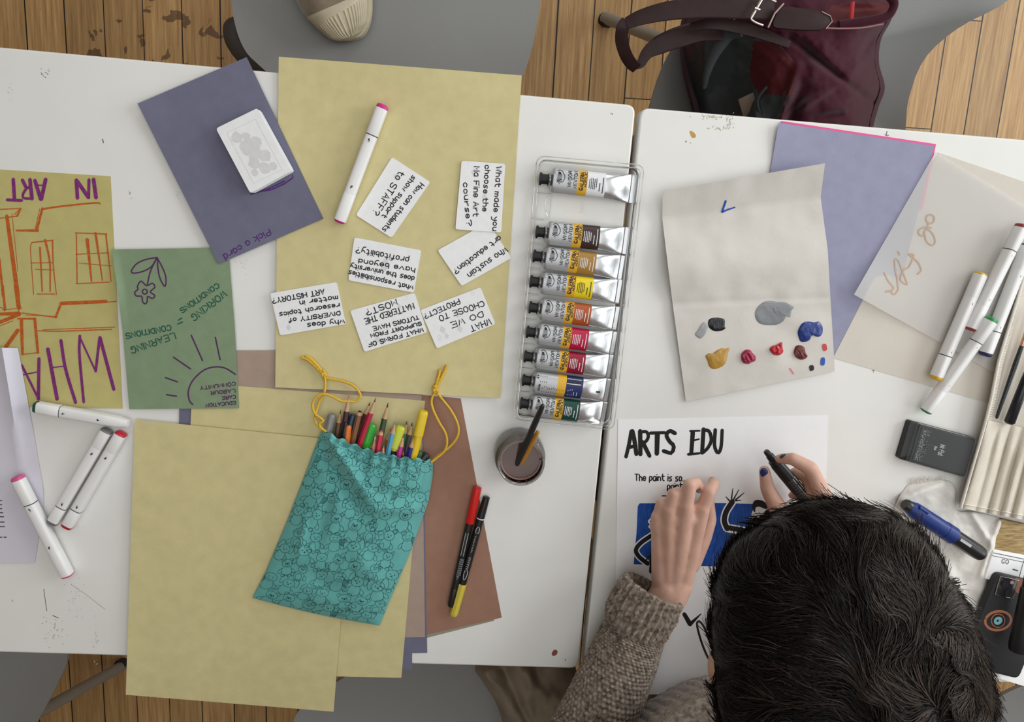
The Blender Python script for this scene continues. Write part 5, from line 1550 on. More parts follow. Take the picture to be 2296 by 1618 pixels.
pencil('maroon pencil with pink lead, highest tip at the pouch mouth by the cord', (572, 620), (505, 1080), (0.045, 0.012, 0.016), 1, (0.50, 0.16, 0.13), r=.0040, cone=.024)
pencil('brown blunt pencil between the grey pen and the maroon pencil', (475, 805), (435, 1060), (0.14, 0.065, 0.035), 0, (0.12, 0.06, 0.03))
penlike('pen with a clear grey tapered tip at the mouth corner by the cord', (378, 850), (340, 1010), (0.20, 0.20, 0.19), 1, r=.0058, rough=.15)
penlike('navy-teal pen cap low behind the maroon pencil', (622, 850), (585, 970), (0.012, 0.04, 0.07), 0, r=.0050)
penlike('slim black pen in front of the maroon pencil', (535, 940), (512, 1090), (0.012, 0.011, 0.012), 2, r=.0030)
penlike('orange pen with a flat end', (565, 975), (548, 1110), (0.62, 0.15, 0.02), 2, r=.0046)
pencil('thick light-brown pencil with a dark blunt tip', (695, 812), (612, 1170), (0.22, 0.095, 0.04), 1, (0.02, 0.012, 0.01), r=.0044, blunt=True)
pencil('dark maroon pencil beside the red one', (738, 850), (650, 1180), (0.07, 0.022, 0.02), 0, (0.04, 0.015, 0.015))
pencil('long red pencil leaning across the pouch mouth', (875, 663), (690, 1200), (0.42, 0.012, 0.045), 2, (0.15, 0.08, 0.08), r=.0040, cone=.022)
pencil('short brown-leaded pencil just behind the long red one', (808, 715), (720, 960), (0.10, 0.03, 0.03), 0, (0.05, 0.02, 0.015))
penlike('pen with a ribbed bright green cap', (838, 960), (785, 1130), (0.03, 0.38, 0.03), 1, r=.0064, ribs=True)
pencil('dark green pencil with a dark tip', (1013, 722), (930, 1090), (0.035, 0.07, 0.025), 1, (0.015, 0.02, 0.015), r=.0040, cone=.022)
pencil('short red pencil with a worn tip at the middle', (935, 1035), (890, 1290), (0.50, 0.02, 0.06), 2, (0.40, 0.10, 0.09), r=.0040, blunt=True)
pencil('white-leaded pencil showing only bare wood', (868, 1095), (845, 1270), (0.50, 0.33, 0.22), 2, (0.75, 0.73, 0.70))
pencil('pink-leaded pencil low beside the white-leaded one', (828, 1085), (808, 1220), (0.30, 0.13, 0.10), 1, (0.60, 0.22, 0.22))
pencil('turquoise pencil low in front at the mouth', (967, 1190), (948, 1310), (0.03, 0.27, 0.33), 2, (0.03, 0.25, 0.30))
pencil('orange pencil beside the light blue one', (1042, 1005), (985, 1260), (0.48, 0.17, 0.02), 0, (0.45, 0.14, 0.02))
pencil('light blue pencil beside the lime yellow pen cap', (1095, 932), (1010, 1310), (0.10, 0.33, 0.52), 2, (0.14, 0.25, 0.35), r=.0040)
penlike('pen with a lime yellow cap', (1158, 985), (1118, 1130), (0.52, 0.58, 0.03), 1, r=.0066, square=True)
penlike('dark brown felt pen with a wide barrel', (1115, 1115), (1062, 1320), (0.05, 0.02, 0.022), 1, r=.0056)
pencil('magenta pencil between two dark brown ones', (1190, 1078), (1128, 1340), (0.48, 0.03, 0.26), 2, (0.40, 0.05, 0.25))
pencil('mid green pencil behind the lime pen', (1226, 928), (1192, 1110), (0.04, 0.17, 0.05), 0, (0.03, 0.06, 0.03))
pencil('dark slate pencil next to the yellow highlighter', (1287, 946), (1235, 1190), (0.045, 0.045, 0.05), 1, (0.03, 0.03, 0.03))
penlike('yellow highlighter standing tall at the pouch mouth', (1418, 810), (1325, 1220), (0.72, 0.50, 0.01), 2, r=.0066, square=True)
pencil('navy blue pencil with a bare wood tip', (1320, 1075), (1238, 1370), (0.025, 0.025, 0.20), 2, (0.20, 0.12, 0.14), r=.0042, cone=.019)
pencil('brown pencil between the magenta and navy ones', (1216, 1175), (1188, 1350), (0.24, 0.11, 0.06), 1, (0.06, 0.03, 0.02))
pencil('short tan pencil low in front of the navy one', (1318, 1285), (1293, 1380), (0.46, 0.27, 0.15), 1, (0.40, 0.20, 0.12), r=.0042)
penlike('pen with a dark green cap low at the mouth corner', (1372, 1270), (1345, 1370), (0.015, 0.075, 0.03), 1, r=.0055)
penlike('pen with a black cap and white chip at the mouth corner', (1455, 1300), (1395, 1375), (0.012, 0.013, 0.014), 1, r=.0062)

# ------------------------------------------------------------------ soft heaps: an outline in photo pixels with a height field
def heap_mesh(outline, zf, n=150, rings=36, th=0.0012, center=None):
    o = closed_spline(outline, n); c = o.mean(0) if center is None else np.array(center, float)
    V = []
    for k in range(rings):
        q = c + (o - c) * (1 - k / (rings - .7))
        V.append(PA(q[:, 0], q[:, 1], zf(q[:, 0], q[:, 1], 1 - k / (rings - .7))))
    V = np.concatenate(V); F = []
    px = np.concatenate([c + (o - c) * (1 - k / (rings - .7)) for k in range(rings)])
    m = len(V)
    for k in range(rings - 1):
        for i in range(n):
            j = (i + 1) % n
            F.append((k * n + i, (k + 1) * n + i, (k + 1) * n + j, k * n + j))
    F.append(tuple((rings - 1) * n + i for i in range(n - 1, -1, -1)))
    nf = len(F)
    F += [tuple(m + i for i in reversed(f)) for f in F]
    F += [(i, (i + 1) % n, m + (i + 1) % n, m + i) for i in range(n)]
    return np.concatenate([V, V - np.array([0, 0, th])]), F, px, nf


def in_poly(x, y, poly):
    poly = np.asarray(poly, float); r = np.zeros(np.shape(x), bool); j = len(poly) - 1
    for i in range(len(poly)):
        a, b = poly[i], poly[j]
        with np.errstate(divide='ignore', invalid='ignore'):
            hit = ((a[1] > y) != (b[1] > y)) & (x < (b[0] - a[0]) * (y - a[1]) / (b[1] - a[1] + 1e-12) + a[0])
        r ^= hit; j = i
    return r


def seg_d(x, y, a, b):
    a = np.array(a, float); b = np.array(b, float); d = b - a
    t = np.clip(((x - a[0]) * d[0] + (y - a[1]) * d[1]) / (d @ d), 0, 1)
    return np.hypot(x - a[0] - d[0] * t, y - a[1] - d[1] * t), t


def g2(x, y, cx, cy, rx, ry=None):
    ry = rx if ry is None else ry
    return np.exp(-(((x - cx) / rx) ** 2 + ((y - cy) / ry) ** 2))


# ------------------------------------------------------------------ shoe on the far chair
suede = mat('taupe_suede', (0.27, 0.215, 0.15), rough=0.95, spec=0.1, sheen=0.5, var=0.18, vscale=45, bump=0.3, bscale=400)
cream_r = mat('cream_rubber', (0.62, 0.55, 0.40), rough=0.6, spec=0.3, var=0.06, vscale=60)
ST = [(789, 89, 6, .020), (786, 82, 27, .034), (780, 69, 44, .043), (771, 46, 58, .050), (761, 22, 69, .055), (751, 0, 78, .062), (737, -38, 84, .074), (717, -88, 84, .092), (692, -148, 76, .102), (668, -208, 68, .092), (650, -262, 60, .080), (641, -288, 40, .066)]
zs = ZS - .001
shoe = empty('shoe', [*P(730, -60, zs)[:2], zs]); tag(shoe, 'beige suede shoe with a ribbed cream toe cap, on the grey chair seat', 'shoe')


def shoe_ring(i, f, hscale=1.0, z0=zs):
    a = ST[i]; b = ST[i + 1] if i + 1 < len(ST) else ST[i]
    return [a[k] * (1 - f) + b[k] * f for k in range(4)]


def shoe_surf(t0, t1, n, grow=1.0, low=0.012):
    V = []; na = 40
    ts = np.linspace(t0, t1, n)
    for t in ts:
        i = min(int(t), len(ST) - 2); x, y, w, h = shoe_ring(i, t - i)
        dx = ST[min(i + 1, len(ST) - 1)][0] - ST[max(i - 1, 0)][0]; dy = ST[min(i + 1, len(ST) - 1)][1] - ST[max(i - 1, 0)][1]
        L = math.hypot(dx, dy); nx, ny = -dy / L, dx / L
        for a in np.linspace(0, np.pi, na):
            cx_ = math.copysign(abs(math.cos(a)) ** .75, math.cos(a)); sz = math.sin(a) ** .75
            V.append(P(x + nx * w * cx_ * grow, y + ny * w * cx_ * grow, zs + low + (h * grow - low) * sz))
    F = []
    for i in range(n - 1):
        for j in range(na - 1):
            F.append((i * na + j, i * na + j + 1, (i + 1) * na + j + 1, (i + 1) * na + j))
    for i in range(n - 1):
        F.append((i * na, (i + 1) * na, (i + 1) * na + na - 1, i * na + na - 1))
    F.append(tuple(range(na - 1, -1, -1))); F.append(tuple((n - 1) * na + j for j in range(na)))
    return V, F


obj('upper', *shoe_surf(2.6, 10.9, 40), suede, shoe, sharp=70)
Vc, Fc = shoe_surf(0.0, 4.6, 30, grow=1.03)
Vc = np.array(Vc)
# slant the rear edge of the toe cap towards the instep
obj('toe_cap', Vc, Fc, cream_r, shoe, sharp=70)
for j in range(17):
    a = 0.55 + j * 0.118
    path = []
    for t in np.linspace(1.05 + .4 * abs(j - 8) / 8, 4.2 - .05 * j, 12):
        i = int(t); x, y, w, h = shoe_ring(i, t - i); L_ = math.hypot(ST[i + 1][0] - ST[i][0], ST[i + 1][1] - ST[i][1])
        nx, ny = -(ST[i + 1][1] - ST[i][1]) / L_, (ST[i + 1][0] - ST[i][0]) / L_
        ca_ = math.copysign(abs(math.cos(a)) ** .75, math.cos(a)); sz = math.sin(a) ** .75
        path.append(P(x + nx * w * ca_ * 1.03, y + ny * w * ca_ * 1.03, zs + .012 + (h * 1.03 - .012) * sz))
    obj('toe_cap_rib', *sweep(path, .0017, n=8), cream_r, shoe)
so = [P(x, y, zs)[:2] for x, y in closed_spline([(789, 92), (818, 80), (834, 40), (834, -20), (822, -90), (772, -190), (712, -280), (650, -310), (585, -270), (590, -190), (632, -90), (660, -20), (702, 48), (745, 86)], 60)]
obj('sole', *prism(so, zs, zs + .016), cream_r, shoe)
obj('foot_opening', *sweep([P(690, -150, zs + .098), P(684, -165, zs + .125)], [.036, .034], [.036, .034], n=24), mat('dark_sock', (0.03, 0.03, 0.032), rough=0.9), shoe)

# ------------------------------------------------------------------ burgundy bag on the far chair
burg = mat('burgundy_canvas', (0.048, 0.0075, 0.016), rough=0.9, spec=0.12, sheen=0.12, var=0.12, vscale=30, bump=0.4, bscale=700)
lining = mat('grey_bag_lining', (0.04, 0.043, 0.046), rough=0.8)
red_in = mat('red_bag_lining', (0.075, 0.006, 0.008), rough=0.8)
leather = mat('oxblood_leather', (0.024, 0.008, 0.008), rough=0.45, spec=0.25, var=0.2, vscale=60, bump=0.2, bscale=300)
nickel = mat('nickel_buckle', (0.72, 0.70, 0.66), rough=0.22, metal=1.0)
edge_paint = mat('pale_leather_edge', (0.42, 0.33, 0.28), rough=0.6)
bag = empty('handbag', [*P(1760, 120, ZS)[:2], ZS]); tag(bag, 'burgundy canvas bag with leather straps lying open on the grey chair', 'bag')
mouth = [(1560, 85), (1620, 45), (1695, 60), (1745, 95), (1790, 150), (1770, 210), (1745, 270), (1600, 300), (1560, 230), (1548, 150)]
pocket = [(1860, 12), (1935, 4), (1996, 2), (2000, 22), (1985, 34), (1935, 42), (1862, 52)]


def bag_z(x, y, f):
    z = 0.655 - 0.16 * f ** 5 - 0.00012 * np.clip(x - 1850, 0, None) * 1.5
    z = z - 0.085 * g2(x, y, 1640, 175, 85, 95) - 0.03 * g2(x, y, 1610, 230, 60, 60)
    z = z + 0.018 * np.exp(-((x - 1575 - (y - 60) * .06) / 14) ** 2) * np.clip((260 - y) / 120, 0, 1) - .05 * g2(x, y, 1925, 24, 48, 16)
    for a, b, h, w in (((1775, 85), (1893, 181), -.020, 9), ((1893, 181), (1978, 243), -.012, 8), ((1750, 268), (1893, 181), .014, 10), ((1893, 181), (1965, 95), .012, 12), ((1930, 130), (1962, 78), -.022, 9),
                       ((1760, 300), (1800, 200), -.02, 12), ((1830, 265), (1900, 255), -.016, 10), ((1745, 280), (1790, 150), .02, 12), ((1850, 120), (1800, 190), .010, 22), ((1700, 300), (1690, 210), .015, 10)):
        d, t = seg_d(x, y, a, b); z = z + h * np.exp(-(d / w) ** 2) * (0.35 + .65 * np.sin(np.pi * np.clip(t, .05, .95)))
    return z + 0.004 * vnoise(x / 34, y / 34, 8) + .0015 * vnoise(x / 12, y / 12, 9)


bo = [(1530, 40), (1590, -50), (1760, -95), (1930, -60), (2008, 0), (1998, 45), (1976, 88), (1971, 140), (1984, 196), (1970, 240), (1958, 285), (1948, 350), (1800, 400), (1640, 390), (1575, 320), (1548, 230), (1528, 140)]
V, F, px, nf = heap_mesh(bo, bag_z, n=220, rings=70, th=.002, center=(1790, 140))
cx = np.array([px[list(f)].mean(0) if len(f) < 5 else (1790, 140) for f in F[:nf]])
red_zone = [(1690, 92), (1740, 95), (1790, 150), (1770, 215), (1700, 210), (1680, 170)]
fm = np.where(in_poly(cx[:, 0], cx[:, 1], red_zone), 2, np.where(in_poly(cx[:, 0], cx[:, 1], mouth), 1, np.where(in_poly(cx[:, 0], cx[:, 1], pocket), 2, 0)))
fm = np.concatenate([fm, np.zeros(len(F) - nf, int)])
obj('bag_body', V, F, [burg, lining, red_in], bag, fm=fm, sharp=80)
base_o = [P(1790 + (x - 1790) * .86, 140 + (y - 140) * .86, ZS)[:2] for x, y in closed_spline(bo, 40)]
top_o = [P(1790 + (x - 1790) * .97, 140 + (y - 140) * .97, .52)[:2] for x, y in closed_spline(bo, 40)]
n = 40
obj('bag_sides', np.concatenate([np.c_[np.array(base_o), np.full(n, ZS + .002)], np.c_[np.array(top_o), np.full(n, .515)]]), [(i, (i + 1) % n, n + (i + 1) % n, n + i) for i in range(n)] + [tuple(range(n - 1, -1, -1))], burg, bag)


def strap(name, pts, w, m, h=.0013, n=50, twist=None):
    q = spline(np.array(pts, float), n); path = PA(q[:, 0], q[:, 1], q[:, 2])
    ww = np.interp(np.linspace(0, 1, n), np.linspace(0, 1, len(w)), w)
    return obj(name, *sweep(path, ww, h, n=12, power=.4), m, bag, sharp=50)


strap('strap', [(1735, 22, .690), (1660, 18, .698), (1580, 17, .70), (1500, 24, .70), (1440, 38, .695), (1405, 52, .69)], [.0130, .0135, .0130, .0120, .0098, .0075], leather)
strap('strap', [(1404, 44, .689), (1396, 62, .688), (1394, 90, .68), (1402, 120, .67), (1415, 142, .66), (1428, 153, .655)], [.0060, .0085, .0088, .0085, .0085, .0080], leather)
strap('strap', [(1422, 153, .6535), (1436, 143, .653), (1452, 118, .652), (1480, 100, .655), (1520, 84, .655), (1570, 70, .65), (1620, 70, .645)], [.0020, .0060, .0085, .0125, .0140, .0135, .0120], leather)
strap('rim_band', [(1548, 60, .665), (1600, 52, .676), (1660, 62, .676), (1720, 80, .672), (1770, 100, .668)], [.006, .008, .008, .007, .005], leather)
tabp = round_poly([P(x, y, .70)[:2] for x, y in ((1748, 12), (1838, 22), (1872, 40), (1848, 68), (1800, 68), (1728, 62))], .010)
obj('belt_tab', *bevel_prism(tabp, .6965, .700, .001), leather, bag)
obj('belt_keeper', *sweep([P(1757, 8, .702), P(1737, 30, .703), P(1722, 62, .700)], .0012, n=8), edge_paint, bag)
obj('tab_edge', *sweep([P(1843, 26, .7005), P(1862, 36, .7005), P(1866, 48, .7005), P(1852, 64, .7005)], .0007, n=6), edge_paint, bag)
obj('buckle', *sweep(PA(*spline(np.array([(1740, 4), (1712, -8), (1706, 4), (1694, 22), (1684, 40), (1694, 50), (1711, 57)], float), 40).T, .706), .0016, n=10), nickel, bag)
obj('buckle_bar', *sweep([P(1712, -8, .706), P(1684, 40, .706)], .0021, n=10), nickel, bag)
obj('buckle_prong', *sweep([P(1692, 18, .709), P(1704, 22, .709)], .0016, n=8), nickel, bag)
obj('rim_piping', *sweep(PA(*spline(np.array([(1852, 63), (1890, 64), (1935, 62), (1980, 54)], float), 20).T, .668), .0012, n=8), mat('pink_piping', (0.32, 0.14, 0.15), rough=0.7), bag)
obj('rolled_rim', *sweep(PA(*spline(np.array([(1990, -12), (2004, 4), (2001, 22), (1986, 38), (1940, 48), (1880, 56)], float), 30).T, .655), .006, .005, n=10), burg, bag)
obj('red_lining_strip', *sweep([P(1912, 4, .652), P(1909, 44, .648)], .003, .001, n=8), mat('bright_red_trim', (0.42, 0.01, 0.012), rough=0.6), bag)
obj('zip_pull', *sweep(PA(*spline(np.array([(1720, 195), (1704, 215), (1700, 232), (1706, 255)], float), 14).T, .63), .003, .0012, n=8), mat('black_zip', (0.01, 0.01, 0.012), rough=0.5), bag)
obj('lining_fold', *sweep(PA(*spline(np.array([(1655, 62), (1630, 80), (1600, 125), (1585, 165), (1580, 195)], float), 24).T, np.linspace(.655, .60, 24)), np.interp(np.linspace(0, 1, 24), [0, .2, 1], [.014, .010, .003]), .006, n=12), lining, bag)
obj('inner_pocket_card', *sweep([P(1672, 215, .61), P(1690, 280, .60)], .012, .0015, n=8, power=.4), mat('kraft_pocket', (0.17, 0.12, 0.09), rough=0.8), bag)

# ------------------------------------------------------------------ beige coat over the near chair
coatm = mat('beige_coat_cloth', (0.28, 0.225, 0.17), rough=0.85, spec=0.15, var=0.15, vscale=18, bump=0.3, bscale=160)


def coat_z(x, y, f):
    z = ZS + 0.075 - .05 * f ** 4
    for a, b, h, w in (((1130, 1500), (1185, 1618), -.018, 12), ((1165, 1490), (1215, 1560), .020, 16), ((1090, 1510), (1140, 1600), .014, 18), ((1205, 1500), (1205, 1618), -.012, 14)):
        d, t = seg_d(x, y, a, b); z = z + h * np.exp(-(d / w) ** 2)
    return z + .008 * vnoise(x / 38, y / 45, 5) + .003 * vnoise(x / 14, y / 20, 6)


V, F, px, nf = heap_mesh([(1066, 1495), (1110, 1470), (1200, 1465), (1280, 1480), (1300, 1560), (1290, 1660), (1220, 1720), (1150, 1700), (1134, 1640), (1112, 1575), (1084, 1530)], coat_z, n=140, rings=40, th=.003)
tag(obj('coat', V, F, coatm, loc=[*P(1180, 1590, ZS)[:2], ZS], sharp=80), 'crumpled beige coat draped on a grey chair beside the knitted sleeve', 'coat')

# ------------------------------------------------------------------ canvas brush roll
canvas = mat('natural_canvas', (0.68, 0.62, 0.53), rough=0.9, spec=0.12, var=0.05, vscale=40, bump=0.5, bscale=900)
thread = mat('white_thread', (0.78, 0.74, 0.66), rough=0.85)
roll = empty('brush_roll', [*P(2290, 950, ZT)[:2], ZT]); tag(roll, 'natural canvas brush roll with ridged pockets and a frayed white edge', 'brush roll')
RL = [(0, (2304, 585), (2560, 640)), (.22, (2266, 712), (2530, 780)), (.42, (2236, 810), (2505, 880)), (.6, (2220, 892), (2490, 960)), (.70, (2207, 945), (2480, 1005)), (1, (2151, 1138), (2440, 1192))]


def roll_px(u, v):
    tv = [r[0] for r in RL]
    l = [np.interp(v, tv, [r[1][k] for r in RL]) for k in (0, 1)]; r_ = [np.interp(v, tv, [r[2][k] for r in RL]) for k in (0, 1)]
    return l[0] + (r_[0] - l[0]) * u, l[1] + (r_[1] - l[1]) * u


def roll_z(u, v):
    return ZT + .0088 + .010 * np.exp(-(u / .05) ** 2) * np.clip(v * 3, .3, 1) + .003 * np.sin(u * 16 + 1) * np.clip(u * 8, 0, 1) + .0012 * vnoise(u * 8, v * 9, 2)


U, V_ = np.meshgrid(np.linspace(0, 1, 60), np.linspace(0, 1, 50))
x, y = roll_px(U, V_); obj('back_panel', *slab(PA(x, y, roll_z(U, V_))[::-1], .001), canvas, roll)
U, V_ = np.meshgrid(np.linspace(0.03, 1, 90), np.linspace(.69, 1.0, 30))
x, y = roll_px(U, V_)
zz = roll_z(U, V_) + .0035 + .0065 * np.abs(np.sin((U - .03) * 34)) ** .8 * np.clip((V_ - .66) * 9, .25, 1) + .002 * vnoise(U * 20, V_ * 8, 5)
obj('pocket_panel', *slab(PA(x, y, zz)[::-1], .001), canvas, roll)
fx, fy = roll_px(np.full(90, .012), np.linspace(.02, 1, 90))
obj('bound_edge', *sweep(PA(fx, fy, roll_z(np.full(90, .012), np.linspace(.02, 1, 90)) + .0012), .0018, n=8), thread, roll)
parts = []
RR = np.random.RandomState(4)
for v in np.linspace(.03, .985, 130):
    l = RR.uniform(.010, .022); a = roll_px(np.array(.016 + .030), np.array(v)); b = roll_px(np.array(.012 - l * .35), np.array(v + .012))
    parts.append(sweep([P(a[0], a[1], float(roll_z(np.array(.04), np.array(v))) + .0018), P(b[0], b[1], float(roll_z(np.array(.0), np.array(v))) + .0016)], .0006, n=5))
obj('edge_fringe', *join(parts), thread, roll)
hu = np.linspace(.03, 1, 240); hv_ = np.full(240, .985); hx, hy = roll_px(hu, hv_)
hz = roll_z(hu, hv_) + .0035 + .0065 * np.abs(np.sin((hu - .03) * 34)) ** .8 * 1.0 + .002 * vnoise(hu * 20, hv_ * 8, 5) + .0008
obj('hem_stitching', *sweep(PA(hx, hy, hz), .0008, n=6), thread, roll)
GB = 'brushes tucked into the canvas roll'
for lab_, a, b, w0, w1 in (('slim brush with a navy-black handle in the canvas roll', (2234, 938), (2291, 775), .0022, .0034), ('thick brush with a black handle deeper in the canvas roll', (2262, 950), (2312, 820), .0070, .0062)):
    p0, p1 = P(*a, ZT + .019), P(*b, ZT + .021)
    t = empty('paintbrush', [*p0[:2], ZT + .010]); tag(t, lab_, 'brush', GB)
    obj('handle', *rod(p0, p1, [(0, w0 * .6), (.03, w0), (.75, w1), (1, w1 * .8)], n=16), mat('navy_black_lacquer', (0.012, 0.014, 0.022), rough=0.25, spec=0.5), t)
    p2 = p1 + (p1 - p0) * .28
    obj('ferrule', *rod(p1, p2, [(0, w1 * .82), (1, w1 * .85)], n=16), mat('copper_ferrule', (0.62, 0.33, 0.20), rough=0.3, metal=1.0), t)
    obj('bristles', *rod(p2, p2 + (p1 - p0) * .25, [(0, w1 * .8), (.5, w1 * .9), (1, w1 * .2)], n=16), mat('brown_bristle', (0.08, 0.04, 0.02), rough=0.8), t)

# ------------------------------------------------------------------ muslin rag
muslin = mat('white_muslin', (0.76, 0.73, 0.68), rough=0.9, spec=0.1, var=0.06, vscale=25, bump=0.6, bscale=800)
rag_out = [(2044, 1080), (2120, 1076), (2142, 1094), (2146, 1142), (2182, 1147), (2240, 1160), (2256, 1180), (2232, 1222), (2218, 1280), (2209, 1370), (2190, 1420), (2100, 1440), (2030, 1360), (1995, 1250), (1987, 1190), (2010, 1128)]


def rag_z(x, y, f):
    z = ZT + .0062 - .0045 * f ** 8
    for a, b, h, w in (((2020, 1120), (2110, 1085), .006, 9), ((2180, 1150), (2225, 1225), .006, 9), ((2240, 1170), (2200, 1290), .007, 8), ((2120, 1270), (2190, 1390), .007, 14), ((2060, 1240), (2090, 1330), .006, 12), ((2200, 1250), (2160, 1300), -.003, 12)):
        d, t = seg_d(x, y, a, b); z = z + h * np.exp(-(d / w) ** 2)
    return z + .0018 * vnoise(x / 24, y / 24, 3) + .0007 * vnoise(x / 8, y / 8, 4)


V, F, px, nf = heap_mesh(rag_out, rag_z, n=170, rings=44, th=.0008)
rag = obj('cloth_rag', V, F, muslin, loc=[*P(2120, 1240, ZT)[:2], ZT], sharp=80); tag(rag, 'crumpled white muslin rag under the thick blue marker', 'rag')
parts = []
for x in np.arange(2044, 2122, 2.1):
    y = 1080 - (x - 2044) * .05; parts.append(sweep(PA([x, x - 2 + RR.uniform(-2, 2), x + RR.uniform(-4, 4)], [y + 5, y - 2, y - 5 - RR.uniform(0, 7)], ZT + .003), .0003, n=5))
obj('frayed_fringe', *join(parts), thread, rag)
# ------------------------------------------------------------------ things at the near corner beside the hair
pad_q = [P(x, y, ZT + .006)[:2] for x, y in ((2120, 1420), (2420, 1490), (2400, 1570), (2120, 1483))]
np_ = empty('notepad', [*np.mean(pad_q, 0), ZT]); tag(np_, 'white notepad showing beneath the phone and the hair', 'notepad')
obj('page_block', *prism(pad_q, ZT + .0005, ZT + .005), mat('page_edges', (0.62, 0.60, 0.57), rough=0.8), np_, smooth=False)
obj('top_page', *prism(pad_q, ZT + .0051, ZT + .006), white_m, np_, smooth=False)
straw = mat('straw_wood', (0.36, 0.245, 0.105), rough=0.6, var=0.45, vscale=60, stretch=(1.2, 9, 1))
bq_ = [P(x, y, ZT + .008)[:2] for x, y in ((2243, 1163), (2345, 1186), (2322, 1262), (2213, 1238))]
tag(obj('wooden_board', *bevel_prism(round_poly(bq_, .003), ZT + .0003, ZT + .008, .0008), straw, loc=[*np.mean(bq_, 0), ZT]), 'straw-coloured wooden board between brush roll and printed card', 'board')
gq = [P(x, y, ZT + .011)[:2] for x, y in ((2228, 1232), (2335, 1252), (2318, 1318), (2208, 1297))]
gt = obj('printed_card_box', *bevel_prism(round_poly(gq, .002), ZT + .0004, ZT + .011, .0006), white_m, loc=[*np.mean(gq, 0), ZT]); tag(gt, 'white printed box marked GO beside the phone', 'box')
k = Ink(on(ZT + .0113))
k.stroke([(2228, 1239), (2330, 1260)], 1.6); k.stroke([(2224, 1245), (2330, 1267)], 1.2); k.stroke([(2296, 1256), (2281, 1309)], 1.2)
k.text('GO', 2246, 1262, 2261, 1264, 9, 1.4, jit=0)
k.stroke([(2272, 1276), (2282, 1279)], 3)
k.build('lettering', mat('box_print_grey', (0.10, 0.10, 0.12), rough=0.6), gt)
pq = [(2238, 1286), (2368, 1318), (2284, 1522), (2154, 1490)]
ph = empty('mobile_phone', [*P(2254, 1420, ZT)[:2], ZT + .012]); tag(ph, 'phone in a black case with an orange ring and pale blue disc', 'phone')
pw_ = [P(x, y, ZT + .022)[:2] for x, y in pq]
case = mat('black_phone_case', (0.018, 0.018, 0.02), rough=0.45)
obj('case', *bevel_prism(round_poly(pw_, .010), ZT + .0118, ZT + .022, .0015), case, ph)
obj('camera_bump', *bevel_prism(round_poly([P(x, y, ZT + .024)[:2] for x, y in ((2245, 1291), (2284, 1300), (2272, 1341), (2232, 1332))], .006), ZT + .0221, ZT + .0235, .0006), mat('camera_glass', (0.03, 0.03, 0.035), rough=0.15), ph)
rim_ = np.array([P(x, y, ZT + .0238) for x, y in closed_spline([(2247, 1293), (2281, 1301), (2283, 1306), (2273, 1338), (2268, 1341), (2236, 1333), (2233, 1328), (2242, 1296)], 32)])
obj('camera_rim', *sweep(np.vstack([rim_, rim_[:2]]), .0006, n=6), nickel, ph)


def disc(x, y, r, z, h, m, nm):
    q = P(x, y, z); a_ = np.linspace(0, 2 * np.pi, 28)[:-1]; rr = r * CAMZ / 1660 * .57
    return obj(nm, *prism(np.c_[q[0] + rr * np.cos(a_), q[1] + rr * np.sin(a_)], z, z + h), m, ph)


lens_m = mat('lens_glass', (0.035, 0.035, 0.04), rough=0.12)
disc(2252, 1307, 9, ZT + .0236, .0022, lens_m, 'lens'); disc(2259, 1327, 9, ZT + .0236, .0022, lens_m, 'lens'); disc(2269, 1305, 5, ZT + .0236, .0006, mat('flash_pink', (0.60, 0.36, 0.30), rough=0.4), 'flash'); disc(2241, 1323, 3.4, ZT + .0236, .0005, lens_m, 'sensor')
orange_p = mat('coppery_print', (0.46, 0.17, 0.09), rough=0.5)


def ring_flat(cx_, cy_, rx, ry, w, nm, m, rot=0.0):
    a_ = np.linspace(0, 2 * np.pi, 40); kk = Ink(on(ZT + .02215)); p_ = np.c_[rx * np.cos(a_), ry * np.sin(a_)]
    R2 = np.array([[math.cos(rot), -math.sin(rot)], [math.sin(rot), math.cos(rot)]])
    kk.stroke(p_ @ R2.T + (cx_, cy_), w); kk.build(nm, m, ph)


ring_flat(2238, 1391, 29, 21, 5.5, 'ring_print', orange_p, -.15)
ring_flat(2238, 1391, 15, 15, 2.0, 'ring_print', orange_p)
disc(2238, 1391, 11, ZT + .02212, .00012, mat('pale_blue_print', (0.25, 0.55, 0.62), rough=0.4), 'disc_print'); disc(2237, 1391, 3, ZT + .0223, .0001, case, 'dot_print')
k = Ink(on(ZT + .02215))
for pts in ([(2276, 1296), (2296, 1301), (2310, 1318), (2285, 1330), (2274, 1318)], ):
    k.fill(closed_spline(pts, 18))
k.build('corner_print', orange_p, ph)
b0, b1 = P(2312, 1318, ZT + .045), P(2281, 1462, ZT + .045)
bt = empty('black_bottle', [*((b0 + b1) / 2)[:2], ZT + .0225]); tag(bt, 'black cylindrical bottle lying across the phone', 'bottle')
obj('bottle_body', *rod(b0, b1, [(0, .010), (.03, .0128), (.9, .0130), (.97, .0118), (1.0, .006)], n=28), mat('matt_black_plastic', (0.01, 0.01, 0.012), rough=0.4), bt)
obj('bottle_cap', *rod(b0 - (b1 - b0) * .22, b0 - (b1 - b0) * .005, [(0, .010), (.05, .0115), (1, .0115)], n=28), ib, bt)

# ------------------------------------------------------------------ the person drawing
skin = mat('skin', (0.66, 0.40, 0.31), rough=0.5, spec=0.35, var=0.10, vscale=45, bump=0.12, bscale=500)
_sk = skin.node_tree.nodes['Principled BSDF']; _sk.inputs['Subsurface Weight'].default_value = 0.15
_sk.inputs['Subsurface Radius'].default_value = (0.012, 0.005, 0.003); _sk.inputs['Subsurface Scale'].default_value = 0.3


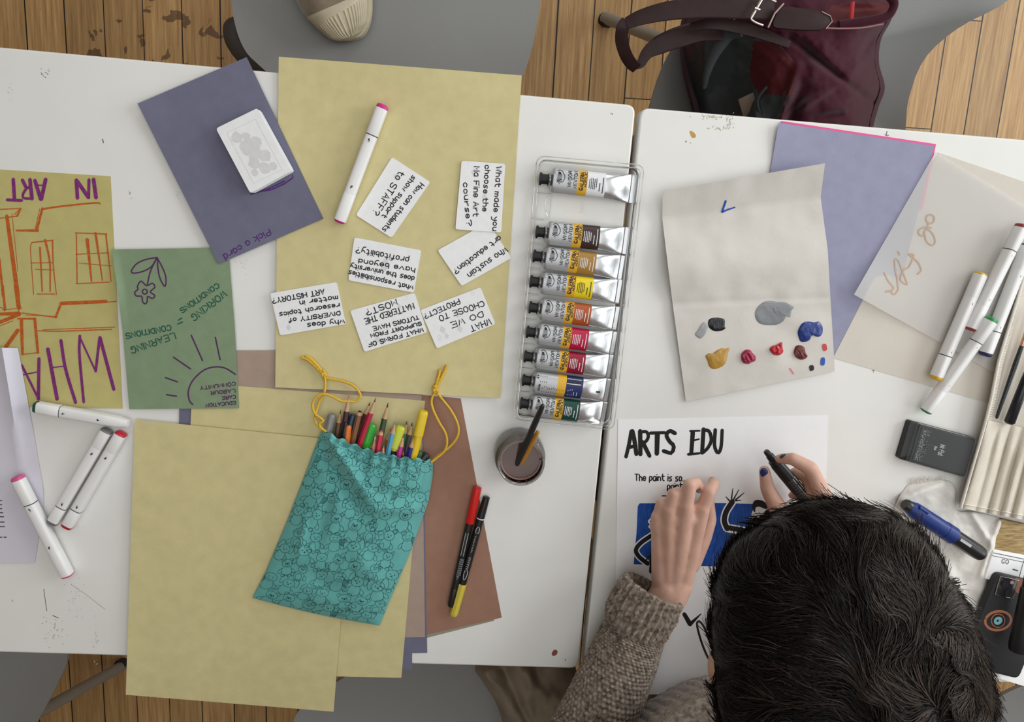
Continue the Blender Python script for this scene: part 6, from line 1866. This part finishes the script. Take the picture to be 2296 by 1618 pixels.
def capsule(p0, p1, r0, r1, n=16):
    p0 = np.asarray(p0, float); p1 = np.asarray(p1, float); d = p1 - p0; L = np.linalg.norm(d); d = d / L
    u = np.array([0, 0, 1.0]) if abs(d[2]) < .9 else np.array([1.0, 0, 0]); u = u - (u @ d) * d; u /= np.linalg.norm(u); s = np.cross(d, u)
    st = [(-math.cos(a) * r0, math.sin(a) * r0, 0) for a in np.linspace(.25, math.pi / 2, 5)] + [(math.sin(a) * r1, math.cos(a) * r1, 1) for a in np.linspace(0, math.pi / 2 - .25, 5)]
    a = np.linspace(0, 2 * np.pi, n, endpoint=False); V = []
    for off, r, e in st:
        c = (p1 if e else p0) + d * off
        V.append(c + (s * np.cos(a)[:, None] + u * np.sin(a)[:, None]) * r)
    V = np.concatenate(V); k = len(st)
    F = [(i * n + j, i * n + (j + 1) % n, (i + 1) * n + (j + 1) % n, (i + 1) * n + j) for i in range(k - 1) for j in range(n)]
    F += [tuple(range(n - 1, -1, -1)), tuple(range((k - 1) * n, k * n))]
    return V, F


def ellipsoid(c, ax, n=24, m=16):
    """ax: three scaled axis vectors"""
    ax = np.asarray(ax, float); V = []
    for i in range(1, m):
        th = np.pi * i / m
        for j in range(n):
            ph = 2 * np.pi * j / n
            V.append(np.asarray(c) + ax[0] * math.sin(th) * math.cos(ph) + ax[1] * math.sin(th) * math.sin(ph) + ax[2] * math.cos(th))
    F = [((i) * n + j, (i + 1) * n + j, (i + 1) * n + (j + 1) % n, i * n + (j + 1) % n) for i in range(m - 2) for j in range(n)]
    F += [tuple(range(n)), tuple((m - 2) * n + j for j in range(n - 1, -1, -1))]
    return np.array(V), F


def chain(pts, radii):
    return [capsule(pts[i], pts[i + 1], radii[i], radii[i + 1]) for i in range(len(pts) - 1)]


def Q(x, y, dz):
    return P(x, y, ZT + dz)


def remeshed(name, parts, voxel, smooth, m, par, it=8):
    V, F = join(parts)
    o = obj(name, V, F, m, par)
    md = o.modifiers.new('r', 'REMESH'); md.mode = 'VOXEL'; md.voxel_size = voxel; md.use_smooth_shade = True
    ms = o.modifiers.new('s', 'SMOOTH'); ms.factor = smooth; ms.iterations = it
    dg = bpy.context.evaluated_depsgraph_get()
    me = bpy.data.meshes.new_from_object(o.evaluated_get(dg))
    o.modifiers.clear(); old = o.data; o.data = me; me.name = name; bpy.data.meshes.remove(old)
    if not me.materials: me.materials.append(m)
    return o


HC = P(1850, 1425, 1.115)
FH = np.array([-.30, .954, 0]); LH = np.array([-.954, -.30, 0]); pit = math.radians(68)
UP_ = math.cos(pit) * np.array([0, 0, 1]) + math.sin(pit) * FH
FD = math.cos(pit) * FH - math.sin(pit) * np.array([0, 0, 1])
person = empty('person', [.37, -.92, 0]); tag(person, 'person with messy dark hair in a grey-brown knitted sweater, drawing with a black marker', 'person')
B = []
# left hand, palm down with curled fingers
lw_p = Q(1506, 1318, .041)
mcp = [Q(1573, 1146, .050), Q(1537, 1140, .055), Q(1501, 1149, .051), Q(1474, 1164, .043)]
for i, (p, r0, r1) in enumerate(zip(mcp, (.0165, .0165, .0155, .0150), (.0108, .0108, .0100, .0090))):
    w_ = lw_p + (mcp[0] - mcp[3]) / np.linalg.norm(mcp[0] - mcp[3]) * (.012 - .0085 * i)
    B.append(capsule(w_, p, r0, r1))
    B.append(capsule(p - [0, 0, .001], p + (p - w_) / np.linalg.norm(p - w_) * .004, r1 * 1.05, r1 * 1.0))
for i in range(3):
    for q_ in (.88, .72, .56, .4, .25):
        B.append(capsule((mcp[i] * q_ + lw_p * (1 - q_)) - [0, 0, .0035], (mcp[i + 1] * q_ + lw_p * (1 - q_)) - [0, 0, .0035], .0128, .0125))
    B.append(capsule(mcp[i] - [0, 0, .006], mcp[i + 1] - [0, 0, .006], .0080, .0080))
fl = [([mcp[0], Q(1590, 1103, .050), Q(1601, 1084, .033), Q(1598, 1078, .013)], (.0100, .0090, .0082, .0068)),
      ([mcp[1], Q(1546, 1088, .055), Q(1561, 1083, .036), Q(1569, 1096, .015)], (.0104, .0094, .0084, .0068)),
      ([mcp[2], Q(1511, 1108, .051), Q(1521, 1103, .033), Q(1529, 1113, .014)], (.0098, .0088, .0080, .0066)),
      ([mcp[3], Q(1483, 1128, .043), Q(1492, 1123, .029), Q(1499, 1131, .013)], (.0088, .0078, .0070, .0060)),
      ([Q(1548, 1262, .028), Q(1578, 1205, .025), Q(1592, 1165, .020), Q(1590, 1125, .012)], (.0150, .0112, .0094, .0076))]
for pts, rr in fl: B += chain(pts, rr)
lel = P(1262, 1785, ZT + .070)
lsh = np.array([.205, -.69, .975]); rsh = np.array([.545, -.69, .975])
B += [capsule(lw_p + [-.006, -.004, 0], lw_p * .72 + lel * .28, .0225, .030), capsule(lw_p + [.008, .004, 0], lw_p * .72 + lel * .28, .0215, .028), capsule(lw_p * .72 + lel * .28, lel, .028, .034), capsule(lel, lsh, .034, .040)]
# right hand round the marker
rw_p = Q(1856, 1205, .048)
rm = [Q(1846, 1112, .066), Q(1832, 1128, .058), Q(1816, 1140, .046), Q(1802, 1150, .034)]
for p, r0, r1 in zip(rm, (.0165, .0160, .0155, .0150), (.0118, .0112, .0105, .0095)): B.append(capsule(rw_p, p, r0, r1))
for i in range(3): B.append(capsule((rm[i] + rw_p) / 2, (rm[i + 1] + rw_p) / 2, .014, .014))
rf = [([rm[0], Q(1817, 1050, .074), Q(1777, 1028, .067), Q(1748, 1028, .0555)], (.0120, .0102, .0086, .0066)),
      ([rm[1], Q(1812, 1070, .050), Q(1788, 1058, .040), Q(1772, 1064, .028)], (.0112, .0094, .0084, .0068)),
      ([rm[2], Q(1806, 1091, .031), Q(1789, 1082, .024), Q(1778, 1088, .0145)], (.0105, .0088, .0078, .0064)),
      ([rm[3], Q(1798, 1112, .020), Q(1786, 1106, .015), Q(1776, 1110, .0120)], (.0095, .0078, .0070, .0058)),
      ([Q(1815, 1190, .044), Q(1746, 1143, .045), Q(1721, 1095, .045), Q(1714, 1055, .041)], (.0160, .0128, .0100, .0076))]
for pts, rr in rf: B += chain(pts, rr)
rel_ = np.array([.575, -.645, ZT + .072])
B += [capsule(rw_p, rw_p * .7 + rel_ * .3, .026, .032), capsule(rw_p * .7 + rel_ * .3, rel_, .032, .040), capsule(rel_, rsh, .042, .050)]
# trunk, neck, head with face
hip = np.array([.37, -.95, .56]); chest = np.array([.37, -.755, .87]); nb = HC - UP_ * .155 + np.array([0, -.02, -.01])
B += [ellipsoid(hip, [[.145, 0, 0], [0, .09, 0], [0, 0, .09]]), ellipsoid((hip + chest) / 2, [[.115, 0, 0], [0, .065, -.03], [0, .07, .15]]), ellipsoid(chest, [[.120, 0, 0], [0, .06, -.03], [0, .04, .09]]),
      capsule(lsh, rsh, .040, .040), capsule(np.array([.375, -.66, .99]), nb, .06, .055), capsule(nb, HC - UP_ * .06, .052, .058)]
B += [ellipsoid(HC, [LH * .076, FD * .094, UP_ * .098]), ellipsoid(HC + FD * .035 - UP_ * .055, [LH * .056, FD * .055, UP_ * .070]), capsule(HC + FD * .088 - UP_ * .005, HC + FD * .112 - UP_ * .042, .007, .011),
      capsule(HC + FD * .080 - UP_ * .108 - LH * .012, HC + FD * .080 - UP_ * .108 + LH * .012, .017, .017), capsule(HC + FD * .090 - UP_ * .072 - LH * .018, HC + FD * .090 - UP_ * .072 + LH * .018, .007, .007),
      capsule(HC + FD * .090 + UP_ * .018 - LH * .045, HC + FD * .090 + UP_ * .018 + LH * .045, .009, .009)]
for sg in (1, -1):
    e = HC + LH * sg * .080 - UP_ * .018 - FD * .005
    B.append(ellipsoid(e, [LH * sg * .007 + FD * -.004, FD * .018, UP_ * .031]))
e = P(1601, 1500, 1.075)
B += [capsule(HC + LH * .06 - UP_ * .02, e + [.012, 0, 0], .018, .012), ellipsoid(e + [.006, 0, 0], [[.011, 0, 0], [0, .023, 0], [0, 0, .020]])]
body = remeshed('body', B, .0022, .5, skin, person, it=7)
nail = mat('dark_nail_varnish', (0.030, 0.035, 0.05), rough=0.25, spec=0.5); nail_b = mat('blue_nail_varnish', (0.010, 0.025, 0.13), rough=0.25, spec=0.5)
for nm, c, ax, m_, lb in (('fingernail', Q(1713, 1059, .0475), [[.0056, 0, 0], [-.001, .0072, .001], [0, 0, .0022]], nail_b, 'blue painted thumbnail'), ('fingernail', Q(1755, 1022, .0640), [[.0050, .0004, -.002], [0, .0036, .001], [0, 0, .0016]], nail, None),
                          ('fingernail', Q(1598, 1076, .0225), [[.0046, 0, 0], [0, .0030, -.004], [0, .002, .0028]], nail, None)):
    o = obj(nm, *ellipsoid(c, ax), m_, person)
    if lb: o['label'] = lb
eye_m = mat('eye_white', (0.75, 0.73, 0.70), rough=0.2)
for sg in (1, -1): obj('eye', *ellipsoid(HC + FD * .083 + LH * sg * .031, [LH * .012, FD * .012, UP_ * .012]), eye_m, person)


# ---- knitted sweater
def knit_mat(name, c0, c1):
    m = bpy.data.materials.new(name); m.use_nodes = True; nt = m.node_tree; b = nt.nodes['Principled BSDF']
    tc = nt.nodes.new('ShaderNodeTexCoord'); n = nt.nodes.new('ShaderNodeTexNoise'); n.inputs['Scale'].default_value = 170; n.inputs['Detail'].default_value = 5
    r = nt.nodes.new('ShaderNodeValToRGB'); r.color_ramp.elements[0].position = .36; r.color_ramp.elements[0].color = (*c0, 1); r.color_ramp.elements[1].position = .68; r.color_ramp.elements[1].color = (*c1, 1)
    nt.links.new(tc.outputs['Object'], n.inputs['Vector']); nt.links.new(n.outputs['Fac'], r.inputs[0]); nt.links.new(r.outputs[0], b.inputs['Base Color'])
    b.inputs['Roughness'].default_value = .95; b.inputs['Specular IOR Level'].default_value = .1; b.inputs['Sheen Weight'].default_value = .15
    n2 = nt.nodes.new('ShaderNodeTexNoise'); n2.inputs['Scale'].default_value = 900
    bp = nt.nodes.new('ShaderNodeBump'); bp.inputs['Strength'].default_value = .5; bp.inputs['Distance'].default_value = .001
    nt.links.new(tc.outputs['Object'], n2.inputs['Vector']); nt.links.new(n2.outputs['Fac'], bp.inputs['Height']); nt.links.new(bp.outputs[0], b.inputs['Normal'])
    return m


wool = knit_mat('grey_brown_wool', (0.12, 0.092, 0.072), (0.40, 0.33, 0.27))
wool_l = knit_mat('lighter_grey_wool', (0.20, 0.165, 0.14), (0.46, 0.40, 0.34))


def knit_tube(name, path, radii, m, ns, nr, amp, kind, nu=260, nv=260, flat=0.92, folds=0.0, par=None, hole=False):
    p = spline(np.array(path, float), nv); rr = np.interp(np.linspace(0, 1, nv), np.linspace(0, 1, len(radii)), radii)
    T, S, U = frames(p); a = np.linspace(0, 2 * np.pi, nu, endpoint=False)
    v = np.linspace(0, 1, nv)[:, None]; u = (a / (2 * np.pi))[None, :]
    if kind == 'purl':       # rows of staggered bumps
        row = v * nr; k = np.floor(row); f = row - k
        d = np.abs(np.sin(np.pi * (u * ns + .5 * (k % 2)))) ** .8 * np.sin(np.pi * f) ** .8
    elif kind == 'vee':      # columns of v-shaped stitches
        col = u * ns; fc = col - np.floor(col)
        d = np.abs(np.sin(np.pi * fc * 2)) ** .7 * (0.55 + .45 * np.abs(np.sin(np.pi * (v * nr + np.abs(fc - .5) * 1.2))))
    else:                    # ribbing
        d = (0.5 + .5 * np.cos(2 * np.pi * u * ns)) ** .8 * (.75 + .25 * np.abs(np.sin(np.pi * (v * nr + .3 * np.cos(2 * np.pi * u * ns)))))
    fo = folds * (np.sin(v * 17 + 3 * np.sin(a)[None, :] + 1.0) * np.clip(1 - v * 1.6, 0, 1) + .5 * vnoise(v * 9 + 0 * u, u * 7 + 0 * v, 3))
    R = rr[:, None] * (1 + .03 * vnoise(v * 7 + 0 * u, u * 6 + 0 * v, 2)) + amp * (d - .5) + fo
    R[:, :] *= 1
    V = p[:, None] + S[:, None] * (R * np.cos(a))[..., None] + U[:, None] * (R * flat * np.sin(a))[..., None]
    V = V.reshape(-1, 3); F = [(i * nu + j, i * nu + (j + 1) % nu, (i + 1) * nu + (j + 1) % nu, (i + 1) * nu + j) for i in range(nv - 1) for j in range(nu)]
    if hole:                 # the last ring turns back inside
        ring = V[-nu:]; c = ring.mean(0); n0 = len(V)
        V = np.concatenate([V, c + (ring - c) * .93 + T[-1] * .003, c + (ring - c) * .84 - T[-1] * .002, c + (ring - c) * .76 - T[-1] * .02])
        for k in range(3):
            b0 = n0 - nu + k * nu
            F += [(b0 + j, b0 + (j + 1) % nu, b0 + nu + (j + 1) % nu, b0 + nu + j) for j in range(nu)]
    else:
        F += [tuple(range(nu - 1, -1, -1)), tuple((nv - 1) * nu + j for j in range(nu))]
    return obj(name, V, F, m, par, sharp=120)


sw = knit_tube('sweater_sleeve', [lsh + [.085, -.01, .018], lsh + [0, -.004, .006], (lsh + lel) / 2 + [-.012, -.012, 0], lel + [-.004, -.012, .012], P(1303, 1695, ZT + .070), P(1343, 1605, ZT + .066), P(1387, 1502, ZT + .061), P(1415, 1432, ZT + .055), P(1434, 1392, ZT + .051)],
               [.060, .080, .076, .066, .062, .058, .052, .048, .043], wool, 46, 84, .0034, 'purl', nu=300, nv=420, folds=.0035, par=person)
knit_tube('sweater_cuff', [P(1420, 1404, ZT + .055), P(1428, 1389, ZT + .056), P(1445, 1357, ZT + .055), P(1463, 1322, ZT + .052)], [.041, .0475, .0480, .0445], wool, 30, 10, .0048, 'rib', nu=300, nv=60, par=person, hole=True)
knit_tube('sweater_sleeve', [rsh + [-.085, -.01, .018], rsh + [0, -.004, .006], (rsh + rel_) / 2 + [.012, -.01, 0], rel_ + [.004, -.01, .010], rw_p * .55 + rel_ * .45 + [0, 0, .012], rw_p * .82 + rel_ * .18 + [0, 0, .006]], [.060, .080, .074, .062, .052, .044], wool, 46, 70, .003, 'purl', nu=200, nv=240, folds=.003, par=person)
# body of the sweater
tor = [hip + [0, 0, -.02], np.array([.37, -.865, .70]), np.array([.37, -.755, .845]), np.array([.37, -.70, .93]), np.array([.37, -.66, .985]), np.array([.37, -.64, 1.02])]
nv, nu = 220, 360
p_ = spline(np.array(tor), nv); vv = np.linspace(0, 1, nv)
wx = np.interp(vv, [0, .3, .6, .8, .93, 1], [.175, .165, .178, .180, .13, .075]); wy = np.interp(vv, [0, .3, .6, .8, .93, 1], [.125, .118, .118, .112, .085, .06])
T, S, U = frames(p_, up=(0, 1, .2)); a = np.linspace(0, 2 * np.pi, nu, endpoint=False)
fc = (a / (2 * np.pi) * 150) % 1
d = np.abs(np.sin(np.pi * fc * 2))[None] ** .7 * (.55 + .45 * np.abs(np.sin(np.pi * (vv[:, None] * 80 + np.abs(fc - .5)[None] * 1.2))))
k_ = 1 + .02 * vnoise(vv[:, None] * 9 + 0 * a[None], a[None] * 3 + 0 * vv[:, None], 6)
V = p_[:, None] + S[:, None] * ((wx[:, None] * k_ + .0026 * d) * np.cos(a)[None])[..., None] + U[:, None] * ((wy[:, None] * k_ + .0026 * d) * np.sin(a)[None])[..., None]
obj('sweater_body', V.reshape(-1, 3), [(i * nu + j, i * nu + (j + 1) % nu, (i + 1) * nu + (j + 1) % nu, (i + 1) * nu + j) for i in range(nv - 1) for j in range(nu)] + [tuple(range(nu - 1, -1, -1)), tuple((nv - 1) * nu + j for j in range(nu))], wool_l, person, sharp=120)
denim = mat('dark_trousers', (0.02, 0.022, 0.03), rough=0.9)
TR_ = []
for sx in (-.085, .085):
    h = hip + [sx, 0, -.03]; kn = np.array([.395 + sx * .8, -.60, .52]); ft = np.array([.39 + sx * 1.1, -.55, .10])
    TR_ += [capsule(h, kn, .085, .065), capsule(kn, ft, .062, .045)]
TR_.append(ellipsoid(hip - [0, 0, .02], [[.19, 0, 0], [0, .13, 0], [0, 0, .10]]))
remeshed('trousers', TR_, .008, .5, denim, person, it=4)
for sx in (-.085, .085):
    obj('boot', *ellipsoid(np.array([.39 + sx * 1.1, -.50, .048]), [[.045, 0, 0], [0, .13, 0], [0, 0, .048]]), pen_black, person)

# ---- glasses
spec = empty('eyeglasses', P(1600, 1430, 1.03)); tag(spec, 'thin dark wire glasses beside the cheek of the person', 'glasses')
wire = mat('dark_wire', (0.05, 0.04, 0.035), rough=0.3, metal=.6)
lp = closed_spline([(1606, 1490), (1590, 1478), (1575, 1445), (1565, 1412), (1563, 1396), (1569, 1393), (1580, 1408), (1592, 1440), (1604, 1470)], 40)
lp = PA(lp[:, 0], lp[:, 1], 1.035 - .010 * np.sin(np.linspace(0, 2 * np.pi, 40)))
obj('lens_rim', *sweep(np.vstack([lp, lp[:2]]), .0012, n=8), wire, spec)
ec = lp.mean(0); oc = ec + (HC + FD * .10 - LH * .033 - (HC + FD * .10 + LH * .033)) + FD * .045
obj('lens_rim', *sweep(np.vstack([lp - ec + oc, (lp - ec + oc)[:2]]), .0012, n=8), wire, spec)
obj('bridge', *sweep([ec - LH * .012, (ec + oc) / 2 + [0, 0, .01], oc + LH * .012], .0012, n=8), wire, spec)
obj('temple', *sweep([lp[0], P(1606, 1492, 1.045), P(1608, 1494, 1.05)], .0014, n=8), wire, spec)

# ---- hair: a thick cap and thousands of strands combed out from the crown
hair_m = mat('near_black_hair', (0.012, 0.0095, 0.0085), rough=0.5, spec=0.14)
hair_r = mat('hair_roots', (0.009, 0.0075, 0.007), rough=0.9, spec=0.03)
hair_b = mat('dark_brown_and_lit_hair', (0.055, 0.038, 0.029), rough=0.5, spec=0.2)  # brown tint, also stands in for light on the hair
HO = [(1604, 1490), (1597, 1400), (1606, 1310), (1627, 1246), (1660, 1206), (1718, 1168), (1782, 1132), (1860, 1119), (1950, 1132), (2038, 1180), (2102, 1250), (2150, 1335), (2195, 1425), (2222, 1515), (2226, 1610), (2200, 1710), (2120, 1790), (1990, 1825), (1830, 1800), (1690, 1730), (1618, 1610)]
HCX, HCY = 1890, 1440
ho = closed_spline(HO, 160)
hang = np.arctan2(ho[:, 1] - HCY, ho[:, 0] - HCX); hrad = np.hypot(ho[:, 1] - HCY, ho[:, 0] - HCX); so_ = np.argsort(hang)


def hair_f(x, y):
    a = np.arctan2(y - HCY, x - HCX)
    return np.hypot(x - HCX, y - HCY) / np.interp(a, hang[so_], hrad[so_], period=2 * np.pi)


def hair_z(x, y, f=None):
    f = hair_f(x, y)
    return 1.085 + .145 * np.sqrt(np.clip(1 - np.minimum(f, 1) ** 2, 0, 1)) + .004 * vnoise(x / 55, y / 55, 11) * np.clip(1.2 - f, 0, 1)


V, F, px, nf = heap_mesh(HO, hair_z, n=140, rings=40, th=.004, center=(HCX, HCY))
obj('hair_base', V, F, hair_r, person, sharp=80)
obj('hair_nape', *ellipsoid(HC + UP_ * .012 - FD * .008, [LH * .088, FD * .085, UP_ * .098]), hair_r, person)
RH = np.random.RandomState(33)
nst, sgm = 17000, 15
cr = np.array([1990, 1510])
q = np.array([1590, 1110]) + RH.rand(nst * 3, 2) * np.array([645, 640])
f_ = hair_f(q[:, 0], q[:, 1]); q = q[(f_ < 1.0) & ((f_ > .72) | (RH.rand(len(q)) < .72))][:nst]; nst = len(q)
Lp = RH.uniform(110, 270, nst) * np.where(hair_f(q[:, 0], q[:, 1]) < .75, 1, .7)
turn = RH.normal(0, .16, nst); tuft = RH.rand(nst)
pts = [q]; d = None
for s in range(sgm - 1):
    p = pts[-1]; r_ = p - cr; ds = np.linalg.norm(r_, axis=1)[:, None] + 1e-6; dv = r_ / ds; tn = np.c_[-dv[:, 1], dv[:, 0]]
    g_ = np.clip(ds / 260, 0, 1); ff = hair_f(p[:, 0], p[:, 1])[:, None]
    wv = vnoise(p[:, 0] / 95, p[:, 1] / 95, 21)[:, None]
    cl = np.c_[vnoise(p[:, 0] / 46, p[:, 1] / 46, 31), vnoise(p[:, 0] / 46, p[:, 1] / 46, 32)]
    tgt = (g_ * dv + (1 - g_) * np.array([-.55, -.85])) * np.clip(1.25 - ff ** 4, .35, 1) + tn * (.15 + .75 * wv + .3 * ff ** 3 * np.sign(wv + .1)) + cl * .75
    tgt /= np.linalg.norm(tgt, axis=1)[:, None]
    ct, st_ = np.cos(turn * (1 + s * .06))[:, None], np.sin(turn * (1 + s * .06))[:, None]
    tgt = np.c_[tgt[:, :1] * ct - tgt[:, 1:] * st_, tgt[:, :1] * st_ + tgt[:, 1:] * ct]
    d = tgt if d is None else d * .55 + tgt * .45
    pts.append(p + d * (Lp / sgm)[:, None])
pts = np.stack(pts, 1)                                        # strand, step, xy
ff = hair_f(pts[..., 0], pts[..., 1])
lim = 1.02 + np.abs(RH.normal(0, .026, nst)) + np.where(RH.rand(nst) < .08, .09 * RH.rand(nst), 0)
t = np.linspace(0, 1, sgm)[None]
lift = RH.uniform(.0008, .007, nst)[:, None] + .008 * np.clip(vnoise(q[:, 0] / 50, q[:, 1] / 50, 40), 0, 1)[:, None]
z = hair_z(pts[..., 0], pts[..., 1]) + lift * np.sin(np.pi * np.minimum(t * .85 + .06, 1)) - .03 * np.clip(ff - 1, 0, .3)
C3 = PA(pts[..., 0], pts[..., 1], z)
rad = RH.uniform(.00024, .00052, nst)[:, None] * (1 - .8 * t ** 2)
Tn = np.gradient(C3, axis=1); Tn /= np.linalg.norm(Tn, axis=2)[..., None]
A = np.cross(Tn, (0, 0, 1.0)); A /= np.linalg.norm(A, axis=2)[..., None] + 1e-9; Bn = np.cross(A, Tn)
R3 = np.stack([C3 + A * rad[..., None], C3 - A * rad[..., None] * .5 + Bn * rad[..., None] * .87, C3 - A * rad[..., None] * .5 - Bn * rad[..., None] * .87], 2)
over = ff > lim[:, None]
last = np.where(over.any(1), np.maximum(over.argmax(1), 3), sgm)
brown = RH.rand(nst) < (.14 + .34 * (q[:, 0] > 1980) + .12 * (q[:, 1] < 1200))  # more brown towards the lit side: light put into strand colour
for nm_, m_, sel in (('hair', hair_m, ~brown), ('brown_and_lit_hair', hair_b, brown)):
    VV, FF_, n0 = [], [], 0
    for i in np.nonzero(sel)[0]:
        n = int(last[i]); VV.append(R3[i, :n].reshape(-1, 3))
        for k in range(n - 1):
            b_ = n0 + k * 3
            FF_ += [(b_, b_ + 1, b_ + 4, b_ + 3), (b_ + 1, b_ + 2, b_ + 5, b_ + 4), (b_ + 2, b_, b_ + 3, b_ + 5)]
        n0 += n * 3
    obj(nm_, np.concatenate(VV), FF_, m_, person, sharp=180)

# ---- the black marker in the hand
m0, m1 = Q(1719, 1013, .0385), Q(1806, 1117, .0490)
mt = empty('marker_pen', (m0 + m1) / 2); tag(mt, 'thick black marker held in the hand with the blue thumbnail', 'marker')
blk = mat('black_marker_plastic', (0.012, 0.0125, 0.014), rough=0.4, spec=0.45)
obj('nib', *rod(m0, m1, [(-.03, .0030), (0, .0042), (.08, .0044)], n=12, power=.7), blk, mt)
obj('nib_holder', *rod(m0, m1, [(.07, .0054), (.16, .0058), (.17, .0078), (.26, .0084)], n=20), blk, mt)
obj('barrel', *rod(m0, m1, [(.26, .0090), (.52, .0092), (1.3, .0092), (1.36, .0085), (1.38, .006)], n=24), blk, mt)
k = Ink(top_of(m0, m1, .0094))
for i in range(4):
    u = .56 + i * .135; k.fill([(u, -.0072), (u, -.0022), (u + .115, -.0022), (u + .115, -.0072)])
k.build('pictogram_print', mat('pale_marker_print', (0.55, 0.55, 0.54), rough=0.5), mt)
k = Ink(lambda u, v: top_of(m0, m1, .0094)(u, v) + [0, 0, .00008])
for i in range(4):
    u = .575 + i * .135; k.stroke([(u, -.0065), (u + .08, -.003)], .0007); k.stroke([(u + .08, -.0066), (u, -.003)], .0006)
k.build('pictogram_lines_print', blk, mt)
k = Ink(top_of(m0, m1, .0094))
for i, v in enumerate((-.0005, .0012, .0029, .0046)):
    for u in np.arange(.56, .96 - .05 * i, .05): k.stroke([(u, v), (u + .035, v)], .0006)
k.build('small_print', MATS['grey_label_ink'], mt)
